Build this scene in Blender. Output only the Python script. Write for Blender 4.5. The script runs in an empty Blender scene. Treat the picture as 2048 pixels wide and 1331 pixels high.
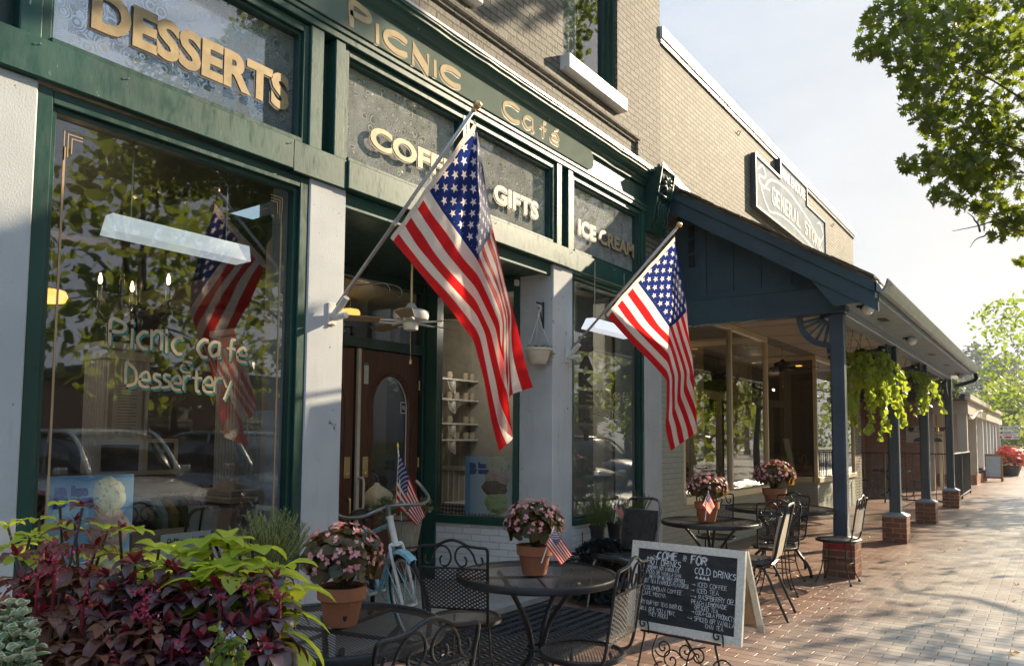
import bpy, math, random
import numpy as np
from mathutils import Vector, Matrix
R=math.radians
random.seed(7); np.random.seed(7)
sc=bpy.context.scene
COL=sc.collection
# ---------------------------------------------------------------- camera
FPX=1490.0
M=((0.80882,-0.03324,-0.58711),(0.58801,0.05834,0.80675),(0.00743,-0.99774,0.06673))
cam=bpy.data.objects.new('camera',bpy.data.cameras.new('camera')); COL.objects.link(cam)
cam.data.sensor_width=36; cam.data.lens=FPX/2048*36
cam.data.shift_y=111.8/2048; cam.data.clip_end=600; cam.data.clip_start=.05
m4=Matrix.Identity(4)
for r in range(3):
    m4[r][0]=M[r][0]; m4[r][1]=-M[r][1]; m4[r][2]=-M[r][2]
m4.translation=(0,0,1.5)
cam.matrix_world=m4; sc.camera=cam
# ---------------------------------------------------------------- sky and sun
SAZ,SEL=R(20),R(26)
w=bpy.data.worlds.new('World'); sc.world=w; w.use_nodes=True
nt=w.node_tree; nt.nodes.clear()
sky=nt.nodes.new('ShaderNodeTexSky'); sky.sky_type='NISHITA'; sky.sun_disc=False
sky.sun_elevation=SEL; sky.sun_rotation=SAZ; sky.air_density=1.0; sky.dust_density=2.0; sky.ozone_density=1.2
bg=nt.nodes.new('ShaderNodeBackground'); bg.inputs[1].default_value=0.145
wo=nt.nodes.new('ShaderNodeOutputWorld')
# thin bright cloud veil over the blue
tc=nt.nodes.new('ShaderNodeTexCoord'); mp_=nt.nodes.new('ShaderNodeMapping'); mp_.inputs['Scale'].default_value=(1.4,1.4,4)
nz_=nt.nodes.new('ShaderNodeTexNoise'); nz_.inputs['Scale'].default_value=1.6; nz_.inputs['Detail'].default_value=7; nz_.inputs['Roughness'].default_value=.55
nt.links.new(tc.outputs['Generated'],mp_.inputs[0]); nt.links.new(mp_.outputs[0],nz_.inputs['Vector'])
mr_=nt.nodes.new('ShaderNodeMapRange'); nt.links.new(nz_.outputs['Fac'],mr_.inputs[0]); mr_.inputs[1].default_value=.35; mr_.inputs[2].default_value=.65; mr_.inputs[3].default_value=.55; mr_.inputs[4].default_value=.95
mn_=nt.nodes.new('ShaderNodeVectorMath'); mn_.operation='MINIMUM'; nt.links.new(sky.outputs[0],mn_.inputs[0]); mn_.inputs[1].default_value=(3.0,3.0,3.0)
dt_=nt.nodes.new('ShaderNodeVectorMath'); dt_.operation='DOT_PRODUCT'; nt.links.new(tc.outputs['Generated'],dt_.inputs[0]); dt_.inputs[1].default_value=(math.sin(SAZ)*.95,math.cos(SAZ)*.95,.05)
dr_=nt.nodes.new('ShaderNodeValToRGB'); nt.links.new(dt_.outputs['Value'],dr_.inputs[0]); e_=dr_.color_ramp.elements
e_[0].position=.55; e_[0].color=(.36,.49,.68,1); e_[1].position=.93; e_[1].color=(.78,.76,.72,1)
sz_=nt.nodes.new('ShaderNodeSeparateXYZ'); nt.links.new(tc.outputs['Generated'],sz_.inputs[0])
zr_=nt.nodes.new('ShaderNodeMapRange'); nt.links.new(sz_.outputs[2],zr_.inputs[0]); zr_.inputs[1].default_value=.55; zr_.inputs[2].default_value=.9; zr_.inputs[3].default_value=3.3; zr_.inputs[4].default_value=8.5  # sky overhead, out of frame, brightened as added fill light
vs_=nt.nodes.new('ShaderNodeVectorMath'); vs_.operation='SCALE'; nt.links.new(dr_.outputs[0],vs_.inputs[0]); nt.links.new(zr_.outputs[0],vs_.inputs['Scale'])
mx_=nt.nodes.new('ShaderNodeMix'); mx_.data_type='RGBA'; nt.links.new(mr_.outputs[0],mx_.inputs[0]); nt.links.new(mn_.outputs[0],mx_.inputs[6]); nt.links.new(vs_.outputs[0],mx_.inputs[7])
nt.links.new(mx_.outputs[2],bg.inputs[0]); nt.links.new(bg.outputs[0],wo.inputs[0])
sl=bpy.data.lights.new('sun','SUN'); sl.energy=4.8; sl.angle=R(.55); sl.color=(1,.83,.60)
so=bpy.data.objects.new('sun',sl); COL.objects.link(so)
sd=Vector((math.sin(SAZ)*math.cos(SEL),math.cos(SAZ)*math.cos(SEL),math.sin(SEL)))
so.rotation_euler=sd.to_track_quat('Z','Y').to_euler(); so.location=(20,60,40)
vs=sc.view_settings; vs.view_transform='Standard'; vs.look='None'; vs.gamma=1; vs.exposure=1.28
sc.cycles.max_bounces=7; sc.cycles.diffuse_bounces=3; sc.cycles.glossy_bounces=3
sc.cycles.transmission_bounces=4; sc.cycles.transparent_max_bounces=24
sc.cycles.caustics_reflective=False; sc.cycles.caustics_refractive=False
sc.cycles.sample_clamp_indirect=6; sc.cycles.use_adaptive_sampling=True; sc.cycles.adaptive_threshold=.02
# ---------------------------------------------------------------- helpers
def ray(u,v):
    a=((u-1024)/FPX,(v-777.3)/FPX,1.0)
    return Vector([sum(M[i][k]*a[k] for k in range(3)) for i in range(3)])
def AX(u,v,x): d=ray(u,v); return Vector((0,0,1.5))+d*(x/d.x)
def AY(u,v,y): d=ray(u,v); return Vector((0,0,1.5))+d*(y/d.y)
def AZ(u,v,z): d=ray(u,v); return Vector((0,0,1.5))+d*((z-1.5)/d.z)
LOC={}
def tag(o,label=None,cat=None,group=None,kind=None):
    if label: o['label']=label
    if cat: o['category']=cat
    if group: o['group']=group
    if kind: o['kind']=kind
    return o
def thing(name,label,cat,loc=(0,0,0),group=None):
    o=bpy.data.objects.new(name,None); COL.objects.link(o); o.location=loc; o.empty_display_size=.1
    LOC[o.name]=Vector(loc); return tag(o,label,cat,group)
def copy_tree(o,parent=None):
    c=o.copy(); COL.objects.link(c); c.parent=parent
    for ch in list(o.children): copy_tree(ch,c)
    return c
def place(o,loc,rz=0,label=None,group=None,scale=None):
    o.location=loc; o.rotation_euler=(0,0,rz)
    if label: o['label']=label
    if group: o['group']=group
    if scale: o.scale=(scale,)*3
    return o
class MB:
    def __init__(s): s.v=[]; s.f=[]; s.m=[]; s.uv=None; s.n=0
    def add(s,vs,fs,mi=0):
        b=s.n; s.v.extend([tuple(p) for p in vs]); s.n+=len(vs)
        for f in fs: s.f.append(tuple(i+b for i in f)); s.m.append(mi)
        return s
    def box(s,x0,x1,y0,y1,z0,z1,mi=0):
        v=[(x,y,z) for x in(x0,x1) for y in(y0,y1) for z in(z0,z1)]
        return s.add(v,[(0,1,3,2),(4,6,7,5),(0,4,5,1),(2,3,7,6),(0,2,6,4),(1,5,7,3)],mi)
    def bbox(s,x0,x1,y0,y1,z0,z1,b=.006,mi=0):
        # chamfered box
        xs=(x0,x1); ys=(y0,y1); zs=(z0,z1); V=[]; idx={}
        for i in(0,1):
            for j in(0,1):
                for k in(0,1):
                    sx=1 if i==0 else -1; sy=1 if j==0 else -1; sz=1 if k==0 else -1
                    for a,off in enumerate(((0,b*sy,b*sz),(b*sx,0,b*sz),(b*sx,b*sy,0))):
                        idx[(i,j,k,a)]=len(V); V.append((xs[i]+off[0],ys[j]+off[1],zs[k]+off[2]))
        F=[]
        g=lambda i,j,k,a: idx[(i,j,k,a)]
        F.append((g(0,0,0,0),g(0,0,1,0),g(0,1,1,0),g(0,1,0,0))); F.append((g(1,0,0,0),g(1,1,0,0),g(1,1,1,0),g(1,0,1,0)))
        F.append((g(0,0,0,1),g(1,0,0,1),g(1,0,1,1),g(0,0,1,1))); F.append((g(0,1,0,1),g(0,1,1,1),g(1,1,1,1),g(1,1,0,1)))
        F.append((g(0,0,0,2),g(0,1,0,2),g(1,1,0,2),g(1,0,0,2))); F.append((g(0,0,1,2),g(1,0,1,2),g(1,1,1,2),g(0,1,1,2)))
        for i in(0,1):
            for j in(0,1): F.append((g(i,j,0,0),g(i,j,1,0),g(i,j,1,1),g(i,j,0,1)))
            for k in(0,1): F.append((g(i,0,k,0),g(i,1,k,0),g(i,1,k,2),g(i,0,k,2)))
        for j in(0,1):
            for k in(0,1): F.append((g(0,j,k,1),g(1,j,k,1),g(1,j,k,2),g(0,j,k,2)))
        for i in(0,1):
            for j in(0,1):
                for k in(0,1): F.append((g(i,j,k,0),g(i,j,k,1),g(i,j,k,2)))
        return s.add(V,F,mi)
    def quad(s,a,b,c,d,mi=0): return s.add([a,b,c,d],[(0,1,2,3)],mi)
    def slab(s,pts,nrm,t,mi=0):
        # polygon pts (3D) thickened by t along nrm
        n=Vector(nrm)*t; k=len(pts); A=[Vector(p) for p in pts]; B=[p+n for p in A]
        F=[tuple(range(k)),tuple(range(2*k-1,k-1,-1))]+[(i,(i+1)%k+0,(i+1)%k+k,i+k) for i in range(k)]
        return s.add(A+B,F,mi)
    def tube(s,path,r,n=8,mi=0,cap=True,closed=False):
        P=[Vector(p) for p in path]; k=len(P); V=[]
        rs=r if isinstance(r,(list,tuple)) else [r]*k
        prev=None
        for i in range(k):
            if closed: t=P[(i+1)%k]-P[i-1]
            else: t=P[min(i+1,k-1)]-P[max(i-1,0)]
            if t.length<1e-9: t=Vector((0,0,1))
            t.normalize()
            if prev is None:
                a=Vector((0,0,1)) if abs(t.z)<.9 else Vector((1,0,0))
                u=t.cross(a).normalized()
            else:
                u=prev-t*prev.dot(t)
                if u.length<1e-6: u=t.orthogonal()
                u.normalize()
            prev=u; w_=t.cross(u)
            for j in range(n):
                an=2*math.pi*j/n; V.append(P[i]+(u*math.cos(an)+w_*math.sin(an))*rs[i])
        F=[]
        for i in range(k if closed else k-1):
            a=i*n; b=((i+1)%k)*n
            for j in range(n): F.append((a+j,a+(j+1)%n,b+(j+1)%n,b+j))
        if cap and not closed: F.append(tuple(range(n-1,-1,-1))); F.append(tuple((k-1)*n+j for j in range(n)))
        return s.add(V,F,mi)
    def lathe(s,prof,c=(0,0,0),n=24,mi=0,sx=1,sy=1):
        V=[];F=[]; cl_=prof[0]==prof[-1]
        for (r,z) in prof:
            for j in range(n):
                a=2*math.pi*j/n; V.append((c[0]+r*math.cos(a)*sx,c[1]+r*math.sin(a)*sy,c[2]+z))
        for i in range(len(prof)-1):
            for j in range(n): F.append((i*n+j,i*n+(j+1)%n,(i+1)*n+(j+1)%n,(i+1)*n+j))
        if prof[0][0]>1e-4 and not cl_: F.append(tuple(range(n-1,-1,-1)))
        if prof[-1][0]>1e-4 and not cl_: F.append(tuple((len(prof)-1)*n+j for j in range(n)))
        return s.add(V,F,mi)
    def xf(s,mat,start=0):
        for i in range(start,s.n): s.v[i]=tuple(mat@Vector(s.v[i]))
        return s
    def build(s,name,mats,parent=None,smooth=False,world=True,auto=None):
        me=bpy.data.meshes.new(name)
        off=Vector((0,0,0))
        if parent is not None and world:
            p=parent
            while p is not None: off+=LOC.get(p.name,Vector((0,0,0))); p=p.parent
        if off.length>0: vv=[(a-off.x,b-off.y,c-off.z) for a,b,c in s.v]
        else: vv=s.v
        me.from_pydata(vv,[],s.f)
        if not isinstance(mats,(list,tuple)): mats=[mats]
        for m_ in mats: me.materials.append(m_)
        if len(mats)>1: me.polygons.foreach_set('material_index',s.m)
        if s.uv is not None:
            l=me.uv_layers.new(name='UVMap'); 
            for lp in me.loops: l.data[lp.index].uv=s.uv[lp.vertex_index]
        if smooth: me.polygons.foreach_set('use_smooth',[True]*len(me.polygons))
        me.update(); 
        if smooth and auto:
            try: me.set_sharp_from_angle(angle=R(auto))
            except Exception: pass
        o=bpy.data.objects.new(name,me); COL.objects.link(o)
        if parent is not None: o.parent=parent
        return o
def spline(pts,k=6,closed=False):
    P=[Vector(p) for p in pts]; n=len(P); out=[]
    rng=range(n if closed else n-1)
    for i in rng:
        p0=P[i-1] if (i>0 or closed) else P[i]*2-P[i+1]
        p1=P[i]; p2=P[(i+1)%n]; p3=P[(i+2)%n] if (closed or i+2<n) else P[i+1]*2-P[i]
        for j in range(k):
            t=j/k; out.append(.5*((2*p1)+(p2-p0)*t+(2*p0-5*p1+4*p2-p3)*t*t+(-p0+3*p1-3*p2+p3)*t**3))
    if not closed: out.append(P[-1])
    return out
# ---------------------------------------------------------------- materials
class NT:
    def __init__(s,name):
        s.mat=bpy.data.materials.new(name); s.mat.use_nodes=True; s.t=s.mat.node_tree; s.t.nodes.clear()
        s.out=s.t.nodes.new('ShaderNodeOutputMaterial')
    def n(s,ty,**kw):
        x=s.t.nodes.new('ShaderNode'+ty)
        for k,v in kw.items(): setattr(x,k,v)
        return x
    def l(s,a,b): s.t.links.new(a,b)
    def setin(s,nd,i,v):
        if hasattr(v,'is_linked') or isinstance(v,bpy.types.NodeSocket): s.l(v,nd.inputs[i])
        else:
            if isinstance(v,(tuple,list)) and len(v)==3 and nd.inputs[i].type=='RGBA': v=(*v,1)
            nd.inputs[i].default_value=v
    def math(s,op,a,b=None,c=None,clamp=False):
        x=s.n('Math',operation=op,use_clamp=clamp); s.setin(x,0,a)
        if b is not None: s.setin(x,1,b)
        if c is not None: s.setin(x,2,c)
        return x.outputs[0]
    def pos(s,scale=(1,1,1)):
        g=s.n('NewGeometry'); mp=s.n('Mapping'); s.l(g.outputs['Position'],mp.inputs[0]); mp.inputs['Scale'].default_value=scale
        return mp.outputs[0]
    def obj(s,scale=(1,1,1)):
        g=s.n('TexCoord'); mp=s.n('Mapping'); s.l(g.outputs['Object'],mp.inputs[0]); mp.inputs['Scale'].default_value=scale
        return mp.outputs[0]
    def noise(s,vec,scale,detail=4,rough=.55):
        x=s.n('TexNoise'); s.l(vec,x.inputs['Vector']); x.inputs['Scale'].default_value=scale
        x.inputs['Detail'].default_value=detail; x.inputs['Roughness'].default_value=rough; return x.outputs['Fac']
    def ramp(s,fac,stops):
        x=s.n('ValToRGB'); s.l(fac,x.inputs[0]); el=x.color_ramp.elements
        while len(el)<len(stops): el.new(.5)
        for e,(p,c) in zip(el,stops): e.position=p; e.color=(*c,1) if len(c)==3 else c
        return x.outputs[0]
    def mix(s,fac,a,b,mode='MIX'):
        x=s.n('Mix',data_type='RGBA',blend_type=mode); s.setin(x,0,fac)
        for i,v in((6,a),(7,b)):
            if isinstance(v,(tuple,list)): x.inputs[i].default_value=(*v,1) if len(v)==3 else v
            else: s.l(v,x.inputs[i])
        return x.outputs[2]
    def mapr(s,v,a,b,c,d):
        x=s.n('MapRange'); s.l(v,x.inputs[0])
        for i,k in enumerate((a,b,c,d)): x.inputs[i+1].default_value=k
        return x.outputs[0]
    def pbr(s,color,rough=.6,metal=0,bump=None,bstr=.3,bdist=.01,spec=.5,coat=0,alpha=None,emis=None):
        p=s.n('BsdfPrincipled')
        if isinstance(color,(tuple,list)): p.inputs['Base Color'].default_value=(*color,1) if len(color)==3 else color
        else: s.l(color,p.inputs['Base Color'])
        s.setin(p,'Roughness',rough); p.inputs['Metallic'].default_value=metal
        p.inputs['Specular IOR Level'].default_value=spec; p.inputs['Coat Weight'].default_value=coat
        if bump is not None:
            b=s.n('Bump'); b.inputs['Strength'].default_value=bstr; b.inputs['Distance'].default_value=bdist
            s.l(bump,b.inputs['Height']); s.l(b.outputs[0],p.inputs['Normal'])
        if alpha is not None: s.setin(p,'Alpha',alpha)
        if emis: p.inputs['Emission Color'].default_value=(*emis[0],1); p.inputs['Emission Strength'].default_value=emis[1]
        s.l(p.outputs[0],s.out.inputs[0]); s.p=p; return s.mat
def simple(name,c,rough=.5,metal=0,var=.18,scale=6,bump=.15,bscale=60,bdist=.004,spec=.5,coat=0,objc=False):
    t=NT(name); v=t.obj() if objc else t.pos()
    nz=t.noise(v,scale,5); lo=tuple(x*(1-var) for x in c); hi=tuple(min(1,x*(1+var)) for x in c)
    col=t.ramp(nz,[(.25,lo),(.75,hi)])
    rg=t.mapr(t.noise(v,scale*2.3,3),.2,.8,max(.05,rough-.1),min(1,rough+.12))
    return t.pbr(col,rg,metal,t.noise(v,bscale,3) if bump else None,bump,bdist,spec,coat)
def emit(name,c,s_):
    t=NT(name); e=t.n('Emission'); e.inputs[0].default_value=(*c,1); e.inputs[1].default_value=s_; t.l(e.outputs[0],t.out.inputs[0]); return t.mat
def wall_uv(t):
    g=t.n('NewGeometry'); sp=t.n('SeparateXYZ'); t.l(g.outputs['Position'],sp.inputs[0])
    sn=t.n('SeparateXYZ'); t.l(g.outputs['True Normal'],sn.inputs[0])
    k=t.math('GREATER_THAN',t.math('ABSOLUTE',sn.outputs[1]),.7)
    mx=t.n('Mix',data_type='FLOAT'); t.l(k,mx.inputs[0]); t.l(sp.outputs[1],mx.inputs[2]); t.l(sp.outputs[0],mx.inputs[3])
    cb=t.n('CombineXYZ'); t.l(mx.outputs[0],cb.inputs[0]); t.l(sp.outputs[2],cb.inputs[1]); return cb.outputs[0],g.outputs['Position']
def brick(name,c1,c2,mortar,bw=.2,bh=.0675,ms=.011,bstr=.7,rough=.75,dirt=.25,spec=.3,bias=0.,warp=.004,drip=None):
    t=NT(name); uv,pos=wall_uv(t)
    if warp:
        nz=t.n('TexNoise'); t.l(pos,nz.inputs['Vector']); nz.inputs['Scale'].default_value=9
        vm=t.n('VectorMath',operation='MULTIPLY_ADD'); t.l(nz.outputs['Color'],vm.inputs[0]); vm.inputs[1].default_value=(warp,warp,0); t.l(uv,vm.inputs[2]); uv=vm.outputs[0]
    b=t.n('TexBrick'); t.l(uv,b.inputs['Vector']); b.inputs['Scale'].default_value=1
    b.inputs['Brick Width'].default_value=bw; b.inputs['Row Height'].default_value=bh; b.inputs['Mortar Size'].default_value=ms/2
    b.inputs['Mortar Smooth'].default_value=.35; b.inputs['Bias'].default_value=bias
    b.inputs['Color1'].default_value=(*c1,1); b.inputs['Color2'].default_value=(*c2,1); b.inputs['Mortar'].default_value=(*mortar,1)
    big=t.noise(pos,1.3,5); fine=t.noise(pos,38,4)
    col=t.mix(t.mapr(big,.35,.75,0,dirt),b.outputs['Color'],tuple(x*.55 for x in c1),'MIX')
    col=t.mix(t.mapr(fine,.3,.7,0,.22),col,tuple(min(1,x*1.25) for x in c2),'MIX')
    h=t.math('SUBTRACT',t.math('MULTIPLY',fine,.35),b.outputs['Fac'])
    return t.pbr(col,rough,0,h,bstr,.012,spec)
def glass(name,tint=(.93,.96,.95),f0=.075,rough=0.0):
    t=NT(name); g=t.n('NewGeometry'); d=t.n('VectorMath',operation='DOT_PRODUCT'); t.l(g.outputs['Normal'],d.inputs[0]); t.l(g.outputs['Incoming'],d.inputs[1])
    c=t.math('ABSOLUTE',d.outputs['Value']); fr=t.math('POWER',t.math('SUBTRACT',1.0,c,clamp=True),4.2)
    fac=t.math('MULTIPLY_ADD',fr,.92,f0,clamp=True)
    tr=t.n('BsdfTransparent'); tr.inputs[0].default_value=(*tint,1); gl=t.n('BsdfGlossy'); gl.inputs['Roughness'].default_value=rough
    mx=t.n('MixShader'); t.l(fac,mx.inputs[0]); t.l(tr.outputs[0],mx.inputs[1]); t.l(gl.outputs[0],mx.inputs[2]); t.l(mx.outputs[0],t.out.inputs[0]); return t.mat
def leafmat(name,c,c2,trans=.45,rough=.45,tcol=None,vein=0.,spec=.4):
    t=NT(name); g=t.n('NewGeometry')
    rnd=g.outputs['Random Per Island']; nz=t.noise(t.pos(),3.0,2)
    f=t.math('ADD',t.math('MULTIPLY',rnd,.7),t.math('MULTIPLY',nz,.3))
    col=t.ramp(f,[(.15,c),(.8,c2)])
    p=t.n('BsdfPrincipled'); t.l(col,p.inputs['Base Color']); p.inputs['Roughness'].default_value=rough; p.inputs['Specular IOR Level'].default_value=spec
    tl=t.n('BsdfTranslucent')
    if tcol: tl.inputs[0].default_value=(*tcol,1)
    else: t.l(t.mix(.75,col,tuple(min(1,x*2.2) for x in c2),'MIX'),tl.inputs[0])
    mx=t.n('MixShader'); mx.inputs[0].default_value=trans; t.l(p.outputs[0],mx.inputs[1]); t.l(tl.outputs[0],mx.inputs[2]); t.l(mx.outputs[0],t.out.inputs[0]); return t.mat
def wood(name,c,c2,scale=(6,6,.6),rough=.6,objc=False,bstr=.3):
    t=NT(name); v=t.obj(scale) if objc else t.pos(scale)
    nz=t.noise(v,6,6,.65); col=t.ramp(nz,[(.3,c),(.7,c2)])
    return t.pbr(col,rough,0,nz,bstr,.006)
def peeling(name,c,under,amt=.62,rough=.42):
    t=NT(name); v=t.pos((3.5,3.5,1.2)); nz=t.noise(v,5,6,.7); big=t.noise(t.pos(),1.6,3)
    k=t.math('ADD',t.math('MULTIPLY',nz,.75),t.math('MULTIPLY',big,.25))
    base=t.ramp(t.noise(t.pos(),2.5,5),[(.3,tuple(x*.75 for x in c)),(.75,tuple(x*1.35 for x in c))])
    msk=t.ramp(k,[(amt,(0,0,0)),(amt+.03,(1,1,1))])
    col=t.mix(msk,base,under)
    h=t.math('ADD',t.noise(t.pos((9,9,3)),7,5,.7),t.math('MULTIPLY',nz,.4))
    return t.pbr(col,t.mapr(nz,.3,.7,rough-.1,rough+.2),0,h,.13,.006)
MT={}
MT['green']=peeling('green_paint',(.008,.050,.036),(.30,.33,.27),.73,.36)
MT['green_worn']=peeling('worn_green_paint',(.011,.064,.048),(.36,.39,.32),.635,.40)
MT['green_dark']=simple('dark_green_paint',(.008,.036,.026),.35)
def stucco_():
    t=NT('white_stucco'); col=t.ramp(t.noise(t.pos(),2.2,5),[(.25,(.44,.46,.465)),(.75,(.57,.585,.58))])
    streak=t.noise(t.pos((14,14,.9)),1.6,5,.65); col=t.mix(t.mapr(streak,.56,.74,0,.45),col,(.33,.31,.27))
    chip=t.noise(t.pos((1,1,1)),13,6,.75); ck=t.ramp(chip,[(.655,(0,0,0)),(.67,(1,1,1))]); col=t.mix(ck,col,(.20,.17,.145))
    h=t.math('SUBTRACT',t.noise(t.pos(),110,3),t.math('MULTIPLY',ck,1.2)); return t.pbr(col,.78,0,h,.35,.005,.3)
MT['stucco']=stucco_()
MT['tanbrick']=brick('painted_tan_brick',(.165,.147,.115),(.25,.225,.178),(.07,.06,.045),bstr=1.8,ms=.015,dirt=.5,warp=.02)
MT['storebrick']=brick('painted_cream_brick',(.20,.18,.135),(.295,.27,.208),(.06,.05,.036),bstr=1.3,ms=.013,dirt=.35,warp=.003)
MT['whitebrick']=brick('painted_white_brick',(.62,.63,.62),(.68,.69,.67),(.50,.50,.48),bstr=.9,dirt=.2,warp=.006)
MT['greybrick']=brick('painted_grey_green_brick',(.36,.38,.31),(.40,.42,.34),(.28,.29,.24),bstr=.6,dirt=.15)
MT['redbrick']=brick('red_brick',(.26,.10,.06),(.40,.17,.10),(.42,.36,.29),ms=.014,bstr=.7,dirt=.3)
MT['pedbrick']=brick('pedestal_brick',(.13,.05,.03),(.27,.11,.06),(.36,.29,.22),bw=.21,bh=.075,ms=.016,bstr=.8,dirt=.35)
MT['blue']=peeling('slate_blue_paint',(.031,.060,.074),(.10,.13,.15),.69,.5)
MT['bluepost']=peeling('post_blue_paint',(.030,.052,.072),(.17,.20,.22),.68,.40)
MT['bluelight']=simple('light_blue_grey_paint',(.25,.30,.33),.45,0,.12,2.5,.2,40)
MT['cream']=simple('cream_window_paint',(.62,.53,.32),.45,0,.1,5,.1)
MT['creamwall']=simple('cream_wall_paint',(.52,.46,.36),.6,0,.1,2,.2)
MT['porchceil']=simple('porch_ceiling_paint',(.42,.38,.30),.6,0,.1,2,.15)
MT['metalroof']=simple('grey_gutter_metal',(.20,.22,.22),.35,.4,.15,2,.1)
MT['whitemetal']=simple('white_coping_metal',(.72,.72,.70),.35,.1,.08,2,.1)
MT['shingle']=wood('weathered_shingle',(.10,.075,.05),(.27,.21,.14),(2,14,2),.85)
MT['black']=simple('black_iron',(.018,.018,.019),.42,.3,.3,20,.35,160,.002,.5)
MT['blackplastic']=simple('black_plastic',(.012,.012,.012),.5)
MT['doorwood']=wood('stained_door_wood',(.050,.016,.007),(.125,.045,.018),(7,7,.7),.35)
MT['terracotta']=peeling('terracotta',(.36,.13,.06),(.46,.30,.21),.60,.75)
MT['gold']=simple('brushed_gold_paint',(.36,.26,.13),.5,.15,.25,14,.1)
MT['goldlight']=simple('pale_gold_paint',(.50,.38,.22),.5,.05,.12,9,.1)
MT['goldline']=simple('gold_pinstripe',(.48,.32,.18),.45,.2,.1)
MT['letterblack']=simple('black_letter_paint',(.015,.015,.015),.5)
MT['lettercream']=simple('cream_letter_paint',(.78,.68,.48),.5,0,.08)
MT['lettersand']=simple('sand_letter_paint',(.72,.52,.30),.5,0,.08)
MT['letterteal']=simple('teal_letter_paint',(.02,.17,.15),.5)
MT['signboard']=simple('faded_sign_board',(.16,.20,.165),.9,0,.12,3,.1,spec=.08)
MT['glass']=glass('window_glass',(.72,.75,.74),.19,.018)
MT['glasshi']=glass('upper_window_glass',(.68,.71,.74),.24)
MT['transomglass']=glass('transom_glass',(.90,.91,.90),.12); MT['storeglass']=glass('store_window_glass',(.78,.78,.74),.15)
MT['white']=simple('white_paint',(.75,.75,.73),.45,0,.06)
MT['interiorwhite']=simple('interior_white_paint',(.58,.58,.55),.5,0,.06)
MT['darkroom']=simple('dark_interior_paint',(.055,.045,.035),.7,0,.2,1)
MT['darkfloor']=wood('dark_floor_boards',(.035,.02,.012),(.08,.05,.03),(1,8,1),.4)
MT['brass']=simple('brass',(.65,.48,.22),.3,.9,.1)
MT['pewter']=simple('pewter',(.40,.38,.34),.3,.9,.1)
MT['poleal']=simple('dull_aluminium_pole',(.46,.44,.42),.4,.5,.1)
MT['bracketwhite']=simple('off_white_bracket',(.62,.60,.54),.45)
MT['bulb']=emit('lit_bulb',(1,.62,.25),8)
MT['warmlamp']=emit('lit_warm_lamp',(1,.42,.09),1.3)
MT['bark']=simple('tree_bark',(.085,.065,.05),.9,0,.4,8,.9,25,.03)
MT['soil']=simple('potting_soil',(.02,.014,.01),.95)
_t=NT('white_light_housing'); MT['lightbox']=_t.pbr((.8,.82,.84),.5,emis=((.85,.93,1.0),.28))  # faint glow added to whiten the housing
MT['checker']=None
# ---------------------------------------------------------------- more materials
def lace():
    t=NT('lace_curtain'); v=t.pos((0,1,1)); vo=t.n('TexVoronoi',feature='DISTANCE_TO_EDGE'); t.l(v,vo.inputs['Vector']); vo.inputs['Scale'].default_value=22
    vf=t.n('TexVoronoi',feature='F1'); t.l(v,vf.inputs['Vector']); vf.inputs['Scale'].default_value=13
    rings=t.math('SINE',t.math('MULTIPLY',vf.outputs['Distance'],48)); nz=t.noise(v,70,3,.7); big=t.noise(v,9,3)
    a=t.math('ADD',t.math('MULTIPLY',rings,.16),t.math('MULTIPLY',nz,.40)); a=t.math('ADD',a,t.math('MULTIPLY',big,.62))
    m=t.mapr(a,.44,.58,.42,1.0)
    d=t.n('BsdfDiffuse'); d.inputs[0].default_value=(.86,.85,.80,1); tl=t.n('BsdfTranslucent'); tl.inputs[0].default_value=(.7,.66,.58,1)
    m0=t.n('MixShader'); m0.inputs[0].default_value=.25; t.l(d.outputs[0],m0.inputs[1]); t.l(tl.outputs[0],m0.inputs[2])
    tr=t.n('BsdfTransparent'); mx=t.n('MixShader'); t.l(m,mx.inputs[0]); t.l(tr.outputs[0],mx.inputs[1]); t.l(m0.outputs[0],mx.inputs[2]); t.l(mx.outputs[0],t.out.inputs[0]); return t.mat
MT['lace']=lace()
def checker(name,a,b,s_):
    t=NT(name); v=t.obj(); c1=t.n('TexChecker'); sp=t.n('SeparateXYZ'); t.l(v,sp.inputs[0])
    def tri(o): return t.math('GREATER_THAN',t.math('FRACT',t.math('MULTIPLY',o,1/s_)),.5)
    q=t.math('ADD',tri(sp.outputs[0]),tri(t.math('ADD',sp.outputs[1],t.math('MULTIPLY',sp.outputs[2],1.0))))
    col=t.ramp(t.math('MULTIPLY',q,.5),[(.2,a),(.5,tuple((x+y)/2*.8 for x,y in zip(a,b))),(.8,b)])
    col_n=t.t.nodes[-1]; col_n.color_ramp.interpolation='CONSTANT'
    return t.pbr(col,.8)
MT['checker']=checker('checked_tablecloth',(.75,.75,.72),(.02,.02,.02),.05)
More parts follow.
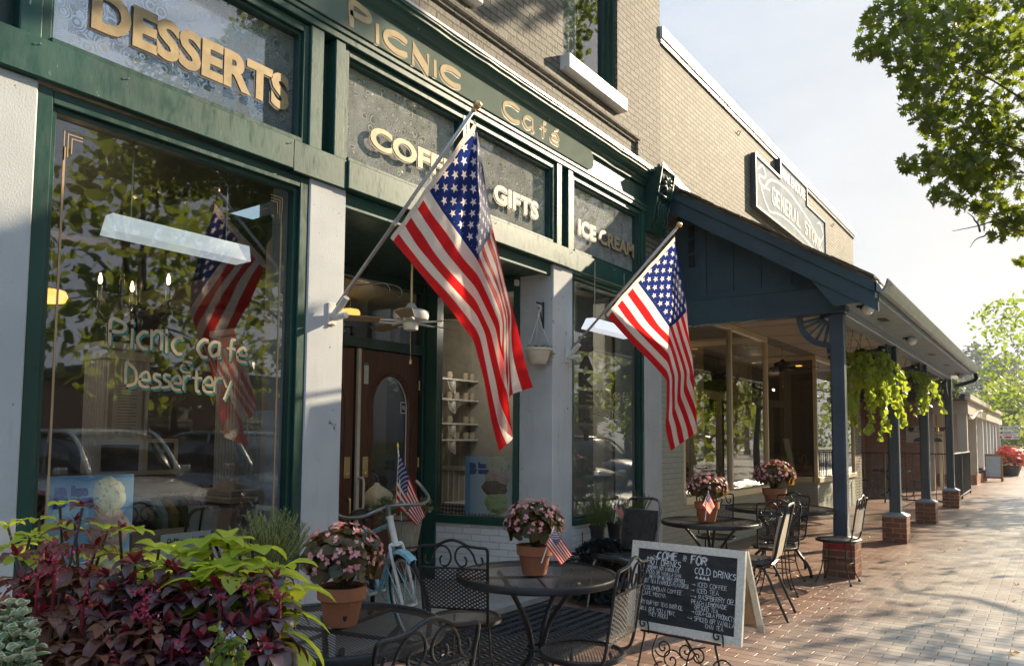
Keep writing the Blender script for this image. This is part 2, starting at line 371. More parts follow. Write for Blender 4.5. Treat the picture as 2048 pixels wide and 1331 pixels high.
# ---------------------------------------------------------------- lettering
GL={'A':"00 39 60|13 53",'B':"00 09 39 58 57 45 05|45 64 62 50 00",'C':"58 39 18 06 03 11 30 51",'D':"00 09 29 57 63 51 20 00",'E':"59 09 00 50|05 45",
'F':"59 09 00|05 45",'G':"58 39 17 04 11 30 51 54 34",'H':"00 09|60 69|05 65",'I':"00 09",'J':"39 32 20 01",'K':"00 09|59 04 50",'L':"09 00 50",
'M':"00 09 34 69 60",'N':"00 09 60 69",'O':"39 17 03 20 40 63 66 49 29",'P':"00 09 49 68 66 45 05",'Q':"39 17 03 30 63 66 39|42 60",'R':"00 09 49 68 66 45 05|35 60",
'S':"58 39 18 16 35 54 52 30 01",'T':"09 69|39 30",'U':"09 02 20 40 62 69",'V':"09 30 69",'W':"09 20 35 50 69",'X':"09 60|00 69",'Y':"09 35 69|35 30",'Z':"09 69 00 60",
'p':"00 0a|0a 49 68 66 45 05",'i':"16 10|18 19",'c':"56 36 14 12 30 50",'n':"00 06|04 26 45 40",'a':"56 26 04 02 20 52|56 50 60",'f':"59 38 30|15 55",'e':"03 53 46 26 04 01 20 50",
's':"46 16 14 43 41 00",'r':"00 06|04 26 46",'t':"29 21 40|06 56",'y':"06 23|56 1z",'m':"00 06|04 25 30|35 55 60",'u':"06 01 30 51|56 50",'o':"26 04 02 20 42 44 26",
'&':"46 26 15 34 14 02 10 40|39 49",'>':"04 84|66 84 62",'[':"29 09 00 20",']':"09 29 20 00",'*':"16 52|56 12|37 31",'\'':"09 07",'-':"04 44",',':"11 0y",'.':"00 10",'~':"02 15 22 37 42 55 62",'_':"00 60"}
GW={'I':1.2,'i':3,'\'':1.5,'[':3,']':3,' ':5,',':2,'.':2,'r':5.5,'t':6,'>':10}
def _c(ch): return {'z':-3,'y':-1.5,'a':10}.get(ch) if ch in 'zya' else int(ch)
ROUND=set('BCDGOPQRSUcnafesruomtypJ&')
def strokes(text,h,sp=1.9,jit=0.,slant=0.,rise=None,acc=()):
    x=0; out=[]; rnd=random.Random(len(text)*7+3)
    for k,ch in enumerate(text):
        if ch==' ': x+=5*h/9; continue
        g=GL.get(ch) or GL.get(ch.upper())
        if g is None: continue
        s_=h/9*(1+rnd.uniform(-jit,jit)); dy=rnd.uniform(-jit,jit)*h*.5; rot=rnd.uniform(-jit,jit)*.5; mx=0
        subs=g.split('|')
        if k in acc: subs=subs+["39 5a"] if ch in 'e' else subs
        for sub in subs:
            pts=[(_c(q[0]),_c(q[1])) for q in sub.split()]
            mx=max(mx,max(p[0] for p in pts))
            P=[((px+py*slant)*s_,py*s_) for px,py in pts]
            P=[(a*math.cos(rot)-b*math.sin(rot),a*math.sin(rot)+b*math.cos(rot)) for a,b in P]
            P=[(x+a,b+dy) for a,b in P]
            if ch in ROUND and len(P)>2: P=[(q.x,q.y) for q in spline([(a,b,0) for a,b in P],4)]
            out.append(P)
        x+=(max(mx,1)+sp)*h/9
    return out,x
def ribbon(mb,P,wd,mat4,off=0.,mi=0):
    # mitred flat stroke with tapered ends
    k=len(P); V=[]
    for i in range(k):
        a=Vector(P[max(i-1,0)]); b=Vector(P[min(i+1,k-1)]); t=(b-a); t=t.normalized() if t.length>1e-9 else Vector((1,0))
        if 0<i<k-1:
            t1=(Vector(P[i])-a).normalized(); t2=(b-Vector(P[i])).normalized(); c=max(.45,math.sqrt(max(0,(1+t1.dot(t2))/2)))
        else: c=1
        nr=Vector((-t.y,t.x))*(wd/2/c)*(1.0 if 0<i<k-1 else .75)
        e=-t*wd*.3 if i==0 else (t*wd*.3 if i==k-1 else Vector((0,0)))
        p=Vector(P[i])+e
        V+=[mat4@Vector((p.x+nr.x,p.y+nr.y,off)),mat4@Vector((p.x-nr.x,p.y-nr.y,off))]
    mb.add(V,[(2*i,2*i+1,2*i+3,2*i+2) for i in range(k-1)],mi)
def hand(mb,text,h,wd,mat4,off=0.,fit=None,**kw):
    st,w_=strokes(text,h,**kw)
    if fit: k_=fit/max(max(p[0] for p in P) for P in st); st=[[(a*k_,b) for a,b in P] for P in st]
    for i,P in enumerate(st): ribbon(mb,P,wd,mat4,off+.00025*(i%5))
    return w_
def facade_m(y,z,x,rot=0,mirror=False):
    # local x -> +Y , local y -> +Z , local z -> +X
    m=Matrix(((0,0,1,x),(1,0,0,y),(0,1,0,z),(0,0,0,1)))
    return m@Matrix.Rotation(rot,4,'Z')
def text_mesh(name,s_,size,mat4,mats,parent,extrude=.004,bold=.0,sx=1.,bevel=0,space=1.,fixed_w=None):
    c=bpy.data.curves.new('tmp','FONT'); c.body=s_; c.size=size; c.extrude=extrude; c.offset=bold; c.bevel_depth=bevel; c.space_character=space; c.resolution_u=4
    o=bpy.data.objects.new('tmp',c); COL.objects.link(o); bpy.context.view_layer.update()
    me=bpy.data.meshes.new_from_object(o.evaluated_get(bpy.context.evaluated_depsgraph_get())); bpy.data.objects.remove(o)
    xs=[v.co.x for v in me.vertices]; w_=max(xs)-min(xs); x0=min(xs)
    if fixed_w: sx=fixed_w/w_
    off=Vector((0,0,0)); p=parent
    while p is not None: off+=LOC.get(p.name,Vector((0,0,0))); p=p.parent
    for v in me.vertices:
        q=mat4@Vector(((v.co.x-x0)*sx,v.co.y,v.co.z)); v.co=q-off
    me.materials.append(mats); ob=bpy.data.objects.new(name,me); COL.objects.link(ob); ob.parent=parent
    return ob
# ================================================================ CAFE BUILDING
FX=-3.9
cafe=thing('cafe_building','green-fronted corner cafe with gold sign lettering, tall shop windows and painted tan brick above','building',(FX,3,0))
def part(name,mat,fn,parent=None,**kw):
    mb=MB(); fn(mb); return mb.build(name,mat,parent or cafe,**kw)
# piers
for y0,y1,lab in ((-1.6,1.47,0),(3.09,3.40,0),(6.03,6.39,0),(8.03,8.5,0)):
    part('pier',MT['stucco'],lambda m:m.bbox(-4.3,FX,y0,y1,0,3.205,.008))
# lintel
for l_ in ((FX+.035,-1.6,2.93,3.205),(FX+.04,3.38,6.27,3.205),(FX+.028,2.932,3.378,3.195),(FX+.03,6.272,8.04,3.205)): part('lintel',MT['green_worn'],lambda m:m.bbox(-4.25,l_[0],l_[1],l_[2],l_[3],3.403,.006))
# nails on the lintel
for y in (1.45,1.87,2.9,5.05,6.3,7.2): part('hook',MT['poleal'],lambda m:m.tube([(FX+.03,y,3.36),(FX+.045,y,3.362),(FX+.047,y,3.37)],.0025,6))
# knee walls and floor slab
part('knee_wall',MT['whitebrick'],lambda m:m.box(-4.2,FX-.03,1.47,3.09,0,.66)); part('knee_wall',MT['whitebrick'],lambda m:m.box(-4.2,FX-.02,6.39,8.03,0,.64))
def shopwin(y0,y1,z0,z1,x=FX,fr=.07,open_=.055):
    w_=MB()
    w_.bbox(x-.06,x-.008,y0,y0+fr,z0,z1,.004); w_.bbox(x-.06,x-.008,y1-fr,y1,z0,z1,.004)
    w_.bbox(x-.06,x-.010,y0+fr,y1-fr,z1-fr,z1,.004); w_.bbox(x-.06,x+.004,y0+fr,y1-fr,z0,z0+fr*1.2,.004)
    # stepped inner moulding
    a,b,c,d=y0+fr,y1-fr,z0+fr*1.2,z1-fr; e=.028
    w_.bbox(x-.10,x-.035,a,a+e,c,d,.003); w_.bbox(x-.10,x-.035,b-e,b,c,d,.003); w_.bbox(x-.10,x-.037,a+e,b-e,d-e,d,.003); w_.bbox(x-.10,x-.037,a+e,b-e,c,c+e,.003)
    f=w_.build('window_frame',MT['green'],cafe)
    g=MB(); g.quad((x-.08,a+e,c+e),(x-.08,b-e,c+e),(x-.08,b-e,d-e),(x-.08,a+e,d-e)); g.build('glass_pane',MT['glass'],f)
    return f,(a+e,b-e,c+e,d-e)
W1,r1=shopwin(1.47,3.09,.66,3.19); W3,r3=shopwin(6.39,8.03,.64,3.19,fr=.045)
# gold pinstripe border on the big window
def pin(m,s_,y):
    a,b,c,d=r1; x=-3.978; i=.055; wd=.011
    m.box(x,x+.001,min(y,y+s_*wd),max(y,y+s_*wd),c,d-i-.09)
    for k in range(3):
        o=.018*k; yy=y+s_*o
        m.box(x,x+.001,*sorted((yy,yy+s_*.005)),d-i-.16+o*1.2,d-i-o)
        m.box(x,x+.001,*sorted((yy+s_*.006,yy+s_*(.09-o))),d-i-o-.005,d-i-o)
part('pinstripe',MT['goldline'],lambda m:pin(m,1,r1[0]+.055),W1); part('pinstripe',MT['goldline'],lambda m:pin(m,-1,r1[1]-.055),W1)
# hand lettering on glass: teal shadow then cream
def lettering(parent,lines,x):
    for nm,mt,dx,dy,off in (('lettering_shadow',MT['letterteal'],.010,-.012,0),('lettering',MT['goldlight'],0,0,.0022)):
        m=MB()
        for txt,h,wd,y,z,rot,acc,ft in lines: hand(m,txt,h,wd,facade_m(y+dx,z+dy,x,rot),off,fit=ft,jit=.10,sp=1.7,acc=acc)
        m.build(nm,mt,parent)
def WL(W,l,g=1.):
    out=[]
    for txt,u0,v0,u1,v1,h,wd,acc in l:
        a=AX(u0,v0,-3.977); b=AX(u1,v1,-3.977); out.append((txt,h,wd,a.y,a.z,math.atan2(b.z-a.z,b.y-a.y),acc,b.y-a.y))
    lettering(W,out,-3.977)
WL(W1,[('Picnic cafe',219,689,492,722,.135,.019,(10,)),('&',360,741,380,745,.085,.014,()),('Dessertery',250,770,460,787,.115,.016,())])
WL(W3,[('Picnic cafe',1176,791,1256,803,.11,.012,(10,)),('&',1212,812,1220,813,.08,.010,()),('Dessertery',1186,825,1244,838,.10,.011,())])
# vertical BAKERY
for i,ch in enumerate('BAKERY'):
    q0=AX(1159,698,-3.974); q1=AX(1187,698,-3.974); text_mesh('lettering',ch,.178,facade_m(q0.y,q0.z-.187*i,-3.974),MT['letterblack'],W3,.002,.014,fixed_w=q1.y-q0.y)
# ---- transom band
part('transom_backing',MT['green_dark'],lambda m:(m.box(-4.25,FX-.07,3.10,3.36,3.41,4.2),m.box(-4.25,FX-.07,6.09,6.36,3.41,4.2),m.box(-4.25,FX-.07,-1.6,1.45,3.41,4.25),m.box(-4.25,FX-.2,-1.6,8.0,4.2,4.6)))
TR=[(1.47,3.06,'DESSERTS',.285),(3.36,4.69,'COFFEE',.18),(4.69,6.07,'GIFTS',.20),(6.38,7.95,'ICE CREAM',.185)]
for k,(y0,y1,txt,hh) in enumerate(TR):
    m=MB(); z0,z1=3.402,4.215; fr=.045
    m.bbox(-4.2,FX-.005,y0,y0+fr,z0,z1,.004); m.bbox(-4.2,FX-.005,y1-fr,y1,z0,z1,.004)
    m.bbox(-4.2,FX+.002,y0+fr,y1-fr,z0,z0+.04,.004); m.bbox(-4.2,FX-.008,y0+fr,y1-fr,z1-.055,z1,.004)
    m.bbox(-4.15,FX-.03,y0+fr,y0+fr+.018,z0+.04,z1-.055,.003); m.bbox(-4.15,FX-.03,y1-fr-.018,y1-fr,z0+.04,z1-.055,.003); m.bbox(-4.15,FX-.03,y0+fr+.018,y1-fr-.018,z1-.078,z1-.055,.003)
    f=m.build('transom_frame',MT['green'],cafe)
    a,b,c,d=y0+fr+.018,y1-fr-.018,z0+.04,z1-.078
    g=MB(); g.quad((-3.965,a,c),(-3.965,b,c),(-3.965,b,d),(-3.965,a,d)); g.build('glass_pane',MT['glasshi'] if k==0 else MT['transomglass'],f)
    n=40; g=MB(); g.uv=None
    V=[(-3.99+.0015*math.sin(j*.5),a+(b+.06-a)*j/n,z) for j in range(n+1) for z in (c-.02,d-(.0 if k==0 else .0))]
    g.add(V,[(2*j,2*j+2,2*j+3,2*j+1) for j in range(n)]); g.build('lace_curtain',MT['lace'],f,smooth=True)
    q0=AX(*((182,52),(740,298),(988,405),(1157,469))[k],-3.957); q1=AX(*((577,219),(936,368),(1077,434),(1268,512))[k],-3.957); ly,lw,lz=q0.y,q1.y-q0.y,(q0.z+q1.z)/2; hh=(.21,.155,.155,.15)[k]
    text_mesh('lettering_shadow',txt,hh*1.42,facade_m(ly-.014,lz-.014,-3.9595),MT['letterblack'],f,.0008,.013 if k==0 else .008,fixed_w=lw)
    text_mesh('lettering',txt,hh*1.42,facade_m(ly,lz,-3.957),MT['gold'] if k<3 else MT['goldlight'],f,.001,.013 if k==0 else .008,fixed_w=lw)  # last word paler: its sunlight put into the letter colour
# mullion boards between transoms
for bx_ in ((3.062,3.17,3.402),(3.27,3.358,3.402),(6.072,6.165,3.402),(6.285,6.378,3.402),(1.37,1.468,3.402),(1.0,1.27,3.402),(7.952,8.05,3.205)): part('mullion',MT['green_worn'],lambda m:m.bbox(-4.2,FX+.012,bx_[0],bx_[1],bx_[2],4.225,.006))
# fascia band, rail and cornice profile
def fascia(m):
    m.bbox(-4.2,FX+.022,-1.6,8.06,4.227,4.275,.005); m.bbox(-4.2,FX+.032,-1.6,8.06,4.277,4.312,.005)
    m.box(-4.2,FX-.012,-1.6,8.06,4.314,4.62)
part('fascia',MT['green_worn'],fascia)
prof=[(0,4.535),(.03,4.535),(.035,4.56),(.06,4.575),(.075,4.60),(.115,4.615),(.15,4.64),(.165,4.665),(.205,4.672),(.21,4.70),(.235,4.705),(.235,4.725),(0,4.745)]
def corn(m):
    ys=[-1.6+ (8.06+1.6)*i/60 for i in range(61)]; rg=random.Random(3)
    V=[];n=len(prof)
    for y in ys:
        j=rg.uniform(-.003,.003)
        for dx,z in prof: V.append((FX+dx*.5+(j if dx>0 else 0),y,z+j*.6))
    F=[(i*n+k,i*n+k+1,(i+1)*n+k+1,(i+1)*n+k) for i in range(60) for k in range(n-1)]
    m.add(V,F)
part('cornice',MT['green_worn'],corn)
part('coping_strip',MT['whitemetal'],lambda m:m.box(-4.0,FX+.125,3.6,8.07,4.7265,4.748))
# end bracket
br=MB(); br.add([(FX-.1,8.07,4.0),(FX+.06,8.07,4.0),(FX+.20,8.07,4.76),(FX-.1,8.07,4.78),(FX-.1,8.47,4.0),(FX+.06,8.47,4.0),(FX+.20,8.47,4.76),(FX-.1,8.47,4.78)],[(0,1,2,3),(7,6,5,4),(1,5,6,2),(3,2,6,7),(0,4,5,1),(0,3,7,4)])
br=br.build('cornice_bracket',MT['green'],cafe)
def bpt(s_,t_,o=.0): # s across 0..1, t up 0..1 on sloping face
    return (FX+.06+.14*t_+.010+o,8.07+.4*s_,4.0+.76*t_)
bo=MB()
for cx in (.5,):
    for k in range(9):
        a=2*math.pi*k/9; bo.tube(spline([bpt(.5+.05*math.cos(a),.77+.02*math.sin(a),.01),bpt(.5+.2*math.cos(a+.2),.77+.09*math.sin(a+.2),.02),bpt(.5+.36*math.cos(a),.77+.15*math.sin(a),.0)],3),[.012,.016,.02,.022,.02,.014,.006],6)
for s_ in(.04,.96): bo.tube([bpt(s_,0,0),bpt(s_,1,0)],.012,6)
bo.tube([bpt(0,.58,.01),bpt(1,.58,.01)],.018,8); bo.tube([bpt(0,.985,.0),bpt(1,.985,.0)],.012,8)
for k in range(5):
    s0=.18+.16*k
    bo.tube(spline([bpt(s0,.12),bpt(s0+.06,.22,.015),bpt(s0-.04,.34,.02),bpt(s0+.05,.46,.01)],4),[.008]*3+[.014]*7+[.01]*3,6)
bo.build('carved_ornament',MT['green_worn'],br,smooth=True)
# ---- upper brick with window openings
def upper(m):
    def wallp(y0,y1,z0,z1): m.box(-4.3,FX,y0,y1,z0,z1)
    wallp(-1.6,3.45,4.75,9.2); wallp(4.72,6.2,4.75,9.2); wallp(7.36,8.5,4.75,9.2)
    wallp(3.45,4.72,4.75,5.32); wallp(6.2,7.36,4.75,5.36); wallp(3.45,4.72,7.6,9.2); wallp(6.2,7.36,7.6,9.2)
    m.box(-4.3,FX-.02,8.05,8.5,3.2,4.75)
part('upper_wall',MT['tanbrick'],upper)
part('belt_course',MT['tanbrick'],lambda m:(m.bbox(FX,FX+.045,-1.6,7.86,5.03,5.10,.01),m.bbox(FX,FX+.04,7.79,7.86,4.76,5.03,.01),m.bbox(FX,FX+.02,-1.6,7.86,4.99,5.03,.006)))
part('side_wall',MT['tanbrick'],lambda m:m.box(-12,-4.3,8.35,8.5,0,9.2))
for y0,y1,z0 in ((3.45,4.72,5.32),(6.2,7.36,5.36)):
    f=part('window_frame',MT['green'],lambda m:(m.box(-4.25,FX-.10,y0,y0+.07,z0,7.6),m.box(-4.25,FX-.03,y1-.05,y1,z0,7.6),m.box(-4.25,FX-.07,y1-.10,y1-.05,z0,7.6),m.box(-4.25,FX-.11,y1-.16,y1-.10,z0,7.6),m.box(-4.25,FX-.10,y0+.07,y1-.16,z0,z0+.07),m.box(-4.2,FX-.12,y0+.07,y1-.16,6.6,6.66)))
    g=MB(); g.quad((-4.03,y0+.07,z0+.07),(-4.03,y1-.16,z0+.07),(-4.03,y1-.16,7.6),(-4.03,y0+.07,7.6)); g.build('glass_pane',MT['glasshi'],f)
    g=MB(); V=[(-4.10+.02*math.sin(j*1.1),y0+.07+(.5)*j/20,z) for j in range(21) for z in (z0+.05,7.6)]; g.add(V,[(2*j,2*j+2,2*j+3,2*j+1) for j in range(20)]); g.build('lace_curtain',MT['lace'],f,smooth=True)
    part('window_sill',peeling('peeling_white_sill',(.62,.62,.60),(.12,.11,.10),.62,.5) if y0<5 else bpy.data.materials['peeling_white_sill'],lambda m:m.bbox(-4.1,FX+.11,y0-.06,y1+.04,z0-.16,z0-.004,.008),f)
# room light blockers: parapet and dark upper room
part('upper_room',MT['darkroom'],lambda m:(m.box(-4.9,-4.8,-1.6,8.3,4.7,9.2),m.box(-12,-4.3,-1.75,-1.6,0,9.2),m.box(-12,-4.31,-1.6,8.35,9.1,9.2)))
# ---- PICNIC Cafe sign board
MT['signcream']=simple('pale_cream_gold_letter_paint',(.55,.43,.26),.8,0,.12,9,.05,spec=.15)
sb=thing('sign_board','long grey-green board with raised gold PICNIC Cafe letters above the transom windows','sign',(FX,4.9,4.45))
m=MB(); pts=[(FX-.008,2.7,4.335)]; 
ax=[(FX-.008,6.66+.12*math.sin(R(a)),4.452-.117*math.cos(R(a))) for a in range(0,181,15)]
ax2=[(FX-.008,2.72-.12*math.sin(R(a)),4.452+.117*math.cos(R(a))) for a in range(0,181,15)]
m.slab([Vector(p) for p in (ax+ax2)],(1,0,0),.03); m.build('board',MT['signboard'],sb)
def rl(ch,y,z,h,wd,lw,rot,lo=False):
    st,_=strokes(ch,h,acc=((0,) if lo else ()))
    return st
def raised(txtpos,parent):
    for nm,mt,dx,dz,xx,th in (('letter_shadow',MT['letterteal'] if False else MT['bronze'],-.012,-.014,FX+.0225,.0),('letter',MT['signcream'],0,0,FX+.026,.0)):
        for ch,y,z,h,sx_,rot,wd in txtpos:
            m=MB(); st,_=strokes(ch[0],h,acc=((0,) if len(ch)>1 else ()))
            for i,P in enumerate(st): ribbon(m,[(a*sx_,b) for a,b in P],wd,facade_m(y+dx,z+dz,xx,rot),.0004*i)
            m.build(nm,mt,parent)
MT['bronze']=simple('bronze_letter_side',(.22,.16,.09),.5)
zz=4.36
lt=[]
for ch,u0,u1,vb,h,wd in (('P',699,742,64,.160,.046),('I',751,751.5,86,.125,.046),('C',768,814,106,.130,.046),('N',823,858,139,.130,.042),('I',867,867.5,153,.115,.046),('C',882,921,171,.125,.046),('C',1006,1040,243,.150,.036),('a',1046,1070,261,.165,.027),('f',1077,1094,276,.150,.026),('e*',1101,1119,289,.135,.024)):
    a=AX(u0,vb-.45*(u1-u0)/2,FX+.026); b=AX(u1,vb+.45*(u1-u0)/2,FX+.026); st,_=strokes(ch[0],h); wid=max(max(p[0] for p in P) for P in st)
    lt.append((ch,a.y+.02,(a.z+b.z)/2+.012,h,max(.9,(b.y-a.y-.03)/wid) if wid>.02 else 1,R(2),wd))
raised(lt,sb)
# ---- recessed entrance
rec_fl=part('threshold',simple('grey_concrete',(.30,.28,.25),.8),lambda m:m.slab([(-3.86,3.42,.012),(-3.86,6.01,.012),(-5.35,5.80,.012),(-5.35,3.95,.012)],(0,0,1),.05))
part('entry_ceiling',MT['green_dark'],lambda m:m.slab([(FX-.05,3.40,3.12),(FX-.05,6.03,3.12),(-5.35,6.03,3.12),(-5.35,3.40,3.12)],(0,0,1),.06))
part('entry_trim',MT['green_worn'],lambda m:m.bbox(-3.97,FX-.03,3.40,6.03,3.09,3.2,.005))
P0=Vector((-4.3,6.03,0)); P1=Vector((-5.35,5.80,0)); dv=(P1-P0).normalized(); nv=Vector((dv.y,-dv.x,0)); 
if nv.y>0: nv=-nv
def spl(a,z,o=0): q=P0+dv*a+nv*o; return (q.x,q.y,z)
Ls=(P1-P0).length
def sbox(m,a0,a1,z0,z1,o0,o1,mi=0):
    v=[Vector(spl(a,z,o)) for a in(a0,a1) for o in(o0,o1) for z in(z0,z1)]
    m.add(v,[(0,1,3,2),(4,6,7,5),(0,4,5,1),(2,3,7,6),(0,2,6,4),(1,5,7,3)],mi)
part('entry_knee_wall',MT['whitebrick'],lambda m:sbox(m,-.02,Ls-.06,0,.64,-.2,0))
f=part('entry_window_frame',MT['green'],lambda m:(sbox(m,0,.06,.64,3.12,-.06,.015),sbox(m,Ls-.15,Ls-.02,.0,3.12,-.10,.03),sbox(m,.06,Ls-.15,.64,.72,-.06,.035),sbox(m,.06,Ls-.15,2.98,3.12,-.06,.015)))
part('glass_pane',MT['glass'],lambda m:m.quad(spl(.06,.72),spl(Ls-.15,.72),spl(Ls-.15,2.98),spl(.06,2.98)),f)
part('entry_side_wall',MT['stucco'],lambda m:m.slab([(-4.3,3.40,0),(-5.35,3.95,0),(-5.35,3.8,0),(-4.3,3.25,0)],(0,0,1),3.12))
part('door_frame',MT['green_dark'],lambda m:(m.bbox(-5.45,-5.33,3.95,4.03,.05,3.12,.004),m.bbox(-5.45,-5.33,5.74,5.83,.05,3.12,.004),m.bbox(-5.45,-5.325,4.03,5.74,2.36,2.46,.004),m.box(-5.5,-5.3,4.03,5.74,.03,.07),m.box(-5.45,-5.35,4.03,5.74,3.02,3.12)))
part('transom_glass',MT['glass'],lambda m:m.quad((-5.39,4.03,2.46),(-5.39,5.74,2.46),(-5.39,5.74,3.02),(-5.39,4.03,3.02)))
MT['greybar']=simple('white_astragal',(.5,.46,.38),.4)
def leaf(y0,y1,hy):
    d=MB(); x0,x1=-5.43,-5.385; st=.155; z0,z1=.07,2.355; ga,gb=.98,1.80; yc=(y0+y1)/2; hw=(y1-y0)/2-st
    d.bbox(x0,x1,y0,y0+st,z0,z1,.005); d.bbox(x0,x1,y1-st,y1,z0,z1,.005); d.bbox(x0,x1,y0+st,y1-st,z0,ga,.005)
    n=14; ah=.32; arc=[(yc-hw*math.cos(math.pi*i/n),gb+ah*math.sin(math.pi*i/n)) for i in range(n+1)]
    for i in range(n):
        (a,b),(c,e)=arc[i],arc[i+1]
        for xx in (x1,x0): d.quad((xx,a,b),(xx,c,e),(xx,c,z1),(xx,a,z1))
        d.quad((x1,a,b),(x0,a,b),(x0,c,e),(x1,c,e))
    # raised moulding round the arch
    d.tube([(x1,y0+st-.01,ga)]+[(x1,yc-(hw+.012)*math.cos(math.pi*i/n),gb+(ah+.012)*math.sin(math.pi*i/n)) for i in range(n+1)]+[(x1,y1-st+.01,ga)],.018,6)
    d.tube([(x1,y0+st-.05,ga-.04)]+[(x1,yc-(hw+.05)*math.cos(math.pi*i/n),gb+(ah+.05)*math.sin(math.pi*i/n)) for i in range(n+1)]+[(x1,y1-st+.05,ga-.04)],.008,6)
    d.bbox(x1-.002,x1+.012,y0+st+.03,y1-st-.03,.25,ga-.12,.01)
    o=d.build('door',MT['doorwood'],cafe)
    g=MB(); gp=[(-5.408,a,b) for a,b in arc]; g.add([(-5.408,y0+st,ga),(-5.408,y1-st,ga)]+gp[::-1],[tuple(range(n+3))]); g.build('door_glass',MT['glass'],o)
    g=MB(); g.tube([(-5.40,y0+st+.012,ga+.01)]+[(-5.40,yc-(hw-.012)*math.cos(math.pi*i/n),gb+(ah-.012)*math.sin(math.pi*i/n)) for i in range(n+1)]+[(-5.40,y1-st-.012,ga+.01)],.006,5)
    for k in range(5): a=R(-60+30*k); g.tube([(-5.40,yc,gb+ah-.02),(-5.40,yc+.05*math.sin(a),gb+ah-.02-.05*math.cos(a)*.8)],.004,4)
    g.build('glass_border',MT['interiorwhite'],o)
    h=MB(); h.bbox(x1,x1+.012,hy-.035,hy+.035,1.12,1.32,.004); h.lathe([(.0,0),(.02,0),(.024,.012),(0,.02)],(0,0,0),12)
    for i in range(h.n-48,h.n): v=h.v[i]; h.v[i]=(x1+.012+v[2],hy+v[0],1.16+v[1])
    h.build('lock_plate',MT['brass'],o,smooth=True,auto=30)
    h=MB(); h.tube(spline([(x1,hy,.92),(x1+.05,hy,.93),(x1+.055,hy,.83),(x1+.05,hy,.73),(x1,hy,.72)],4),.011,8); h.build('handle',MT['brass'],o,smooth=True)
    return o
dr=leaf(4.93,5.735,5.0); dl=leaf(4.035,4.84,4.77)
part('sticker',MT['letterblack'],lambda m:m.box(-5.404,-5.402,5.50,5.56,1.76,1.86),dr)
part('sticker_border',MT['white'],lambda m:(m.box(-5.4055,-5.4045,5.492,5.568,1.752,1.868)),dr)
mbx=MB(); hand(mbx,'N',.04,.008,facade_m(5.517,1.79,-5.4015)); mbx.build('sticker_letter',MT['white'],dr)
part('hours_sign',simple('green_and_white_tag',(.5,.5,.46),.5),lambda m:(m.box(-5.385,-5.380,4.965,5.02,2.02,2.20),),dr)
part('hours_sign_header',simple('green_tag',(.03,.2,.1),.5),lambda m:m.box(-5.385,-5.3795,4.965,5.02,2.203,2.225),dr)
part('astragal',MT['greybar'],lambda m:m.bbox(-5.385,-5.345,4.862,4.90,.08,2.355,.006),dr)
mbp=MB(); mbp.tube(spline([(-5.36,4.88,1.12),(-5.28,4.885,1.11),(-5.275,4.885,.98),(-5.28,4.885,.84),(-5.36,4.88,.83)],4),.012,8); mbp.build('pull_handle',MT['greybar'],dr,smooth=True)
for z in (.45,1.2,2.0): part('hinge',MT['brass'],lambda m:m.tube([(-5.38,5.738,z),(-5.38,5.738,z+.1)],.008,8),dr)
# exposed conduit screw box on pier
part('wall_box',MT['white'],lambda m:m.bbox(-4.33,-4.295,5.97,6.02,3.03,3.09,.004))
# ---- interior shell
def shell(m):
    m.box(-12,-11.9,-1.6,8.35,0,3.3); m.box(-12,FX-.45,-1.7,-1.6,0,3.3); m.box(-12,-4.35,8.2,8.34,0,3.3)
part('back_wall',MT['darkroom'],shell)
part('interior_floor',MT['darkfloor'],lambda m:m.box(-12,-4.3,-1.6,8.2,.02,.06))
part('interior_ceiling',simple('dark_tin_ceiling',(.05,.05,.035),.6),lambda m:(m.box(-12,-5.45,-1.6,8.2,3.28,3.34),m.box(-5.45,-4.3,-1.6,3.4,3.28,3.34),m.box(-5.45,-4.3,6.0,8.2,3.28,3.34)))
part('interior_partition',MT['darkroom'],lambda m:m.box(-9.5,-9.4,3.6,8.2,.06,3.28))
def column(x,y,w_,h,bh):
    mb=MB(); q=w_/2
    mb.bbox(x-q*1.5,x+q*1.5,y-q*1.5,y+q*1.5,.06,bh-.12,.01); mb.bbox(x-q*1.75,x+q*1.75,y-q*1.75,y+q*1.75,bh-.12,bh-.06,.01); mb.bbox(x-q*1.6,x+q*1.6,y-q*1.6,y+q*1.6,bh-.06,bh,.01)
    mb.box(x-q,x+q,y-q,y+q,bh,h)
    for k in range(7):
        o=-q+(k+.5)*w_/7
        mb.tube([(x+q,y+o,bh+.08),(x+q,y+o,h-.15)],w_/28,6); mb.tube([(x+o,y-q,bh+.08),(x+o,y-q,h-.15)],w_/28,6); mb.tube([(x+o,y+q,bh+.08),(x+o,y+q,h-.15)],w_/28,6)
        mb.tube([(x+q*1.5,y+o*1.4,.2),(x+q*1.5,y+o*1.4,bh-.15)],w_/26,6)
    mb.bbox(x-q*1.15,x+q*1.15,y-q*1.15,y+q*1.15,h-.16,h-.11,.006); mb.bbox(x-q*1.35,x+q*1.35,y-q*1.35,y+q*1.35,h-.06,h,.008)
    return mb.build('interior_column',MT['interiorwhite'],cafe)
c1=AX(482,900,-6.2); column(c1.x,c1.y,.34,AX(482,663,-6.2).z,AX(482,975,-6.2).z)
c2=AX(228,900,-7.4); column(c2.x,c2.y,.42,AX(228,690,-7.4).z,.9)
part('interior_beam',simple('brown_interior_beam',(.11,.085,.05),.6),lambda m:(m.box(-9,-5.6,3.55,3.62,2.62,2.85),m.box(-6.3,-6.1,-1.6,3.6,3.05,3.28)))

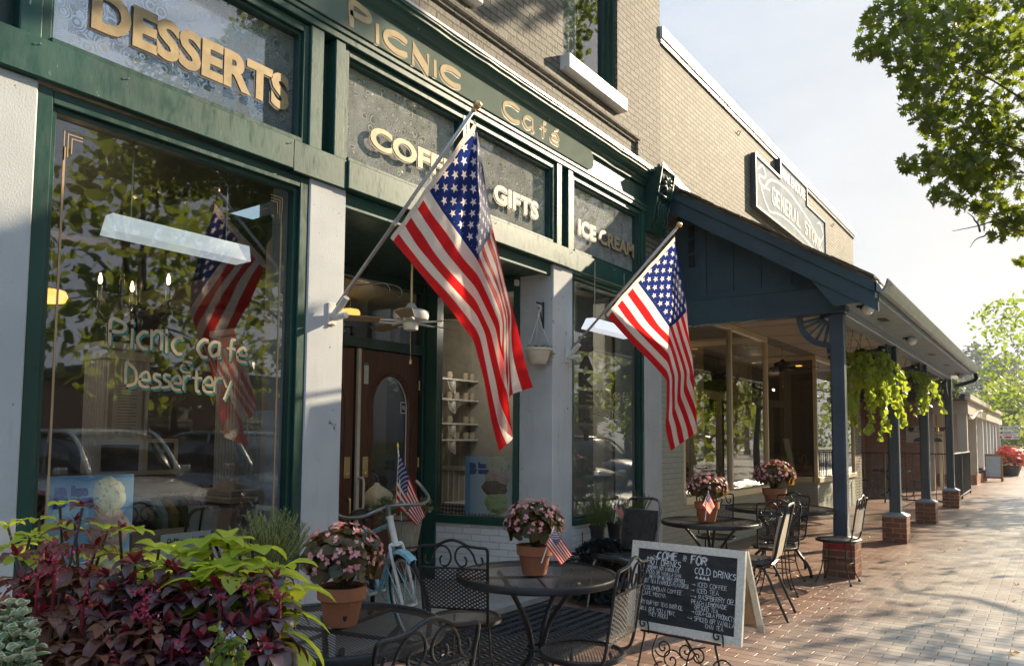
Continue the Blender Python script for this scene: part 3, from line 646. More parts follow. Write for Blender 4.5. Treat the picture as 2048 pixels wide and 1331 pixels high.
def wains(m):
    m.box(-7.4,-4.36,8.11,8.14,.06,1.05); m.bbox(-7.4,-4.36,8.07,8.14,1.05,1.11,.004)
    for k in range(30): m.tube([(-4.42-k*.1,8.11,.1),(-4.42-k*.1,8.11,1.03)],.012,5)
part('interior_wainscot',MT['interiorwhite'],wains)
part('interior_panel',simple('pale_grey_interior_panel',(.36,.35,.31),.7),lambda m:(m.bbox(-4.62,-4.50,7.42,7.86,.06,3.2,.006),m.box(-7.4,-4.4,8.14,8.17,1.11,3.2)))
# ================================================================ GENERAL STORE
store=thing('store_building','low painted-brick store with a blue shingled porch on brick-based posts','building',(FX,14,0))
def sp(name,mat,fn,parent=None,**kw):
    mb=MB(); fn(mb); return mb.build(name,mat,parent or store,**kw)
sp('upper_wall',MT['storebrick'],lambda m:m.box(-4.2,FX-.012,8.5,19.8,3.26,6.56))
sp('end_wall',MT['storebrick'],lambda m:(m.box(-12,-4.2,19.6,19.8,0,6.56),m.box(-4.2,FX-.012,19.48,20.2,0,3.26),m.box(-12,-11.8,8.5,19.6,0,6.5),m.box(-12,-4.2,8.5,19.6,6.3,6.4)))
sp('coping',MT['whitemetal'],lambda m:(m.bbox(-4.26,FX+.04,8.5,19.86,6.60,6.76,.01),m.box(-4.25,FX+.02,8.5,19.85,6.561,6.60)))
sp('coping_shadow_strip',MT['black'],lambda m:m.box(-4.25,FX+.012,8.5,19.83,6.545,6.5605))  # black strip drawn in as the shadow under the coping
for y in (11.4,17.6): sp('eye_hook',MT['black'],lambda m:m.tube([(FX+.0+.03*math.cos(a),y+.05*math.sin(a*1.0),6.35+.04*math.cos(a)) for a in [i*.7 for i in range(9)]],.006,5))
sp('knee_wall',MT['greybrick'],lambda m:(m.box(-4.15,FX-.012,8.5,12.75,0,.66),m.box(-5.3,-4.15,12.62,12.75,0,.66))); sp('knee_wall',MT['greybrick'],lambda m:(m.box(-4.15,FX-.012,15.92,19.48,0,.66),m.box(-5.3,-4.15,15.92,16.05,0,.66)))
sp('corner_brick',MT['greybrick'],lambda m:m.box(-4.15,FX-.010,8.5,9.17,.66,3.26))
def swin(m,y0,y1,muls):
    z0,z1=.66,3.26; x=FX
    m.bbox(x-.12,x+.03,y0,y1,z0,z0+.10,.006); m.bbox(x-.10,x-.006,y0,y1,z1-.09,z1,.004)
    for y in muls: m.bbox(x-.075,x-.004,y-.03,y+.03,z0+.10,z1-.09,.004)
f1=sp('window_frame',MT['cream'],lambda m:(swin(m,9.17,12.76,(9.2,10.99,12.73)),m.bbox(-5.3,-3.98,12.68,12.74,3.17,3.26,.004),m.bbox(-5.3,-3.98,12.66,12.75,.661,.76,.004)))
sp('glass_pane',MT['storeglass'],lambda m:(m.quad((-3.945,9.23,.76),(-3.945,10.96,.76),(-3.945,10.96,3.17),(-3.945,9.23,3.17)),m.quad((-3.945,11.02,.76),(-3.945,12.70,.76),(-3.945,12.70,3.17),(-3.945,11.02,3.17)),m.quad((-3.98,12.71,.76),(-5.3,12.71,.76),(-5.3,12.71,3.17),(-3.98,12.71,3.17))),f1)
f2=sp('window_frame',MT['cream'],lambda m:(swin(m,15.92,19.48,(15.95,17.7,19.44)),m.bbox(-5.3,-3.98,15.925,15.99,3.17,3.26,.004),m.bbox(-5.3,-3.98,15.92,16.03,.661,.76,.004),m.bbox(-5.3,-5.24,15.93,15.99,.76,3.17,.004)))
sp('glass_pane',MT['storeglass'],lambda m:(m.quad((-3.945,15.98,.76),(-3.945,17.67,.76),(-3.945,17.67,3.17),(-3.945,15.98,3.17)),m.quad((-3.945,17.73,.76),(-3.945,19.41,.76),(-3.945,19.41,3.17),(-3.945,17.73,3.17)),m.quad((-3.98,15.955,.76),(-5.24,15.955,.76),(-5.24,15.955,3.17),(-3.98,15.955,3.17))),f2)
sp('entry_wall',MT['cream'],lambda m:(m.bbox(-5.4,-5.3,12.75,13.4,0,3.26,.004),m.bbox(-5.4,-5.3,15.2,15.92,0,3.26,.004),m.bbox(-5.4,-5.3,13.4,15.2,2.3,2.45,.004),m.bbox(-5.4,-5.3,14.26,14.34,0,2.3,.004)))
sp('entry_ceiling',MT['porchceil'],lambda m:m.box(-5.4,-3.95,12.76,15.91,3.262,3.3))
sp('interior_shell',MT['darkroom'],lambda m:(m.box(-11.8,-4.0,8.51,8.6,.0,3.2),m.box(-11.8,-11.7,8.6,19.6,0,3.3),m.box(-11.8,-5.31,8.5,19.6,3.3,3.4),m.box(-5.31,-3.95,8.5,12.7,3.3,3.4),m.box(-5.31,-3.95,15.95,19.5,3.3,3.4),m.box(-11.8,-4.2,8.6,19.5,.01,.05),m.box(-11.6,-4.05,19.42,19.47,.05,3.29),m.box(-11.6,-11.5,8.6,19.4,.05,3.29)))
sp('interior_shelf_unit',wood('brown_shelf_wood',(.10,.055,.03),(.2,.12,.07)),lambda m:[(m.box(-7.2,-6.8,y,y+1.6,.05,2.1),m.box(-6.78,-6.6,y+.1,y+1.5,z,z+.03)) for y,z in ((9.2,.5),(11.4,1.1),(13.6,1.6),(16.6,.9),(18.0,1.4))])
# downlights
for x,y in ((-6.2,10.4),(-6.2,12.5),(-5.7,11.5),(-4.9,16.9),(-4.9,18.4),(-6.3,14.4)): sp('downlight',MT['warmlamp'],lambda m:m.lathe([(.0,0),(.07,0),(.075,.012)],(x,y,3.285),14))
# ---- porch
PY=(9.05,12.57,15.86,19.98)
MT['shade']=MT['blue']
def rz_(x): return 3.20+(-1.50-x)*(4.70-3.20)/(2.4)   # top of the roof plane
sp('porch_roof',MT['shingle'],lambda m:m.slab([(-1.46,8.62,rz_(-1.46)),(-1.46,19.95,rz_(-1.46)),(-3.9,19.95,rz_(-3.9)),(-3.9,8.62,rz_(-3.9))],(0,0,1),.035))
def shing(m):
    rg=random.Random(5); x=-1.5
    while x>-3.88:
        w_=rg.uniform(.10,.16)
        for k in range(2):
            zz=rz_(x)+.036+.014*k+rg.uniform(0,.012); y0=8.57+rg.uniform(-.02,.03)
            m.slab([(x,y0,zz-.0),(x,y0+.35,zz),(max(x-w_*1.6,-3.89),y0+.35,zz+w_*1.6*.625),(max(x-w_*1.6,-3.89),y0,zz+w_*1.6*.625)],(0,0,1),.012)
        x-=w_*1.25
sp('shingle_edge',MT['shingle'],shing)
def rake(m):
    for (y0,y1,t0,t1) in ((8.60,8.66,-.11,-.0),(8.62,8.66,-.30,-.112)):
        m.add([(x,y,rz_(x)+t) for x in(-1.47,-3.9) for y in(y0,y1) for t in(t0,t1)],[(0,1,3,2),(4,6,7,5),(0,4,5,1),(2,3,7,6),(0,2,6,4),(1,5,7,3)])
    # flared lower end of the rake
    m.slab([(-1.47,8.64,rz_(-1.47)-.295),(-1.47,8.64,rz_(-1.47)-.12),(-2.15,8.64,rz_(-2.15)-.2),(-2.15,8.64,rz_(-2.15)-.31),(-1.92,8.64,2.985),(-1.60,8.64,3.0)],(0,1,0),.03)
sp('rake_board',MT['blue'],rake)
def gable(m):
    m.slab([(-3.9,9.0,3.2),(-1.92,9.0,3.2),(-1.92,9.0,rz_(-1.92)-.03),(-3.9,9.0,rz_(-3.9)-.03)],(0,1,0),.05)
    for x in(-3.55,-3.2,-2.86,-2.5,-2.17,-1.95):
        m.slab([(x-.045,8.975,3.34),(x+.045,8.975,3.34),(x+.045,8.975,rz_(x+.045)-.1),(x-.045,8.975,rz_(x-.045)-.1)],(0,1,0),.024)
    m.box(-3.9,-1.92,8.965,8.999,3.262,3.34)
sp('gable_boards',MT['blue'],gable)
[sp('gable_vent',MT['black'],lambda m:m.box(-3.74,-3.66,8.982,8.998,3.72+.19*k,3.87+.19*k)) for k in range(3)]
sp('porch_beam',MT['blue'],lambda m:(m.bbox(-3.9,-1.86,8.93,9.12,2.955,3.26,.006),))
sp('porch_beam',MT['bluelight'],lambda m:(m.bbox(-2.06,-1.89,9.122,19.95,2.945,3.255,.006),))
sp('porch_ceiling',MT['porchceil'],lambda m:m.box(-3.895,-2.061,9.12,19.9,3.262,3.285))
for y in (10.3,11.5,12.7,13.9,15.1,16.3,17.5,18.7): sp('ceiling_seam',MT['black'],lambda m:m.box(-3.9,-2.07,y,y+.012,3.2585,3.2615))
sp('soffit',MT['bluelight'],lambda m:(m.box(-1.888,-1.50,8.67,19.95,3.04,3.06),m.bbox(-1.50,-1.475,8.6,19.98,3.02,3.20,.004)))
for y in (10.2,12.6,14.8,17.0,19.0): sp('soffit_vent',MT['black'],lambda m:m.box(-1.76,-1.66,y,y+.3,3.036,3.0395))
def gutter(m):
    prof=[(-1.474,3.20),(-1.474,3.09),(-1.44,3.07),(-1.40,3.08),(-1.375,3.13),(-1.355,3.19),(-1.355,3.205),(-1.37,3.205),(-1.39,3.14),(-1.42,3.10)]
    n=len(prof); V=[(x,y,z) for y in(8.55,20.0) for x,z in prof]
    m.add(V,[(i,(i+1)%n,(i+1)%n+n,i+n) for i in range(n)]+[tuple(range(n)),tuple(range(2*n-1,n-1,-1))])
sp('gutter',MT['metalroof'],gutter)
sp('downspout',MT['black'],lambda m:m.tube(spline([(-1.42,19.9,3.07),(-1.42,19.92,2.93),(-1.6,19.95,2.86),(-1.83,20.0,2.80)],5),.045,10),smooth=True)
sp('roof_flashing',MT['whitemetal'],lambda m:m.slab([(-3.885,8.5,4.98),(-3.885,8.5,4.84),(-3.885,9.6,4.74),(-3.885,9.6,4.80)],(1,0,0),.02))
def fanbr(m,x0,z0,yc,dx):
    # sunburst spandrel between post and beam, lying in the plane y=yc ; dx=-1 extends to -x
    rr=.34; t=.03
    arc=lambda r,k:(x0+dx*(r*math.sin(R(k))),z0-r*math.cos(R(k)))
    def bar(p,q,w_):
        d=Vector((q[0]-p[0],0,q[1]-p[1])).normalized(); n_=Vector((-d.z,0,d.x))*w_/2
        P=Vector((p[0],yc,p[1])); Q=Vector((q[0],yc,q[1])); m.slab([P+n_,Q+n_,Q-n_,P-n_],(0,1,0),t)
    pts=[arc(rr,k) for k in range(0,91,9)]
    m.add([(a,y,b) for (a,b) in [arc(rr+.035,k) for k in range(0,91,9)]+[arc(rr-.03,k) for k in range(0,91,9)] for y in (yc,yc+t)],
          [f for i in range(10) for f in ((2*i,2*i+2,2*i+24,2*i+22),(2*i+1,2*i+23,2*i+25,2*i+3),(2*i,2*i+1,2*i+3,2*i+2),(2*i+22,2*i+24,2*i+25,2*i+23))])
    for k in (12,30,48,66,80): bar(arc(.07,k),arc(rr-.02,k),.028)
    bar((x0,z0),(x0+dx*.11,z0),.05)
    m.tube([(x0+dx*.02,yc+t/2,z0-rr-.10),(x0+dx*.03,yc+t/2,z0-rr-.03)],.022,8)
for i,y in enumerate(PY):
    p=MB(); x=-1.975
    # square post with chamfered middle section
    def ring(z,h,c): return [(x+a*h-(a*c if j else 0),y+b*h-(0 if j else b*c),z) for (a,b,j) in ((1,1,0),(1,1,1),(-1,1,1),(-1,1,0),(-1,-1,0),(-1,-1,1),(1,-1,1),(1,-1,0))]
    zs=[(.43,.075,.002),(.62,.075,.002),(.68,.075,.022),(2.55,.075,.022),(2.62,.075,.002),(2.945,.075,.002)]
    V=[q for z,h,c in zs for q in ring(z,h,c)]
    p.add(V,[(k*8+j,k*8+(j+1)%8,(k+1)*8+(j+1)%8,(k+1)*8+j) for k in range(5) for j in range(8)]+[tuple(range(40,48))])
    po=p.build('porch_post',MT['bluepost'],store)
    sp('pedestal',MT['pedbrick'],lambda m:m.box(x-.165,x+.165,y-.165,y+.165,0,.385),po)
    if i==0: sp('red_painted_brick',simple('dark_red_paint',(.33,.02,.02),.5),lambda m:(m.box(x-.150,x+.03,y-.1685,y-.165,.312,.372),m.box(x+.045,x+.13,y-.1685,y-.165,.312,.372)),po)
    q=MB(); q.add([(x-.175,y-.175,.386),(x+.175,y-.175,.386),(x+.175,y+.175,.386),(x-.175,y+.175,.386),(x-.175,y-.175,.40),(x+.175,y-.175,.40),(x+.175,y+.175,.40),(x-.175,y+.175,.40),(x-.085,y-.085,.445),(x+.085,y-.085,.445),(x+.085,y+.085,.445),(x-.085,y+.085,.445)],
        [(3,2,1,0),(0,1,5,4),(1,2,6,5),(2,3,7,6),(3,0,4,7),(4,5,9,8),(5,6,10,9),(6,7,11,10),(7,4,8,11),(8,9,10,11)]); q.build('pedestal_cap',MT['bluelight'],po)
    mb=MB(); fanbr(mb,x-.075,2.945,y-.015,-1)
    if i>0:
        # the fan on the street line, running along y
        s0=mb.n; fanbr(mb,0,0,0,-1)
        for k in range(s0,mb.n):
            a,b,c=mb.v[k]; mb.v[k]=(x-.015+b,y-.075+a,2.945+c)
    mb.build('fan_bracket',MT['blue'],po)
# spotlights on the soffit
for (y,zz,lab) in ((9.15,2.93,'clear glass spotlight under the near corner of the blue porch'),(12.35,2.93,'small spotlight on the porch beam beside the second post'),(19.6,2.9,'small spotlight at the far end of the porch soffit')):
    s_=thing('spotlight',lab,'light',(-1.74,y,3.04),group='spotlights under the porch eave')
    b=MB(); b.lathe([(.05,0),(.05,-.015),(.015,-.02)],(-1.74,y,3.04),14); b.tube([(-1.74,y,3.02),(-1.70,y-.02,2.99),(-1.66,y-.08,2.985)],[.018,.022,.05],10); b.build('lamp_holder',MT['black'],s_,smooth=True)
    b=MB(); b.lathe([(.0,.07),(.04,.06),(.062,.03),(.066,0),(.05,-.03),(.03,-.045)],(0,0,0),16)
    mm=Matrix.Translation((-1.65,y-.10,2.98))@Vector((.25,-1,-.25)).to_track_quat('Z','Y').to_matrix().to_4x4()
    b.xf(mm); g_=simple('frosted_bulb_glass',(.75,.75,.72),.1,0,.05,6,0,spec=.8) if 'frosted_bulb_glass' not in bpy.data.materials else bpy.data.materials['frosted_bulb_glass']
    b.build('bulb_glass',g_,s_,smooth=True)
# ---- store sign
ss=thing('store_sign','stepped blue-grey board reading GENERAL STORE high on the cream brick wall','sign',(-3.86,14.5,5.3))
XS=-3.83
O=[(12.0,5.33),(12.0,6.20),(13.38,6.20),(13.38,6.53),(15.15,6.53),(15.15,6.17),(16.6,6.17),(16.6,5.33)]
m=MB(); m.slab([(XS-.055,y,z) for y,z in O],(1,0,0),.05); m.build('board',simple('sky_blue_sign_paint',(.29,.335,.375),.8,0,.08,2,.05,spec=.1),ss)
m=MB()
for i in range(len(O)):
    a=O[i]; b=O[(i+1)%len(O)]
    if a[0]==b[0]: m.box(XS-.07,XS+.018,a[0]-.022,a[0]+.022,min(a[1],b[1])-.022,max(a[1],b[1])+.022)
    else: m.box(XS-.069,XS+.016,min(a[0],b[0])+.0225,max(a[0],b[0])-.0225,a[1]-.022,a[1]+.022)
m.build('sign_frame',simple('dark_slate_frame',(.05,.07,.08),.4),ss)
m=MB()
def wr(P,wd): ribbon(m,[(q.x,q.y) for q in spline([(a,b,0) for a,b in P],5)],wd,facade_m(0,0,XS-.002),0)
wr([(12.45,5.75),(12.9,6.02),(13.8,6.10),(14.7,6.0),(15.5,5.85),(16.2,5.62)],.035); wr([(12.75,5.42),(13.4,5.52),(14.2,5.52),(15.0,5.45),(15.9,5.36)],.032)
wr([(12.15,6.0),(12.4,6.12),(12.55,6.0),(12.45,5.93),(12.2,5.9),(12.3,5.78),(12.75,5.8)],.032); wr([(12.3,5.74),(12.5,5.55),(12.75,5.42)],.03); wr([(16.0,6.0),(16.2,6.05),(16.45,5.85),(16.2,5.62),(16.4,5.45)],.03)
m.build('scroll_outline',MT['lettercream'],ss)
tx='GENERAL STORE'; 
for i,ch in enumerate(tx):
    if ch==' ': continue
    y=12.88+i*.262; zb=5.60+.05*math.sin(math.pi*i/12)-.012*i; h=.46-.008*i
    text_mesh('letter',ch,h,facade_m(y,zb,XS-.0),MT['lettercream'],ss,.002,.003,fixed_w=.20)
text_mesh('lettering','WAR',.26,facade_m(13.47,6.24,XS),MT['lettercream'],ss,.002,.01,fixed_w=.55)
text_mesh('lettering','EHOUSE',.26,facade_m(14.08,6.24,XS),MT['gold'],ss,.002,.01,fixed_w=.98)
# ---------------------------------------------------------------- ground
def paving():
    t=NT('brick_paving'); uv=t.pos(); sp_=t.n('SeparateXYZ'); t.l(uv,sp_.inputs[0])
    nz=t.n('TexNoise'); t.l(uv,nz.inputs['Vector']); nz.inputs['Scale'].default_value=5
    vm=t.n('VectorMath',operation='MULTIPLY_ADD'); t.l(nz.outputs['Color'],vm.inputs[0]); vm.inputs[1].default_value=(.008,.008,0); t.l(uv,vm.inputs[2])
    b=t.n('TexBrick'); t.l(vm.outputs[0],b.inputs['Vector']); b.inputs['Scale'].default_value=1; b.inputs['Brick Width'].default_value=.205; b.inputs['Row Height'].default_value=.102
    b.inputs['Mortar Size'].default_value=.0045; b.inputs['Mortar Smooth'].default_value=.3
    b.inputs['Color1'].default_value=(0,0,0,1); b.inputs['Color2'].default_value=(1,1,1,1); b.inputs['Mortar'].default_value=(.5,.5,.5,1)
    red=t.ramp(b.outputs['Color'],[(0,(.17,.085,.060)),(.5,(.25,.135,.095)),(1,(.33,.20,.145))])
    grey=t.ramp(b.outputs['Color'],[(0,(.36,.32,.285)),(.5,(.45,.41,.37)),(1,(.54,.50,.45))])  # paler bricks towards the kerb: sky glare put into the colour
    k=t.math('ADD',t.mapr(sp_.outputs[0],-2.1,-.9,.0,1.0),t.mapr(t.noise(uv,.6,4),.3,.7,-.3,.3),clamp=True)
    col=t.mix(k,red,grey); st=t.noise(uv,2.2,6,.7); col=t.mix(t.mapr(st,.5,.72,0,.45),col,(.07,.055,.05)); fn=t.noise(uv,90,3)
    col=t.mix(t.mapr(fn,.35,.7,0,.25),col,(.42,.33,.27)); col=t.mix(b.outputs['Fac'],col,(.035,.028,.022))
    h=t.math('SUBTRACT',t.math('MULTIPLY',t.noise(uv,30,5,.7),.6),t.math('MULTIPLY',b.outputs['Fac'],1.4))
    rg=t.mapr(st,.3,.7,.26,.46)
    return t.pbr(col,rg,0,h,.5,.006,.7)
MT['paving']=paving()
def plane(name,mat,x0,x1,y0,y1,z,kind='structure',sub=0):
    m=MB(); m.quad((x0,y0,z),(x1,y0,z),(x1,y1,z),(x0,y1,z)); o=m.build(name,mat); o['kind']=kind; return o
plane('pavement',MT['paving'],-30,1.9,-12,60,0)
asph=simple('asphalt',(.055,.055,.056),.85,0,.25,3,.5,120,.004)
m=MB(); m.box(1.9,2.05,-12,60,-.16,.012); o=m.build('kerb',simple('concrete_kerb',(.36,.35,.33),.8)); o['kind']='structure'
plane('road',asph,2.05,22,-60,140,-.13)
grass=simple('grass_ground',(.045,.075,.02),.95,0,.4,1.5,.8,50,.03)
plane('terrain',grass,-260,320,-200,420,-.165)
wrp=simple('white_road_paint',(.6,.6,.57),.7)
for i in range(8): m=MB(); m.box(2.3,7.2,-3+3.0*i,-2.9+3.0*i,-.129,-.1265); o=m.build('parking_line',wrp); o['kind']='structure'
# mat in front of the door
m=MB(); c=[AZ(715,1180,.0),AZ(905,1150,.0),AZ(1095,1188,.0),AZ(905,1262,.0)]
rm=thing('rubber_mat','black ribbed rubber mat lying before the cafe door','mat',(-3.3,4.9,0))
m.slab([(-3.84,3.7,.004),(-3.84,5.75,.004),(-2.75,5.75,.004),(-2.75,3.7,.004)],(0,0,1),.010); m.build('mat_base',MT['blackplastic'],rm)
m=MB()
for i in range(40):
    y=3.76+i*.05
    m.tube([(-3.8+.0+k*.0524,y+(.012 if k%2 else -.012),.016) for k in range(20)],.007,4)
m.build('mat_ribs',MT['blackplastic'],rm)
# small fallen leaves
lfm=leafmat('fallen_leaf',(.35,.18,.05),(.5,.32,.1),.2)
rg=random.Random(11)
for k in range(26):
    x=rg.uniform(-2.6,.3); y=rg.uniform(4,18); a=rg.uniform(0,6.3); s_=rg.uniform(.03,.06)
    m=MB(); P=[]
    for j in range(8):
        an=a+j*math.pi/4; rr=s_*(1 if j%4==0 else (.55 if j%2 else .4)); P.append((x+rr*math.cos(an),y+rr*math.sin(an),.006+.008*(j%3)))
    m.add([(x,y,.008)]+P,[(0,1+j,1+(j+1)%8) for j in range(8)])
    o=m.build('fallen_leaf',lfm); tag(o,'small dry tan leaf lying on the sidewalk bricks','leaf','fallen leaves on the bricks')
# ================================================================ FOLIAGE TOOLS
def rv(rg,s=1.): 
    while True:
        v=Vector((rg.uniform(-1,1),rg.uniform(-1,1),rg.uniform(-1,1)))
        if .05<v.length<1: return v*s
OAK=[(0,-.5),(.10,-.42),(.30,-.46),(.16,-.22),(.50,-.16),(.20,-.02),(.55,.18),(.18,.20),(.24,.42),(.07,.36),(0,.60),(-.07,.36),(-.24,.42),(-.18,.20),(-.55,.18),(-.20,-.02),(-.50,-.16),(-.16,-.22),(-.30,-.46),(-.10,-.42)]
OVAL=[(0,-.5),(.22,-.25),(.26,.05),(.14,.35),(0,.55),(-.14,.35),(-.26,.05),(-.22,-.25)]
DIAM=[(0,-.5),(.3,0),(0,.55),(-.3,0)]
HEART=[(0,-.35),(.2,-.48),(.42,-.36),(.48,-.08),(.34,.2),(0,.6),(-.34,.2),(-.48,-.08),(-.42,-.36),(-.2,-.48)]
ROUND_=[(.45*math.sin(R(a)),.45*math.cos(R(a))) for a in range(0,360,45)]
def flatleaf(mb,c,size,nrm,rg,shape,fold=0.):
    n=nrm.normalized(); a=rv(rg); u=n.cross(a)
    if u.length<1e-4: u=n.orthogonal()
    u.normalize(); w_=n.cross(u)
    mb.add([c+u*(x*size)+w_*(y*size)+n*(abs(x)*fold*size) for x,y in shape],[tuple(range(len(shape)))])
def crown(mb,rg,clusters,nper,size,shape,flat=.35,down=0.):
    for (c,r) in clusters:
        c=Vector(c)
        for _ in range(int(nper*r*r)):
            d=rv(rg); p=c+Vector((d.x*r,d.y*r,d.z*r*.72))
            n=Vector((rg.gauss(0,1),rg.gauss(0,1),rg.gauss(0,1)+flat)); flatleaf(mb,p,size*rg.uniform(.7,1.25),n,rg,shape)
def limb(mb,a,b,r0,r1,rg,k=5,wob=.12):
    a=Vector(a); b=Vector(b); L=(b-a).length; pts=[a]
    for i in range(1,k): 
        t=i/k; pts.append(a.lerp(b,t)+rv(rg,wob*L*.4)+Vector((0,0,.10*L*math.sin(math.pi*t))))
    pts.append(b); P=spline(pts,3); n=len(P); mb.tube(P,[r0+(r1-r0)*i/(n-1) for i in range(n)],7); return P
def tree(name,label,base,h,r0,clusters,nper,size,mats,shape=DIAM,group=None,seed=1,cat='tree',twigs=0,limbs=14,nleaf_cap=None):
    rg=random.Random(seed); t=thing(name,label,cat,base,group)
    b=Vector(base); top=b+Vector((rg.uniform(-.2,.2),rg.uniform(-.2,.2),h)); mb=MB()
    P=spline([b,b+Vector((.05,0,h*.3)),b+Vector((-.05,.08,h*.65)),top],4)
    mb.tube(P,[r0*(1.35 if i==0 else 1)*(1-.55*i/(len(P)-1)) for i in range(len(P))],12)
    cl=sorted(clusters,key=lambda c:-c[1])
    for i,(c,r) in enumerate(cl[:limbs]):
        s_=b.lerp(top,rg.uniform(.6,1.0)); limb(mb,s_,c,r0*.38,r0*.05,rg)
    mb.build('trunk',MT['bark'],t,smooth=True)
    mb=MB(); crown(mb,rg,clusters,nper,size,shape); mb.build('crown',mats,t)
    return t
MT['leaf_oak']=leafmat('oak_leaf',(.020,.040,.006),(.055,.085,.012),.42,.40,(.30,.38,.025))
MT['leaf_lime']=leafmat('sunlit_maple_leaf',(.07,.12,.015),(.14,.19,.025),.42,.5,(.36,.48,.05))
MT['leaf_far']=leafmat('far_tree_leaf',(.030,.052,.036),(.070,.10,.062),.3,.7)
MT['leaf_mid']=leafmat('mid_tree_leaf',(.05,.085,.018),(.11,.15,.03),.4,.6,(.4,.48,.06))
# near tree whose crown enters at the upper right
rg=random.Random(21)
vis=[(1745,95,11.2,.28),(1775,40,11.6,.45),(1800,105,11.0,.38),(1850,60,12.0,.6),(1850,150,11.0,.42),(1835,200,11.6,.30),(1900,130,12.4,.7),(1870,250,11.2,.33),(1830,225,11.0,.20),(1920,230,12.2,.6),
(1850,315,11.0,.26),(1815,325,10.8,.16),(1900,330,11.6,.45),(1885,395,11.2,.22),(1960,300,12.6,.65),(1950,400,12.0,.36),(2000,430,12.2,.34),(2020,120,12.5,.8),(2010,350,12.6,.6),(1980,40,12.8,.8),(1900,10,12.6,.6),(2040,450,12.0,.35),(2042,520,11.6,.13),(1995,470,11.4,.14),(2030,250,12.6,.7),(1930,350,11.8,.40)]
cl=[]
for u,v,d,r in vis: p=Vector((0,0,1.5))+ray(u,v)*(d*.72); cl.append((tuple(p),r*.72))
for i in range(60):
    a=rg.uniform(0,2*math.pi); q=rg.uniform(.2,1)**.6; p=(2.6+3.2*q*math.cos(a),9.3+3.6*q*math.sin(a),rg.uniform(4.6,9.5))
    # keep out of the sky seen by the camera
    if p[0]<.9 and p[2]<8.4 : continue
    cl.append((p,rg.uniform(.6,1.0)))
for i in range(16):   # boughs reaching over the sidewalk, above the frame
    cl.append(((rg.uniform(-2.4,1.2),rg.uniform(3.5,8.0),rg.uniform(7.2,9.5)),rg.uniform(.35,.65)))
for i in range(12): cl.append(((rg.uniform(-2.0,0),rg.uniform(9,13.5),rg.uniform(8.9,10.5)),rg.uniform(.3,.5)))
oak=tree('street_tree','large oak with dark lobed leaves hanging into the upper right of the sky',(3.0,9.3,-.1),6.0,.24,cl,860,.120,MT['leaf_oak'],OAK,'trees along the kerb',3,limbs=30)
tw=MB()
for a,b in (((2048,462),(1905,462)),((1960,463),(1935,425)),((1990,466),(1940,495)),((2048,300),(1880,305)),((2048,200),(1800,120))):
    q=(Vector((0,0,1.5))+ray(*a)*8.5,Vector((0,0,1.5))+ray(*b)*8.2); limb(tw,q[0],q[1],.012,.003,rg,5,.10)
tw.build('twig',MT['bark'],oak,smooth=True)
cl=[((2.9+rg.uniform(-2.6,3),14.6+rg.uniform(-2.8,2.8),rg.uniform(3.6,8.2)),rg.uniform(.5,.85)) for i in range(44)]
cl=[c for c in cl if c[0][0]-c[1]>-.1]
tree('street_tree','second kerbside oak standing past the first one, right of the porch',(3.2,14.6,-.1),5,.2,cl,85,.15,MT['leaf_oak'],DIAM,'trees along the kerb',5)
cl=[((2.8+rg.uniform(-2.6,3),26.5+rg.uniform(-3,3),rg.uniform(4.5,8.5)),rg.uniform(.5,.85)) for i in range(24)]
cl=[c for c in cl if c[0][0]-c[1]>-.1]
tree('street_tree','third kerbside oak, thin crowned, between the porch end and the lime maple',(3.2,26.5,-.1),5,.2,cl,60,.15,MT['leaf_oak'],DIAM,'trees along the kerb',6)
rg=random.Random(9)
# lime green tree entering at the right edge
vis=[(1990,640,28,.9),(2030,620,28,1.0),(1975,690,28,.4),(2020,690,29,1.3),(1985,745,28,.8),(2035,750,29,1.2),(1965,750,28,.45),(2010,800,28,.9),(2045,800,28,1.),(2030,655,30,1.1),(1972,665,27.5,.22),(2005,610,28,.5)]
cl=[(tuple(Vector((0,0,1.5))+ray(u,v)*d),r) for u,v,d,r in vis]+[((1.2+rg.uniform(0,3),32+rg.uniform(-3,3),rg.uniform(3,9)),1.3) for i in range(14)]
tree('street_tree','lime-green maple lit from behind at the right edge of the picture',(2.4,32,-.1),4.5,.16,cl,95,.20,MT['leaf_lime'],OVAL,'trees along the kerb',8)
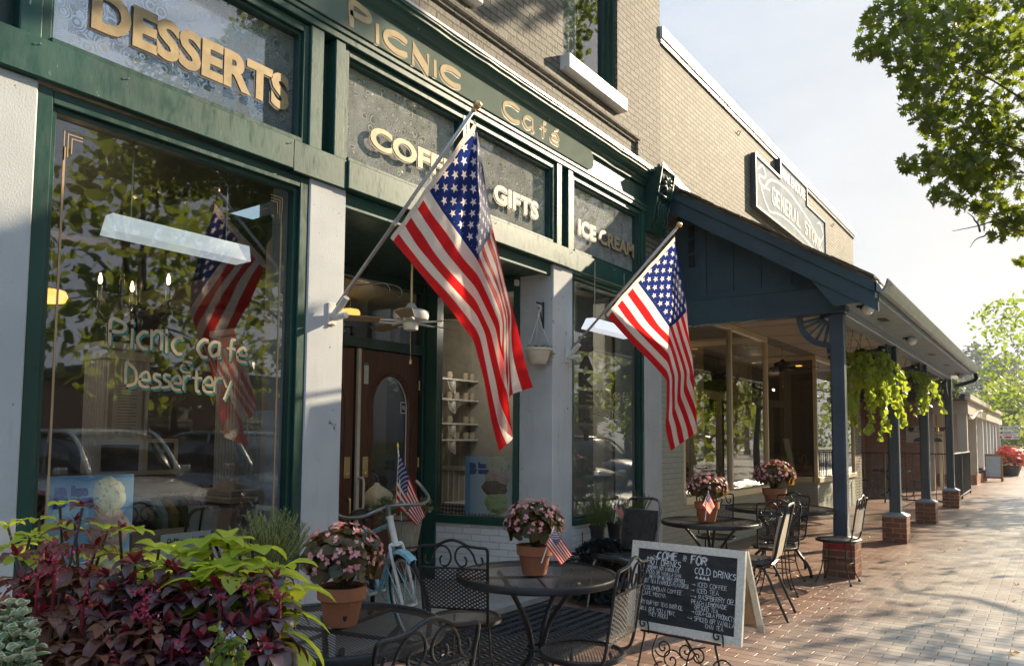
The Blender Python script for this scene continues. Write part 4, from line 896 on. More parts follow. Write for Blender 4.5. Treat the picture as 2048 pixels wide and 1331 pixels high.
# trees beyond the sidewalk end
def P3(u,v,d): return tuple(Vector((0,0,1.5))+ray(u,v)*d)
def massed(u0,u1,v0,v1,d,n,r,seed):
    g=random.Random(seed); return [(P3(g.uniform(u0,u1),g.uniform(v0,v1),d+g.uniform(-2,2)),r*g.uniform(.6,1.2)) for _ in range(n)]
for k,(u0,u1,v0,v1,d,r,mt,lab) in enumerate([(1985,2050,770,880,62,2.2,'leaf_mid','bushy green tree behind the three-board signpost'),(2000,2060,850,905,55,1.4,'leaf_mid','low green shrub behind the metal rail at the path end')]):
    b=P3((u0+u1)/2,960,d); tree('broadleaf_tree' if k==0 else 'shrub',lab,(b[0],b[1],-.1),3,.2,massed(u0,u1,v0,v1,d,22,r,40+k),14,.45,MT[mt],OVAL,seed=60+k,limbs=6,cat='tree' if k==0 else 'shrub')
for k,(uc,vt,d,wd) in enumerate([(1915,740,120,34),(1960,700,128,36),(2000,720,118,30),(1900,770,112,26),(2040,690,132,40),(1985,780,105,22)]):
    g=random.Random(70+k); c=[]
    for _ in range(34):
        vv=g.uniform(vt,885); hw=wd*(.35+.65*min(1,(vv-vt)/60)); c.append((P3(uc+g.uniform(-hw,hw),vv,d+g.uniform(-3,3)),g.uniform(1.4,3.0)))
    b=P3(uc,900,d); tree('hill_tree','hazy grey-green tree on the hill, '+('left-hand one behind the gutter end','tallest one left of the lime tree','one behind the lime maple','low one just over the far roof','one at the right edge','front one above the signpost')[k],(b[0],b[1],-.1),6,.4,c,5.0,.85,MT['leaf_far'],OVAL,'trees on the far hill',80+k,limbs=4)
# ================================================================ far buildings and patio
MT['brownroof']=simple('brown_fascia',(.05,.045,.04),.7)
brk=thing('brick_building','red brick building with a patio between the store and the cream pavilion','building',(-5,24,0))
def bp(name,mat,fn,par): mb=MB(); fn(mb); return mb.build(name,mat,par)
bp('side_wall',MT['redbrick'],lambda m:m.box(-5.6,-5.0,20.2,26.5,0,3.6),brk)
bp('front_wall',MT['redbrick'],lambda m:(m.box(-5.0,-3.2,26.5,26.9,0,3.6),m.box(-12,-5.6,20.3,27,0,3.6)),brk)
bp('corner_post',MT['creamwall'],lambda m:(m.bbox(-3.2,-3.02,26.35,26.55,0,3.3,.006),m.bbox(-5.05,-4.9,20.22,20.5,0,3.2,.006),m.box(-3.0,-2.9,27.4,27.5,0,3.3),m.box(-4.9,-4.75,22.0,22.1,0,3.2)),brk)
bp('roof',MT['brownroof'],lambda m:m.box(-12,-2.4,20.2,27.2,3.3,3.62),brk)
bp('window_frame',MT['interiorwhite'],lambda m:m.bbox(-5.0,-4.96,23.2,25.0,.9,2.5,.01),brk)
bp('window_pane',MT['glasshi'],lambda m:m.quad((-4.955,23.3,1.0),(-4.955,24.9,1.0),(-4.955,24.9,2.4),(-4.955,23.3,2.4)),brk)
gs=thing('restaurant_sign','cream board with dark script lettering on the red brick wall behind the porch posts','sign',AY(1850,868,26.4))
a=AY(1812,852,26.44); b=AY(1877,885,26.44)
bp('board',MT['creamwall'],lambda m:m.box(a.x,b.x,26.40,26.48,b.z,a.z),gs)
dk=simple('dark_script_paint',(.045,.03,.02),.6)
m=MB(); m4b=Matrix(((1,0,0,a.x+.06),(0,0,-1,26.395),(0,1,0,b.z+.34),(0,0,0,1))); hand(m,'Gusanos',.20,.022,m4b,.0,sp=1.2,slant=.15); m4c=m4b.copy(); m4c[0][3]=a.x+.8; m4c[2][3]=b.z+.2; hand(m,'PIZZA',.06,.012,m4c,0); m.build('script_lettering',dk,gs)
m=MB()
for (cx,w_,z_,s_) in ((.35,.3,b.z+.03,1),(.85,.3,b.z+.03,1),(.15,.2,a.z-.03,-1),(1.0,.18,a.z-.03,-1)):
    m.add([(a.x+cx+w_*.5*math.cos(R(t)),26.392,z_+s_*.13*math.sin(R(t))) for t in range(0,181,20)],[tuple(range(10))])
m.build('leaf_motif',dk,gs)
def railing(name,label,p,q,h,n,z0=.1,group=None,fill=False,r=.012):
    t=thing(name,label,'railing',p,group); p=Vector(p); q=Vector(q); mb=MB()
    for z in (z0,h): mb.tube([p+Vector((0,0,z)),q+Vector((0,0,z))],r*1.4,6)
    for f_ in (0,.5,1): s_=p.lerp(q,f_); mb.tube([s_,s_+Vector((0,0,h+.02))],r*1.8,6)
    mb.build('rail_frame',MT['black'],t)
    mb=MB()
    for i in range(1,n): s_=p.lerp(q,i/n); mb.tube([s_+Vector((0,0,z0)),s_+Vector((0,0,h))],r*.75,5)
    mb.build('balusters',MT['black'],t)
    return t
pe=Vector((-2.0,20.35,0))
railing('iron_railing','black iron railing crossing from the store wall to the last blue post',(-4.85,20.35,0),pe,1.22,18)
railing('iron_railing','black iron railing running from the last blue post to the cream column',pe,(-2.08,26.0,0),1.22,22,r=.016)
pv=thing('cream_pavilion','cream columned building with a brown roof edge at the far end of the sidewalk','building',(-2.4,30,0))
CBx=-2.12
bp('column',MT['creamwall'],lambda m:m.bbox(CBx-.26,CBx+.0,26.1,26.36,0,2.5,.01),pv)
bp('wall',MT['creamwall'],lambda m:(m.bbox(-8,CBx-.12,31.0,31.3,.35,2.5,.01),m.box(-8,CBx-.3,31.3,44,.35,2.5),m.bbox(-3.6,-3.2,27,27.4,0,2.45,.01)),pv)
bp('brick_base',MT['redbrick'],lambda m:m.box(-8,CBx-.15,31.02,44,0,.349),pv)
bp('fascia_beam',MT['creamwall'],lambda m:(m.bbox(-3.0,CBx+.05,26.0,26.4,2.35,2.75,.01),m.bbox(CBx-.2,CBx+.04,26.4,44,2.35,2.75,.01)),pv)
bp('window_bay',MT['white'],lambda m:[m.bbox(CBx-.3,CBx-.05,y,y+.22,.45,2.35,.01) for y in (33,34.9,36.8,38.7,40.6,42.5)]+[m.bbox(CBx-.28,CBx-.08,33,42.5,.45,.55,.01)],pv)
bp('window_pane',MT['glasshi'],lambda m:m.quad((CBx-.2,33,.55),(CBx-.2,42.5,.55),(CBx-.2,42.5,2.35),(CBx-.2,33,2.35)),pv)
bp('roof',MT['brownroof'],lambda m:(m.slab([(-8,25.6,2.9),(CBx+.02,25.6,2.9),(CBx+.02,25.6,2.76),(-8,25.6,2.76)],(0,1,0),18.6)),pv)
bp('roof_edge',MT['creamwall'],lambda m:(m.bbox(CBx+.02,CBx+.16,25.5,44.2,2.76,2.86,.01),m.slab([(CBx+.16,25.5,2.86),(CBx+.16,44.2,2.86),(-6,44.2,4.2),(-6,25.5,4.2)],(0,0,1),.05)),pv)
bp('gutter_pipe',MT['creamwall'],lambda m:m.tube(spline([(CBx+.02,26.4,2.3),(CBx+.03,27.5,2.25),(CBx+.02,29.5,2.5),(CBx+.05,31,2.6)],4),.05,7),pv)
ll=thing('pendant_lamp','glowing yellow glass pendant lamp hanging inside the cream pavilion','lamp',(-3.2,28.6,1.9))
bp('lamp_shade',MT['warmlamp'],lambda m:m.lathe([(.0,.12),(.08,.10),(.15,.02),(.17,-.05),(0,-.07)],(-3.2,28.6,1.9),14),ll)
bp('cord',MT['black'],lambda m:m.tube([(-3.2,28.6,2.0),(-3.2,28.6,2.6)],.012,5),ll)
# sandwich board far away
s2=thing('sandwich_board','small red-sided sandwich board standing by the cream pavilion','sign',AZ(1988,962,0)); c=AZ(1988,962,0)
m=MB(); 
def ab(m,s_,o):
    for (x0,x1,z0,z1) in ((-.30,-.24,0,1.05),(.24,.30,0,1.05),(-.24,.24,.97,1.05),(-.24,.24,.12,.19)):
        m.add([(c.x+x,c.y+s_*(.32*(1-z/1.05))+t,z) for x in(x0,x1) for t in(0,.03) for z in(z0,z1)],[(0,1,3,2),(4,6,7,5),(0,4,5,1),(2,3,7,6),(0,2,6,4),(1,5,7,3)])
ab(m,-1,0); ab(m,1,0); m.build('frame',wood('orange_brown_frame',(.18,.07,.03),(.30,.13,.06)),s2)
bp('chalk_panel',simple('bluish_panel',(.30,.35,.40),.5),lambda m:m.add([(c.x+x,c.y-.32*(1-z/1.05)+.01,z) for x,z in((-.24,.19),(.24,.19),(.24,.97),(-.24,.97))],[(0,1,2,3)]),s2)
bp('side_panel',simple('red_side_cloth',(.24,.03,.03),.7),lambda m:m.add([(c.x-.29,c.y-.28,.05),(c.x-.29,c.y+.28,.05),(c.x-.29,c.y,1.0)],[(0,1,2)]),s2)
# big pot with red plants
c=AZ(2021,951,0)
fp=thing('flower_pot','dark tub overflowing with bright red coleus at the far right','plant pot',c)
bp('pot',MT['blackplastic'],lambda m:m.lathe([(.30,0),(.44,.42),(.47,.46),(.44,.48),(.0,.44)],c,20),fp)
def fol(m,c,r,n,size,shape,rg,zs=.7,up=.5):
    for _ in range(n):
        d=rv(rg); 
        if d.z<-.35: d.z*=-.5
        d=d.normalized()*rg.uniform(.55,1); flatleaf(m,Vector(c)+Vector((d.x*r,d.y*r,d.z*r*zs)),size*rg.uniform(.7,1.3),d+rv(rg,.5)+Vector((0,0,up)),rg,shape)
rg=random.Random(4)
bp('red_foliage',leafmat('red_coleus_leaf',(.45,.01,.02),(.62,.06,.05),.35,.5,(.9,.10,.08)),lambda m:(fol(m,(c.x,c.y,c.z+.85),.72,420,.17,OVAL,rg,.8)),fp)
bp('lime_foliage',leafmat('lime_leaf_small',(.25,.32,.03),(.4,.45,.05),.4,.5),lambda m:fol(m,(c.x-.15,c.y-.25,c.z+.72),.5,110,.16,OVAL,rg,.8),fp)
bp('maroon_foliage',leafmat('maroon_leaf_small',(.10,.008,.02),(.2,.02,.04),.3,.5),lambda m:fol(m,(c.x,c.y-.1,c.z+.62),.62,190,.16,OVAL,rg,.6),fp)
c2_=AZ(2062,940,0)
for k,(u,v) in enumerate(((2052,938),)):
    q=AZ(u,v,0); f3=thing('flower_bush','pink and red flowering bush at the right edge behind the dark tub','shrub',q)
    bp('foliage',MT['leaf_lime'],lambda m:fol(m,(q.x,q.y,.4),.7,180,.16,OVAL,rg,.8),f3); bp('flowers',bpy.data.materials['red_coleus_leaf'],lambda m:fol(m,(q.x,q.y,.5),.75,90,.10,ROUND_,rg,.8),f3)
# signpost
d_=34; a=Vector((0,0,1.5))+ray(1997,852)*d_; b=Vector((0,0,1.5))+ray(2038,877)*d_
sg=thing('signpost','white post carrying three pointed direction boards above the red flowers','sign',(a.x,a.y,0))
bp('post',MT['white'],lambda m:m.bbox(a.x-.05,a.x+.05,a.y-.02,a.y+.08,0,a.z+.1,.01),sg)
xd=Vector((b.x-a.x,b.y-a.y,0)).normalized(); L=.98*(Vector((b.x-a.x,b.y-a.y,0)).length)
for k in range(3):
    z1=a.z-.205*k; nn=Vector((xd.y,-xd.x,0)); A0=Vector((a.x,a.y,0))-xd*.05+nn*.06
    bd=bp('direction_board',MT['white'],lambda m:m.slab([A0+Vector((0,0,z1-.08)),A0+xd*.1+Vector((0,0,z1)),A0+xd*L+Vector((0,0,z1)),A0+xd*L+Vector((0,0,z1-.16)),A0+xd*.1+Vector((0,0,z1-.16))],nn,.02),sg)
    m4s=Matrix(((xd.x,0,nn.x,A0.x+nn.x*.025+xd.x*.24),(xd.y,0,nn.y,A0.y+nn.y*.025+xd.y*.24),(0,1,0,z1-.12),(0,0,0,1)))
    m=MB(); hand(m,('A.B. CLOTHING','CIGARS & PIPES','')[k] or ' ',.085,.016,m4s,.002,sp=1.4)
    if k<2: m.build('lettering',dk,bd)
    m=MB(); m.add([m4s@Vector((x,y,.003)) for x,y in ((-.22,.02),(-.08,.10),(-.10,.03),(-.03,.10),(-.06,-.0),(-.16,-.02))],[(0,1,2,3,4,5)]); 
    if k<2: m.build('arrow_mark',dk,bd)
    else:
        rd=simple('red_sign_mark',(.45,.03,.04),.5)
        m=MB(); m.add([m4s@Vector((-.16+.06*math.cos(t*.7),.04+.06*math.sin(t*.7),.003)) for t in range(9)],[tuple(range(9))]); m.add([m4s@Vector((.18+.2*math.cos(t*.7),.04+.05*math.sin(t*.7),.003)) for t in range(9)],[tuple(range(9))]); m.build('logo_mark',rd,bd)
        m=MB(); hand(m,'OPEN DAILY',.05,.012,m4s@Matrix.Translation((.45,.01,0)),.002) ; m.build('lettering',dk,bd)
railing('path_rail','pale metal rail crossing behind the red flowers',P3(2000,952,44)[:2]+(0,),P3(2080,952,44)[:2]+(0,),1.15,2,.6).children[0].data.materials[0]=MT['poleal']
# utility wires and insulator pole
up_=thing('utility_pole','thin utility pole and wires over the far cream roof','pole',P3(1928,900,70))
q=Vector(P3(1928,795,70)); bp('pole',MT['bark'],lambda m:m.tube([(q.x,q.y,-.1),(q.x,q.y,q.z+.4)],.12,7),up_)
bp('wires',MT['black'],lambda m:[m.tube([Vector(P3(1905,792+6*k,70)),Vector(P3(1985,800+7*k,62)),Vector(P3(2100,812+9*k,55))],.012,4) for k in range(2)],up_)
bp('insulator',MT['white'],lambda m:m.lathe([(.0,.0),(.1,.02),(.13,.15),(.07,.3),(0,.35)],(q.x,q.y,q.z+.4),8),up_)
# ================================================================ across the street (seen in the glass)
ob=thing('street_building','long low brick building across the parking street','building',(26,20,0))
bp('wall',MT['redbrick'],lambda m:m.box(26,36,16,60,-.1,4.2),ob); bp('roof',MT['brownroof'],lambda m:m.box(25.6,36,15.6,60,4.2,4.7),ob)
bp('window_pane',MT['glasshi'],lambda m:[m.box(25.95,25.995,y,y+2.2,.9,2.9) for y in (18,23,28,33,38,44)],ob); bp('trim',MT['white'],lambda m:[m.box(25.93,25.949,y-.15,y+2.35,.75,.9) for y in (18,23,28,33,38,44)],ob)
for k,(x,y,h,s_) in enumerate([(15,3,9,11),(19,13,10,12),(13,-6,8,13),(23,24,11,14),(17,33,9,15),(27,5,11,16),(12,18,7,17),(24,43,10,18),(10.5,9.5,7,19),(14,26,8,22)]):
    g=random.Random(s_*5); c=[]
    for _ in range(40):
        a=g.uniform(0,6.28); q=g.uniform(.1,1)**.5; z=g.uniform(.28,1.15); c.append(((x+4.2*q*math.cos(a)*math.sin(math.pi*min(1,z*.8+.1)),y+4.2*q*math.sin(a)*math.sin(math.pi*min(1,z*.8+.1)),h*z+1),g.uniform(.9,1.7)))
    tree('shade_tree','tall shade tree across the street, seen only in the shop windows',(x,y,-.15),h*.7,.3,c,13,.42,MT['leaf_mid'] if k%3 else MT['leaf_oak'],OVAL,'trees across the street',s_,limbs=8)
def carpaint(name,c): return simple(name,c,.22,.3,.04,2,0,coat=.8)
for k in range(13):
    g=random.Random(200+k); x=14+(k%4)*9+g.uniform(-2,2); y=50+k*8+g.uniform(-3,3); h=10+g.uniform(0,4); c=[]
    for _ in range(30): a=g.uniform(0,6.28); q=g.uniform(.1,1)**.5; z=g.uniform(.05,1.1); c.append(((x+6*q*math.cos(a)*math.sin(math.pi*min(1,z*.8+.15)),y+6*q*math.sin(a)*math.sin(math.pi*min(1,z*.8+.15)),h*z+.5),g.uniform(1.6,2.8)))
    tree('shade_tree','tall shade tree across the street, seen only in the shop windows',(x,y,-.15),h*.7,.35,c,4.5,.8,MT['leaf_mid'] if k%3 else MT['leaf_oak'],OVAL,'trees across the street',300+k,limbs=5)
tyre_m=simple('tyre_rubber',(.02,.02,.02),.85); rimm=simple('alloy_rim',(.5,.5,.5),.3,.8); dglass=simple('dark_car_glass',(.02,.025,.028),.06,0,.05,5,0,spec=1.)
lampm=simple('headlight_lens',(.75,.77,.8),.08,0,.05,5,0,spec=1.); redl=simple('tail_light_lens',(.45,.02,.02),.15)
def superring(x,hw,z0,z1,n=20,e=3.2):
    zc=(z0+z1)/2; hz=(z1-z0)/2; out=[]
    for i in range(n):
        a=2*math.pi*i/n; ca,sa=math.cos(a),math.sin(a); out.append((x,hw*math.copysign(abs(ca)**(2/e),ca),zc+hz*math.copysign(abs(sa)**(2/e),sa)))
    return out
def loft(mb,secs,mi=0,n=20):
    V=[p for s_ in secs for p in s_]; F=[(i*n+j,i*n+(j+1)%n,(i+1)*n+(j+1)%n,(i+1)*n+j) for i in range(len(secs)-1) for j in range(n)]
    F+=[tuple(range(n-1,-1,-1)),tuple((len(secs)-1)*n+j for j in range(n))]; mb.add(V,F,mi)
def car(label,paint,x,y,rz,suv=True):
    t=thing('parked_car',label,'car',(0,0,0),'cars parked across from the cafe'); H=1.72 if suv else 1.42; hb=1.0 if suv else .88
    mb=MB(); loft(mb,[superring(a,w_,z0,z1) for a,w_,z0,z1 in ((-2.3,.72,.42,.80),(-2.2,.86,.32,.95),(-1.6,.92,.28,hb+.03),(0,.94,.26,hb),(1.0,.93,.27,hb-.02),(1.7,.89,.3,hb-.14),(2.15,.82,.34,hb-.25),(2.3,.68,.42,.66))]); mb.build('body',paint,t,smooth=True)
    c0,c1=(-2.1,.95) if suv else (-1.75,.85)
    mb=MB(); loft(mb,[superring(a,w_,hb-.15,z1,20,3.4) for a,w_,z1 in ((c0,.70,hb+.02),(c0+.25,.76,H-.14),(c0+.8,.78,H-.01),(-.3,.79,H),(.3,.77,H-.09),(c1,.72,hb+.0))]); mb.build('cabin_glass',dglass,t,smooth=True)
    mb=MB(); loft(mb,[superring(a,w_,H-.10+dz,H+.02+dz,20,3) for a,w_,dz in ((c0+.3,.60,-.05),(c0+.8,.66,0),(-.3,.67,.01),(.15,.6,-.04))]); 
    for s_ in(1,-1):
        mb.tube(spline([(c0+.05,s_*.74,hb),(c0+.35,s_*.70,H-.1),(-.3,s_*.70,H-.02),(.35,s_*.69,H-.12),(c1+.1,s_*.73,hb)],5),.035,6)
        mb.tube([(-.45,s_*.80,hb),(-.45,s_*.71,H-.03)],.035,6)
    mb.build('roof',paint,t,smooth=True)
    for a,b in ((-1.4,1),(-1.4,-1),(1.42,1),(1.42,-1)):
        w_=MB(); w_.lathe([(.22,-.11),(.32,-.11),(.345,-.06),(.345,.06),(.32,.11),(.22,.11)],(0,0,0),22); w_.xf(Matrix.Translation((a,b*.84,.345))@Matrix.Rotation(R(90),4,'X')); ty=w_.build('tyre',tyre_m,t,smooth=True)
        w_=MB(); w_.lathe([(0,.07),(.05,.09),(.22,.08),(.225,-.08)],(0,0,0),20); 
        for k in range(5): an=k*2*math.pi/5; w_.tube([(0,0,.09),(.2*math.cos(an),.2*math.sin(an),.10)],.03,5)
        w_.xf(Matrix.Translation((a,b*.84,.345))@Matrix.Rotation(R(-90*b),4,'X')); w_.build('rim',rimm,ty,smooth=True)
    for s_ in(1,-1):
        mb=MB(); mb.bbox(2.12,2.26,s_*.58-.16,s_*.58+.16,.60,.72,.03); mb.build('headlight',lampm,t); mb=MB(); mb.bbox(-2.28,-2.16,s_*.68-.1,s_*.68+.1,.72,.92,.03); mb.build('tail_light',redl,t)
        mb=MB(); mb.bbox(.55,.75,s_*1.0-.08,s_*1.0+.08,hb+.0,hb+.14,.03); mb.build('mirror',paint,t)
    mb=MB(); mb.bbox(2.25,2.31,-.4,.4,.42,.60,.02); mb.build('grille',MT['blackplastic'],t)
    place(t,(x,y,-.13),rz); return t
car('pale grey sport utility car parked nose-in, mirrored in the big cafe window',carpaint('pale_grey_car_paint',(.62,.61,.57)),5.0,6.2,R(180))
car('silver-blue wagon parked beside the pale grey car, mirrored in the big cafe window',carpaint('silver_blue_car_paint',(.20,.24,.30)),5.2,9.2,R(180))
car('red car mirrored in the door glass',carpaint('red_car_paint',(.35,.02,.02)),4.9,12.6,R(180),False)
car('black sedan mirrored in the bakery window',carpaint('black_car_paint',(.02,.02,.022)),4.8,19.6,R(180),False)
car('dark pickup-sized car mirrored at the right of the bakery window',carpaint('dark_car_paint',(.03,.03,.035)),5.0,22.6,R(180))
# ================================================================ FURNITURE
def meshmat():
    t=NT('expanded_metal_mesh'); v=t.obj(); s_=t.n('SeparateXYZ'); t.l(v,s_.inputs[0])
    a=t.math('MULTIPLY',s_.outputs[0],1/.030); b=t.math('MULTIPLY',t.math('ADD',s_.outputs[1],s_.outputs[2]),1/.0175)
    f1=t.math('ABSOLUTE',t.math('SUBTRACT',t.math('FRACT',t.math('ADD',a,b)),.5)); f2=t.math('ABSOLUTE',t.math('SUBTRACT',t.math('FRACT',t.math('SUBTRACT',a,b)),.5))
    wire=t.math('GREATER_THAN',t.math('MAXIMUM',f1,f2),.30)
    p=t.n('BsdfPrincipled'); p.inputs['Base Color'].default_value=(.02,.02,.021,1); p.inputs['Roughness'].default_value=.38; p.inputs['Metallic'].default_value=.2
    tr=t.n('BsdfTransparent'); mx=t.n('MixShader'); t.l(wire,mx.inputs[0]); t.l(tr.outputs[0],mx.inputs[1]); t.l(p.outputs[0],mx.inputs[2]); t.l(mx.outputs[0],t.out.inputs[0]); return t.mat
MT['mesh']=meshmat(); BK=MT['black']
def torus_pts(r,z,n=28,cx=0,cy=0,a0=0,a1=360): return [(cx+r*math.cos(R(a0+(a1-a0)*i/n)),cy+r*math.sin(R(a0+(a1-a0)*i/n)),z) for i in range(n if a1-a0==360 else n+1)]
def lp(o,name,mat,fn,smooth=True):
    m=MB(); fn(m); return m.build(name,mat,o,smooth=smooth,auto=40)
def disc(m,r,z,n=40,dome=0.):
    V=[(0,0,z+dome)]+[(rr*math.cos(2*math.pi*i/n),rr*math.sin(2*math.pi*i/n),z+dome*(1-(rr/r)**2)) for rr in (r*.5,r) for i in range(n)]
    F=[(0,1+i,1+(i+1)%n) for i in range(n)]+[(1+i,1+n+i,1+n+(i+1)%n,1+(i+1)%n) for i in range(n)]; m.add(V,F)
def scroll_chair():
    t=thing('scroll_chair','black wrought iron chair','chair',(0,0,0)); sr=.205
    se=lp(t,'seat',MT['mesh'],lambda m:disc(m,sr-.004,.452,dome=.008)); lp(se,'seat_rim',BK,lambda m:(m.lathe([(sr,-.016),(sr+.008,-.012),(sr+.009,.006),(sr,.012),(sr-.012,.010),(sr,-.016)],(0,0,.448),40)))
    for i,a in enumerate((45,135,225,315)):
        ca,sa=math.cos(R(a)),math.sin(R(a))
        lp(t,'leg',BK,lambda m:(m.tube(spline([(ca*.15,sa*.15,.44),(ca*.158,sa*.158,.34),(ca*.17,sa*.17,.20),(ca*.205,sa*.205,.09),(ca*.25,sa*.25,.012)],5),.0065,8),m.lathe([(.0,0),(.014,.002),(.015,.012),(.008,.022)],(ca*.25,sa*.25,0),10)))
    lp(t,'stretcher',BK,lambda m:(m.tube(torus_pts(.155,.215),.005,6,closed=True),))
    fr=lp(t,'back_frame',BK,lambda m:(m.tube(spline([(-.165,-.13,.44),(-.185,-.185,.47),(-.192,-.215,.60),(-.198,-.245,.78),(-.202,-.262,.865),(-.192,-.268,.893),(-.15,-.27,.897),(-.09,-.272,.905),(-.045,-.273,.925),(0,-.274,.935),(.045,-.273,.925),(.09,-.272,.905),(.15,-.27,.897),(.192,-.268,.893),(.202,-.262,.865),(.198,-.245,.78),(.192,-.215,.60),(.185,-.185,.47),(.165,-.13,.44)],5),.0085,9),
        m.tube([(-.197,-.243,.775),(.197,-.243,.775)],.006,7),m.tube([(-.190,-.205,.545),(.190,-.205,.545)],.006,7)))
    def sc(m):
        for s_ in(1,-1):
            m.tube(spline([(s_*x,-.246-.19*(z-.78),z) for x,z in ((.165,.845),(.172,.815),(.150,.795),(.130,.815),(.118,.855),(.085,.895),(.045,.898),(.018,.868),(.014,.825),(.040,.788),(.070,.795),(.078,.825),(.066,.845))],4),.006,7)
    lp(t,'scrollwork',BK,sc)
    lp(t,'back_panel',MT['mesh'],lambda m:m.add([(x,-.205-.038*(z-.545)/.23-.02*(1-(x/.19)**2),z) for z in(.548,.66,.772) for x in (-.19,-.095,0,.095,.19)],[(r_*5+c_,r_*5+c_+1,(r_+1)*5+c_+1,(r_+1)*5+c_) for r_ in(0,1) for c_ in range(4)]))
    return t
def bistro_table(Rr,h,big=False):
    t=thing('bistro_table','round black mesh table','table',(0,0,0))
    tp=lp(t,'tabletop',MT['mesh'] if not big else MT['meshfine'],lambda m:disc(m,Rr-.012,h-.004,56))
    lp(tp,'table_rim',BK,lambda m:m.lathe([(Rr-.02,h-.002),(Rr-.010,h+.006),(Rr,h+.004),(Rr+.006,h-.004),(Rr+.006,h-.026),(Rr-.002,h-.034),(Rr-.012,h-.028),(Rr-.02,h-.010),(Rr-.02,h-.002)],(0,0,0),64))
    lp(tp,'support_bars',BK,lambda m:(m.tube([(-Rr+.02,0,h-.018),(Rr-.02,0,h-.018)],.009,6),m.tube([(0,-Rr+.02,h-.018),(0,Rr-.02,h-.018)],.009,6)))
    for k in range(4):
        a=R(45+90*k); ca,sa=math.cos(a),math.sin(a)
        pr=[(Rr*.62,h-.02),(Rr*.45,h-.10),(Rr*.20,h-.26),(.045,h-.40),(.055,.24),(Rr*.35,.11),(Rr*.62,.035),(Rr*.72,.0)] if not big else [(Rr*.66,h-.02),(Rr*.60,h-.06),(Rr*.34,h-.2),(Rr*.30,h-.34),(Rr*.42,.25),(Rr*.62,.14),(Rr*.70,.05),(Rr*.70,.0)]
        lp(t,'leg',BK,lambda m:m.tube(spline([(ca*r,sa*r,z) for r,z in pr],5),.0135 if not big else .017,9))
    lp(t,'leg_ring',BK,lambda m:m.tube(torus_pts(.062 if not big else Rr*.31,h-.42),.008 if not big else .01,7,closed=True))
    return t
MT['meshfine']=MT['mesh']
TP=[((-2.44,2.10),.47,.72,'foreground black mesh table with a terracotta begonia pot, partly behind the coleus'),((-2.46,3.64),.46,.72,'black mesh table left of the chalkboard, carrying a pot with a small flag leaning right'),((-2.72,7.02),.455,.72,'black mesh table behind the chalkboard, against the grey painted brick')]
t0=bistro_table(.465,.72); tabs=[]
for i,((x,y),r,h,lab) in enumerate(TP):
    o=t0 if i==0 else copy_tree(t0); place(o,(x,y,0),R(12+31*i),lab,'round mesh tables'); tabs.append(o)
t3=bistro_table(.60,.73,True); place(t3,(-2.60,8.84,0),R(20),'largest black table with S-curved legs, in sun beside the first blue post')
c0=scroll_chair()
def look(x,y,tx,ty): return math.atan2(ty-y,tx-x)-math.pi/2
CH=[(-2.84,3.46,None,R(22),'scroll-back chair between the bicycle and the near tabletop with the small-flag pot'),
    (-1.87,1.83,None,R(80),'nearest scroll-back chair cut by the bottom edge, pulled up to the foreground table'),
    (-1.93,3.26,None,R(97),'scroll-back chair seen edge-on in front of the chalkboard'),
    (-3.05,8.02,None,R(-178+20),'scroll-back chair against the cream window, its back showing above the far tables'),
    (-2.29,7.62,None,R(25),'scroll-back chair in the middle of the far group, back turned to the camera'),
    (-2.45,8.30,None,R(160),'scroll-back chair half hidden behind the middle chair of the far group'),
    (-1.93,8.60,None,R(88),'scroll-back chair standing in sun against the first brick pedestal')]
for i,(x,y,_,rz,lab) in enumerate(CH):
    o=c0 if i==0 else copy_tree(c0); place(o,(x,y,0),rz,lab,'wrought iron scroll-back chairs')
def vinyl_chair(padc,tcol,lab,x,y,rz):
    t=thing('banquet_chair',lab,'chair',(0,0,0),'vinyl banquet chairs')
    fm=tcol
    lp(t,'seat',padc[0],lambda m:m.bbox(-.19,.19,-.19,.20,.43,.48,.02))
    def bk(m):
        P=[(-.17,-.21,.50),(-.18,-.25,.70),(-.17,-.285,.86),(.17,-.285,.86),(.18,-.25,.70),(.17,-.21,.50)]
        m.add([(x_,y_+o,z_) for x_,y_,z_ in P for o in (0,.035)],[(0,2,4,6,8,10),(11,9,7,5,3,1)]+[(2*i,2*i+1,(2*i+3)%12,(2*i+2)%12) for i in range(6)])
    lp(t,'back_pad',padc[1],bk,False)
    lp(t,'back_frame',fm,lambda m:(m.tube(spline([(-.185,-.10,.44),(-.188,-.20,.50),(-.195,-.25,.70),(-.18,-.30,.90),(-.13,-.318,.955),(0,-.322,.96),(.13,-.318,.955),(.18,-.30,.90),(.195,-.25,.70),(.188,-.20,.50),(.185,-.10,.44)],5),.0125,9),))
    for s_ in(1,-1):
        lp(t,'leg',fm,lambda m:m.tube(spline([(s_*.18,.17,.43),(s_*.19,.2,.40),(s_*.20,.24,.2),(s_*.205,.28,.0)],4),.0115,8)); lp(t,'leg',fm,lambda m:m.tube(spline([(s_*.18,-.05,.43),(s_*.19,-.13,.40),(s_*.20,-.22,.2),(s_*.205,-.31,.0)],4),.0115,8))
    return place(t,(x,y,0),rz)
bv=simple('black_vinyl',(.03,.032,.032),.28,0,.1,6,.1,coat=.3); tanv=simple('tan_vinyl_back',(.33,.27,.19),.45)
chrome=simple('dark_chrome_tube',(.16,.16,.16),.25,.8)
vinyl_chair((bv,bv),chrome,'black vinyl chair with a steel frame behind the top left corner of the chalkboard',-3.14,6.04,R(172))
vinyl_chair((bv,tanv),MT['black'],'black tube chair with a pale padded back, leaning right of the chalkboard',-2.17,6.60,R(97))
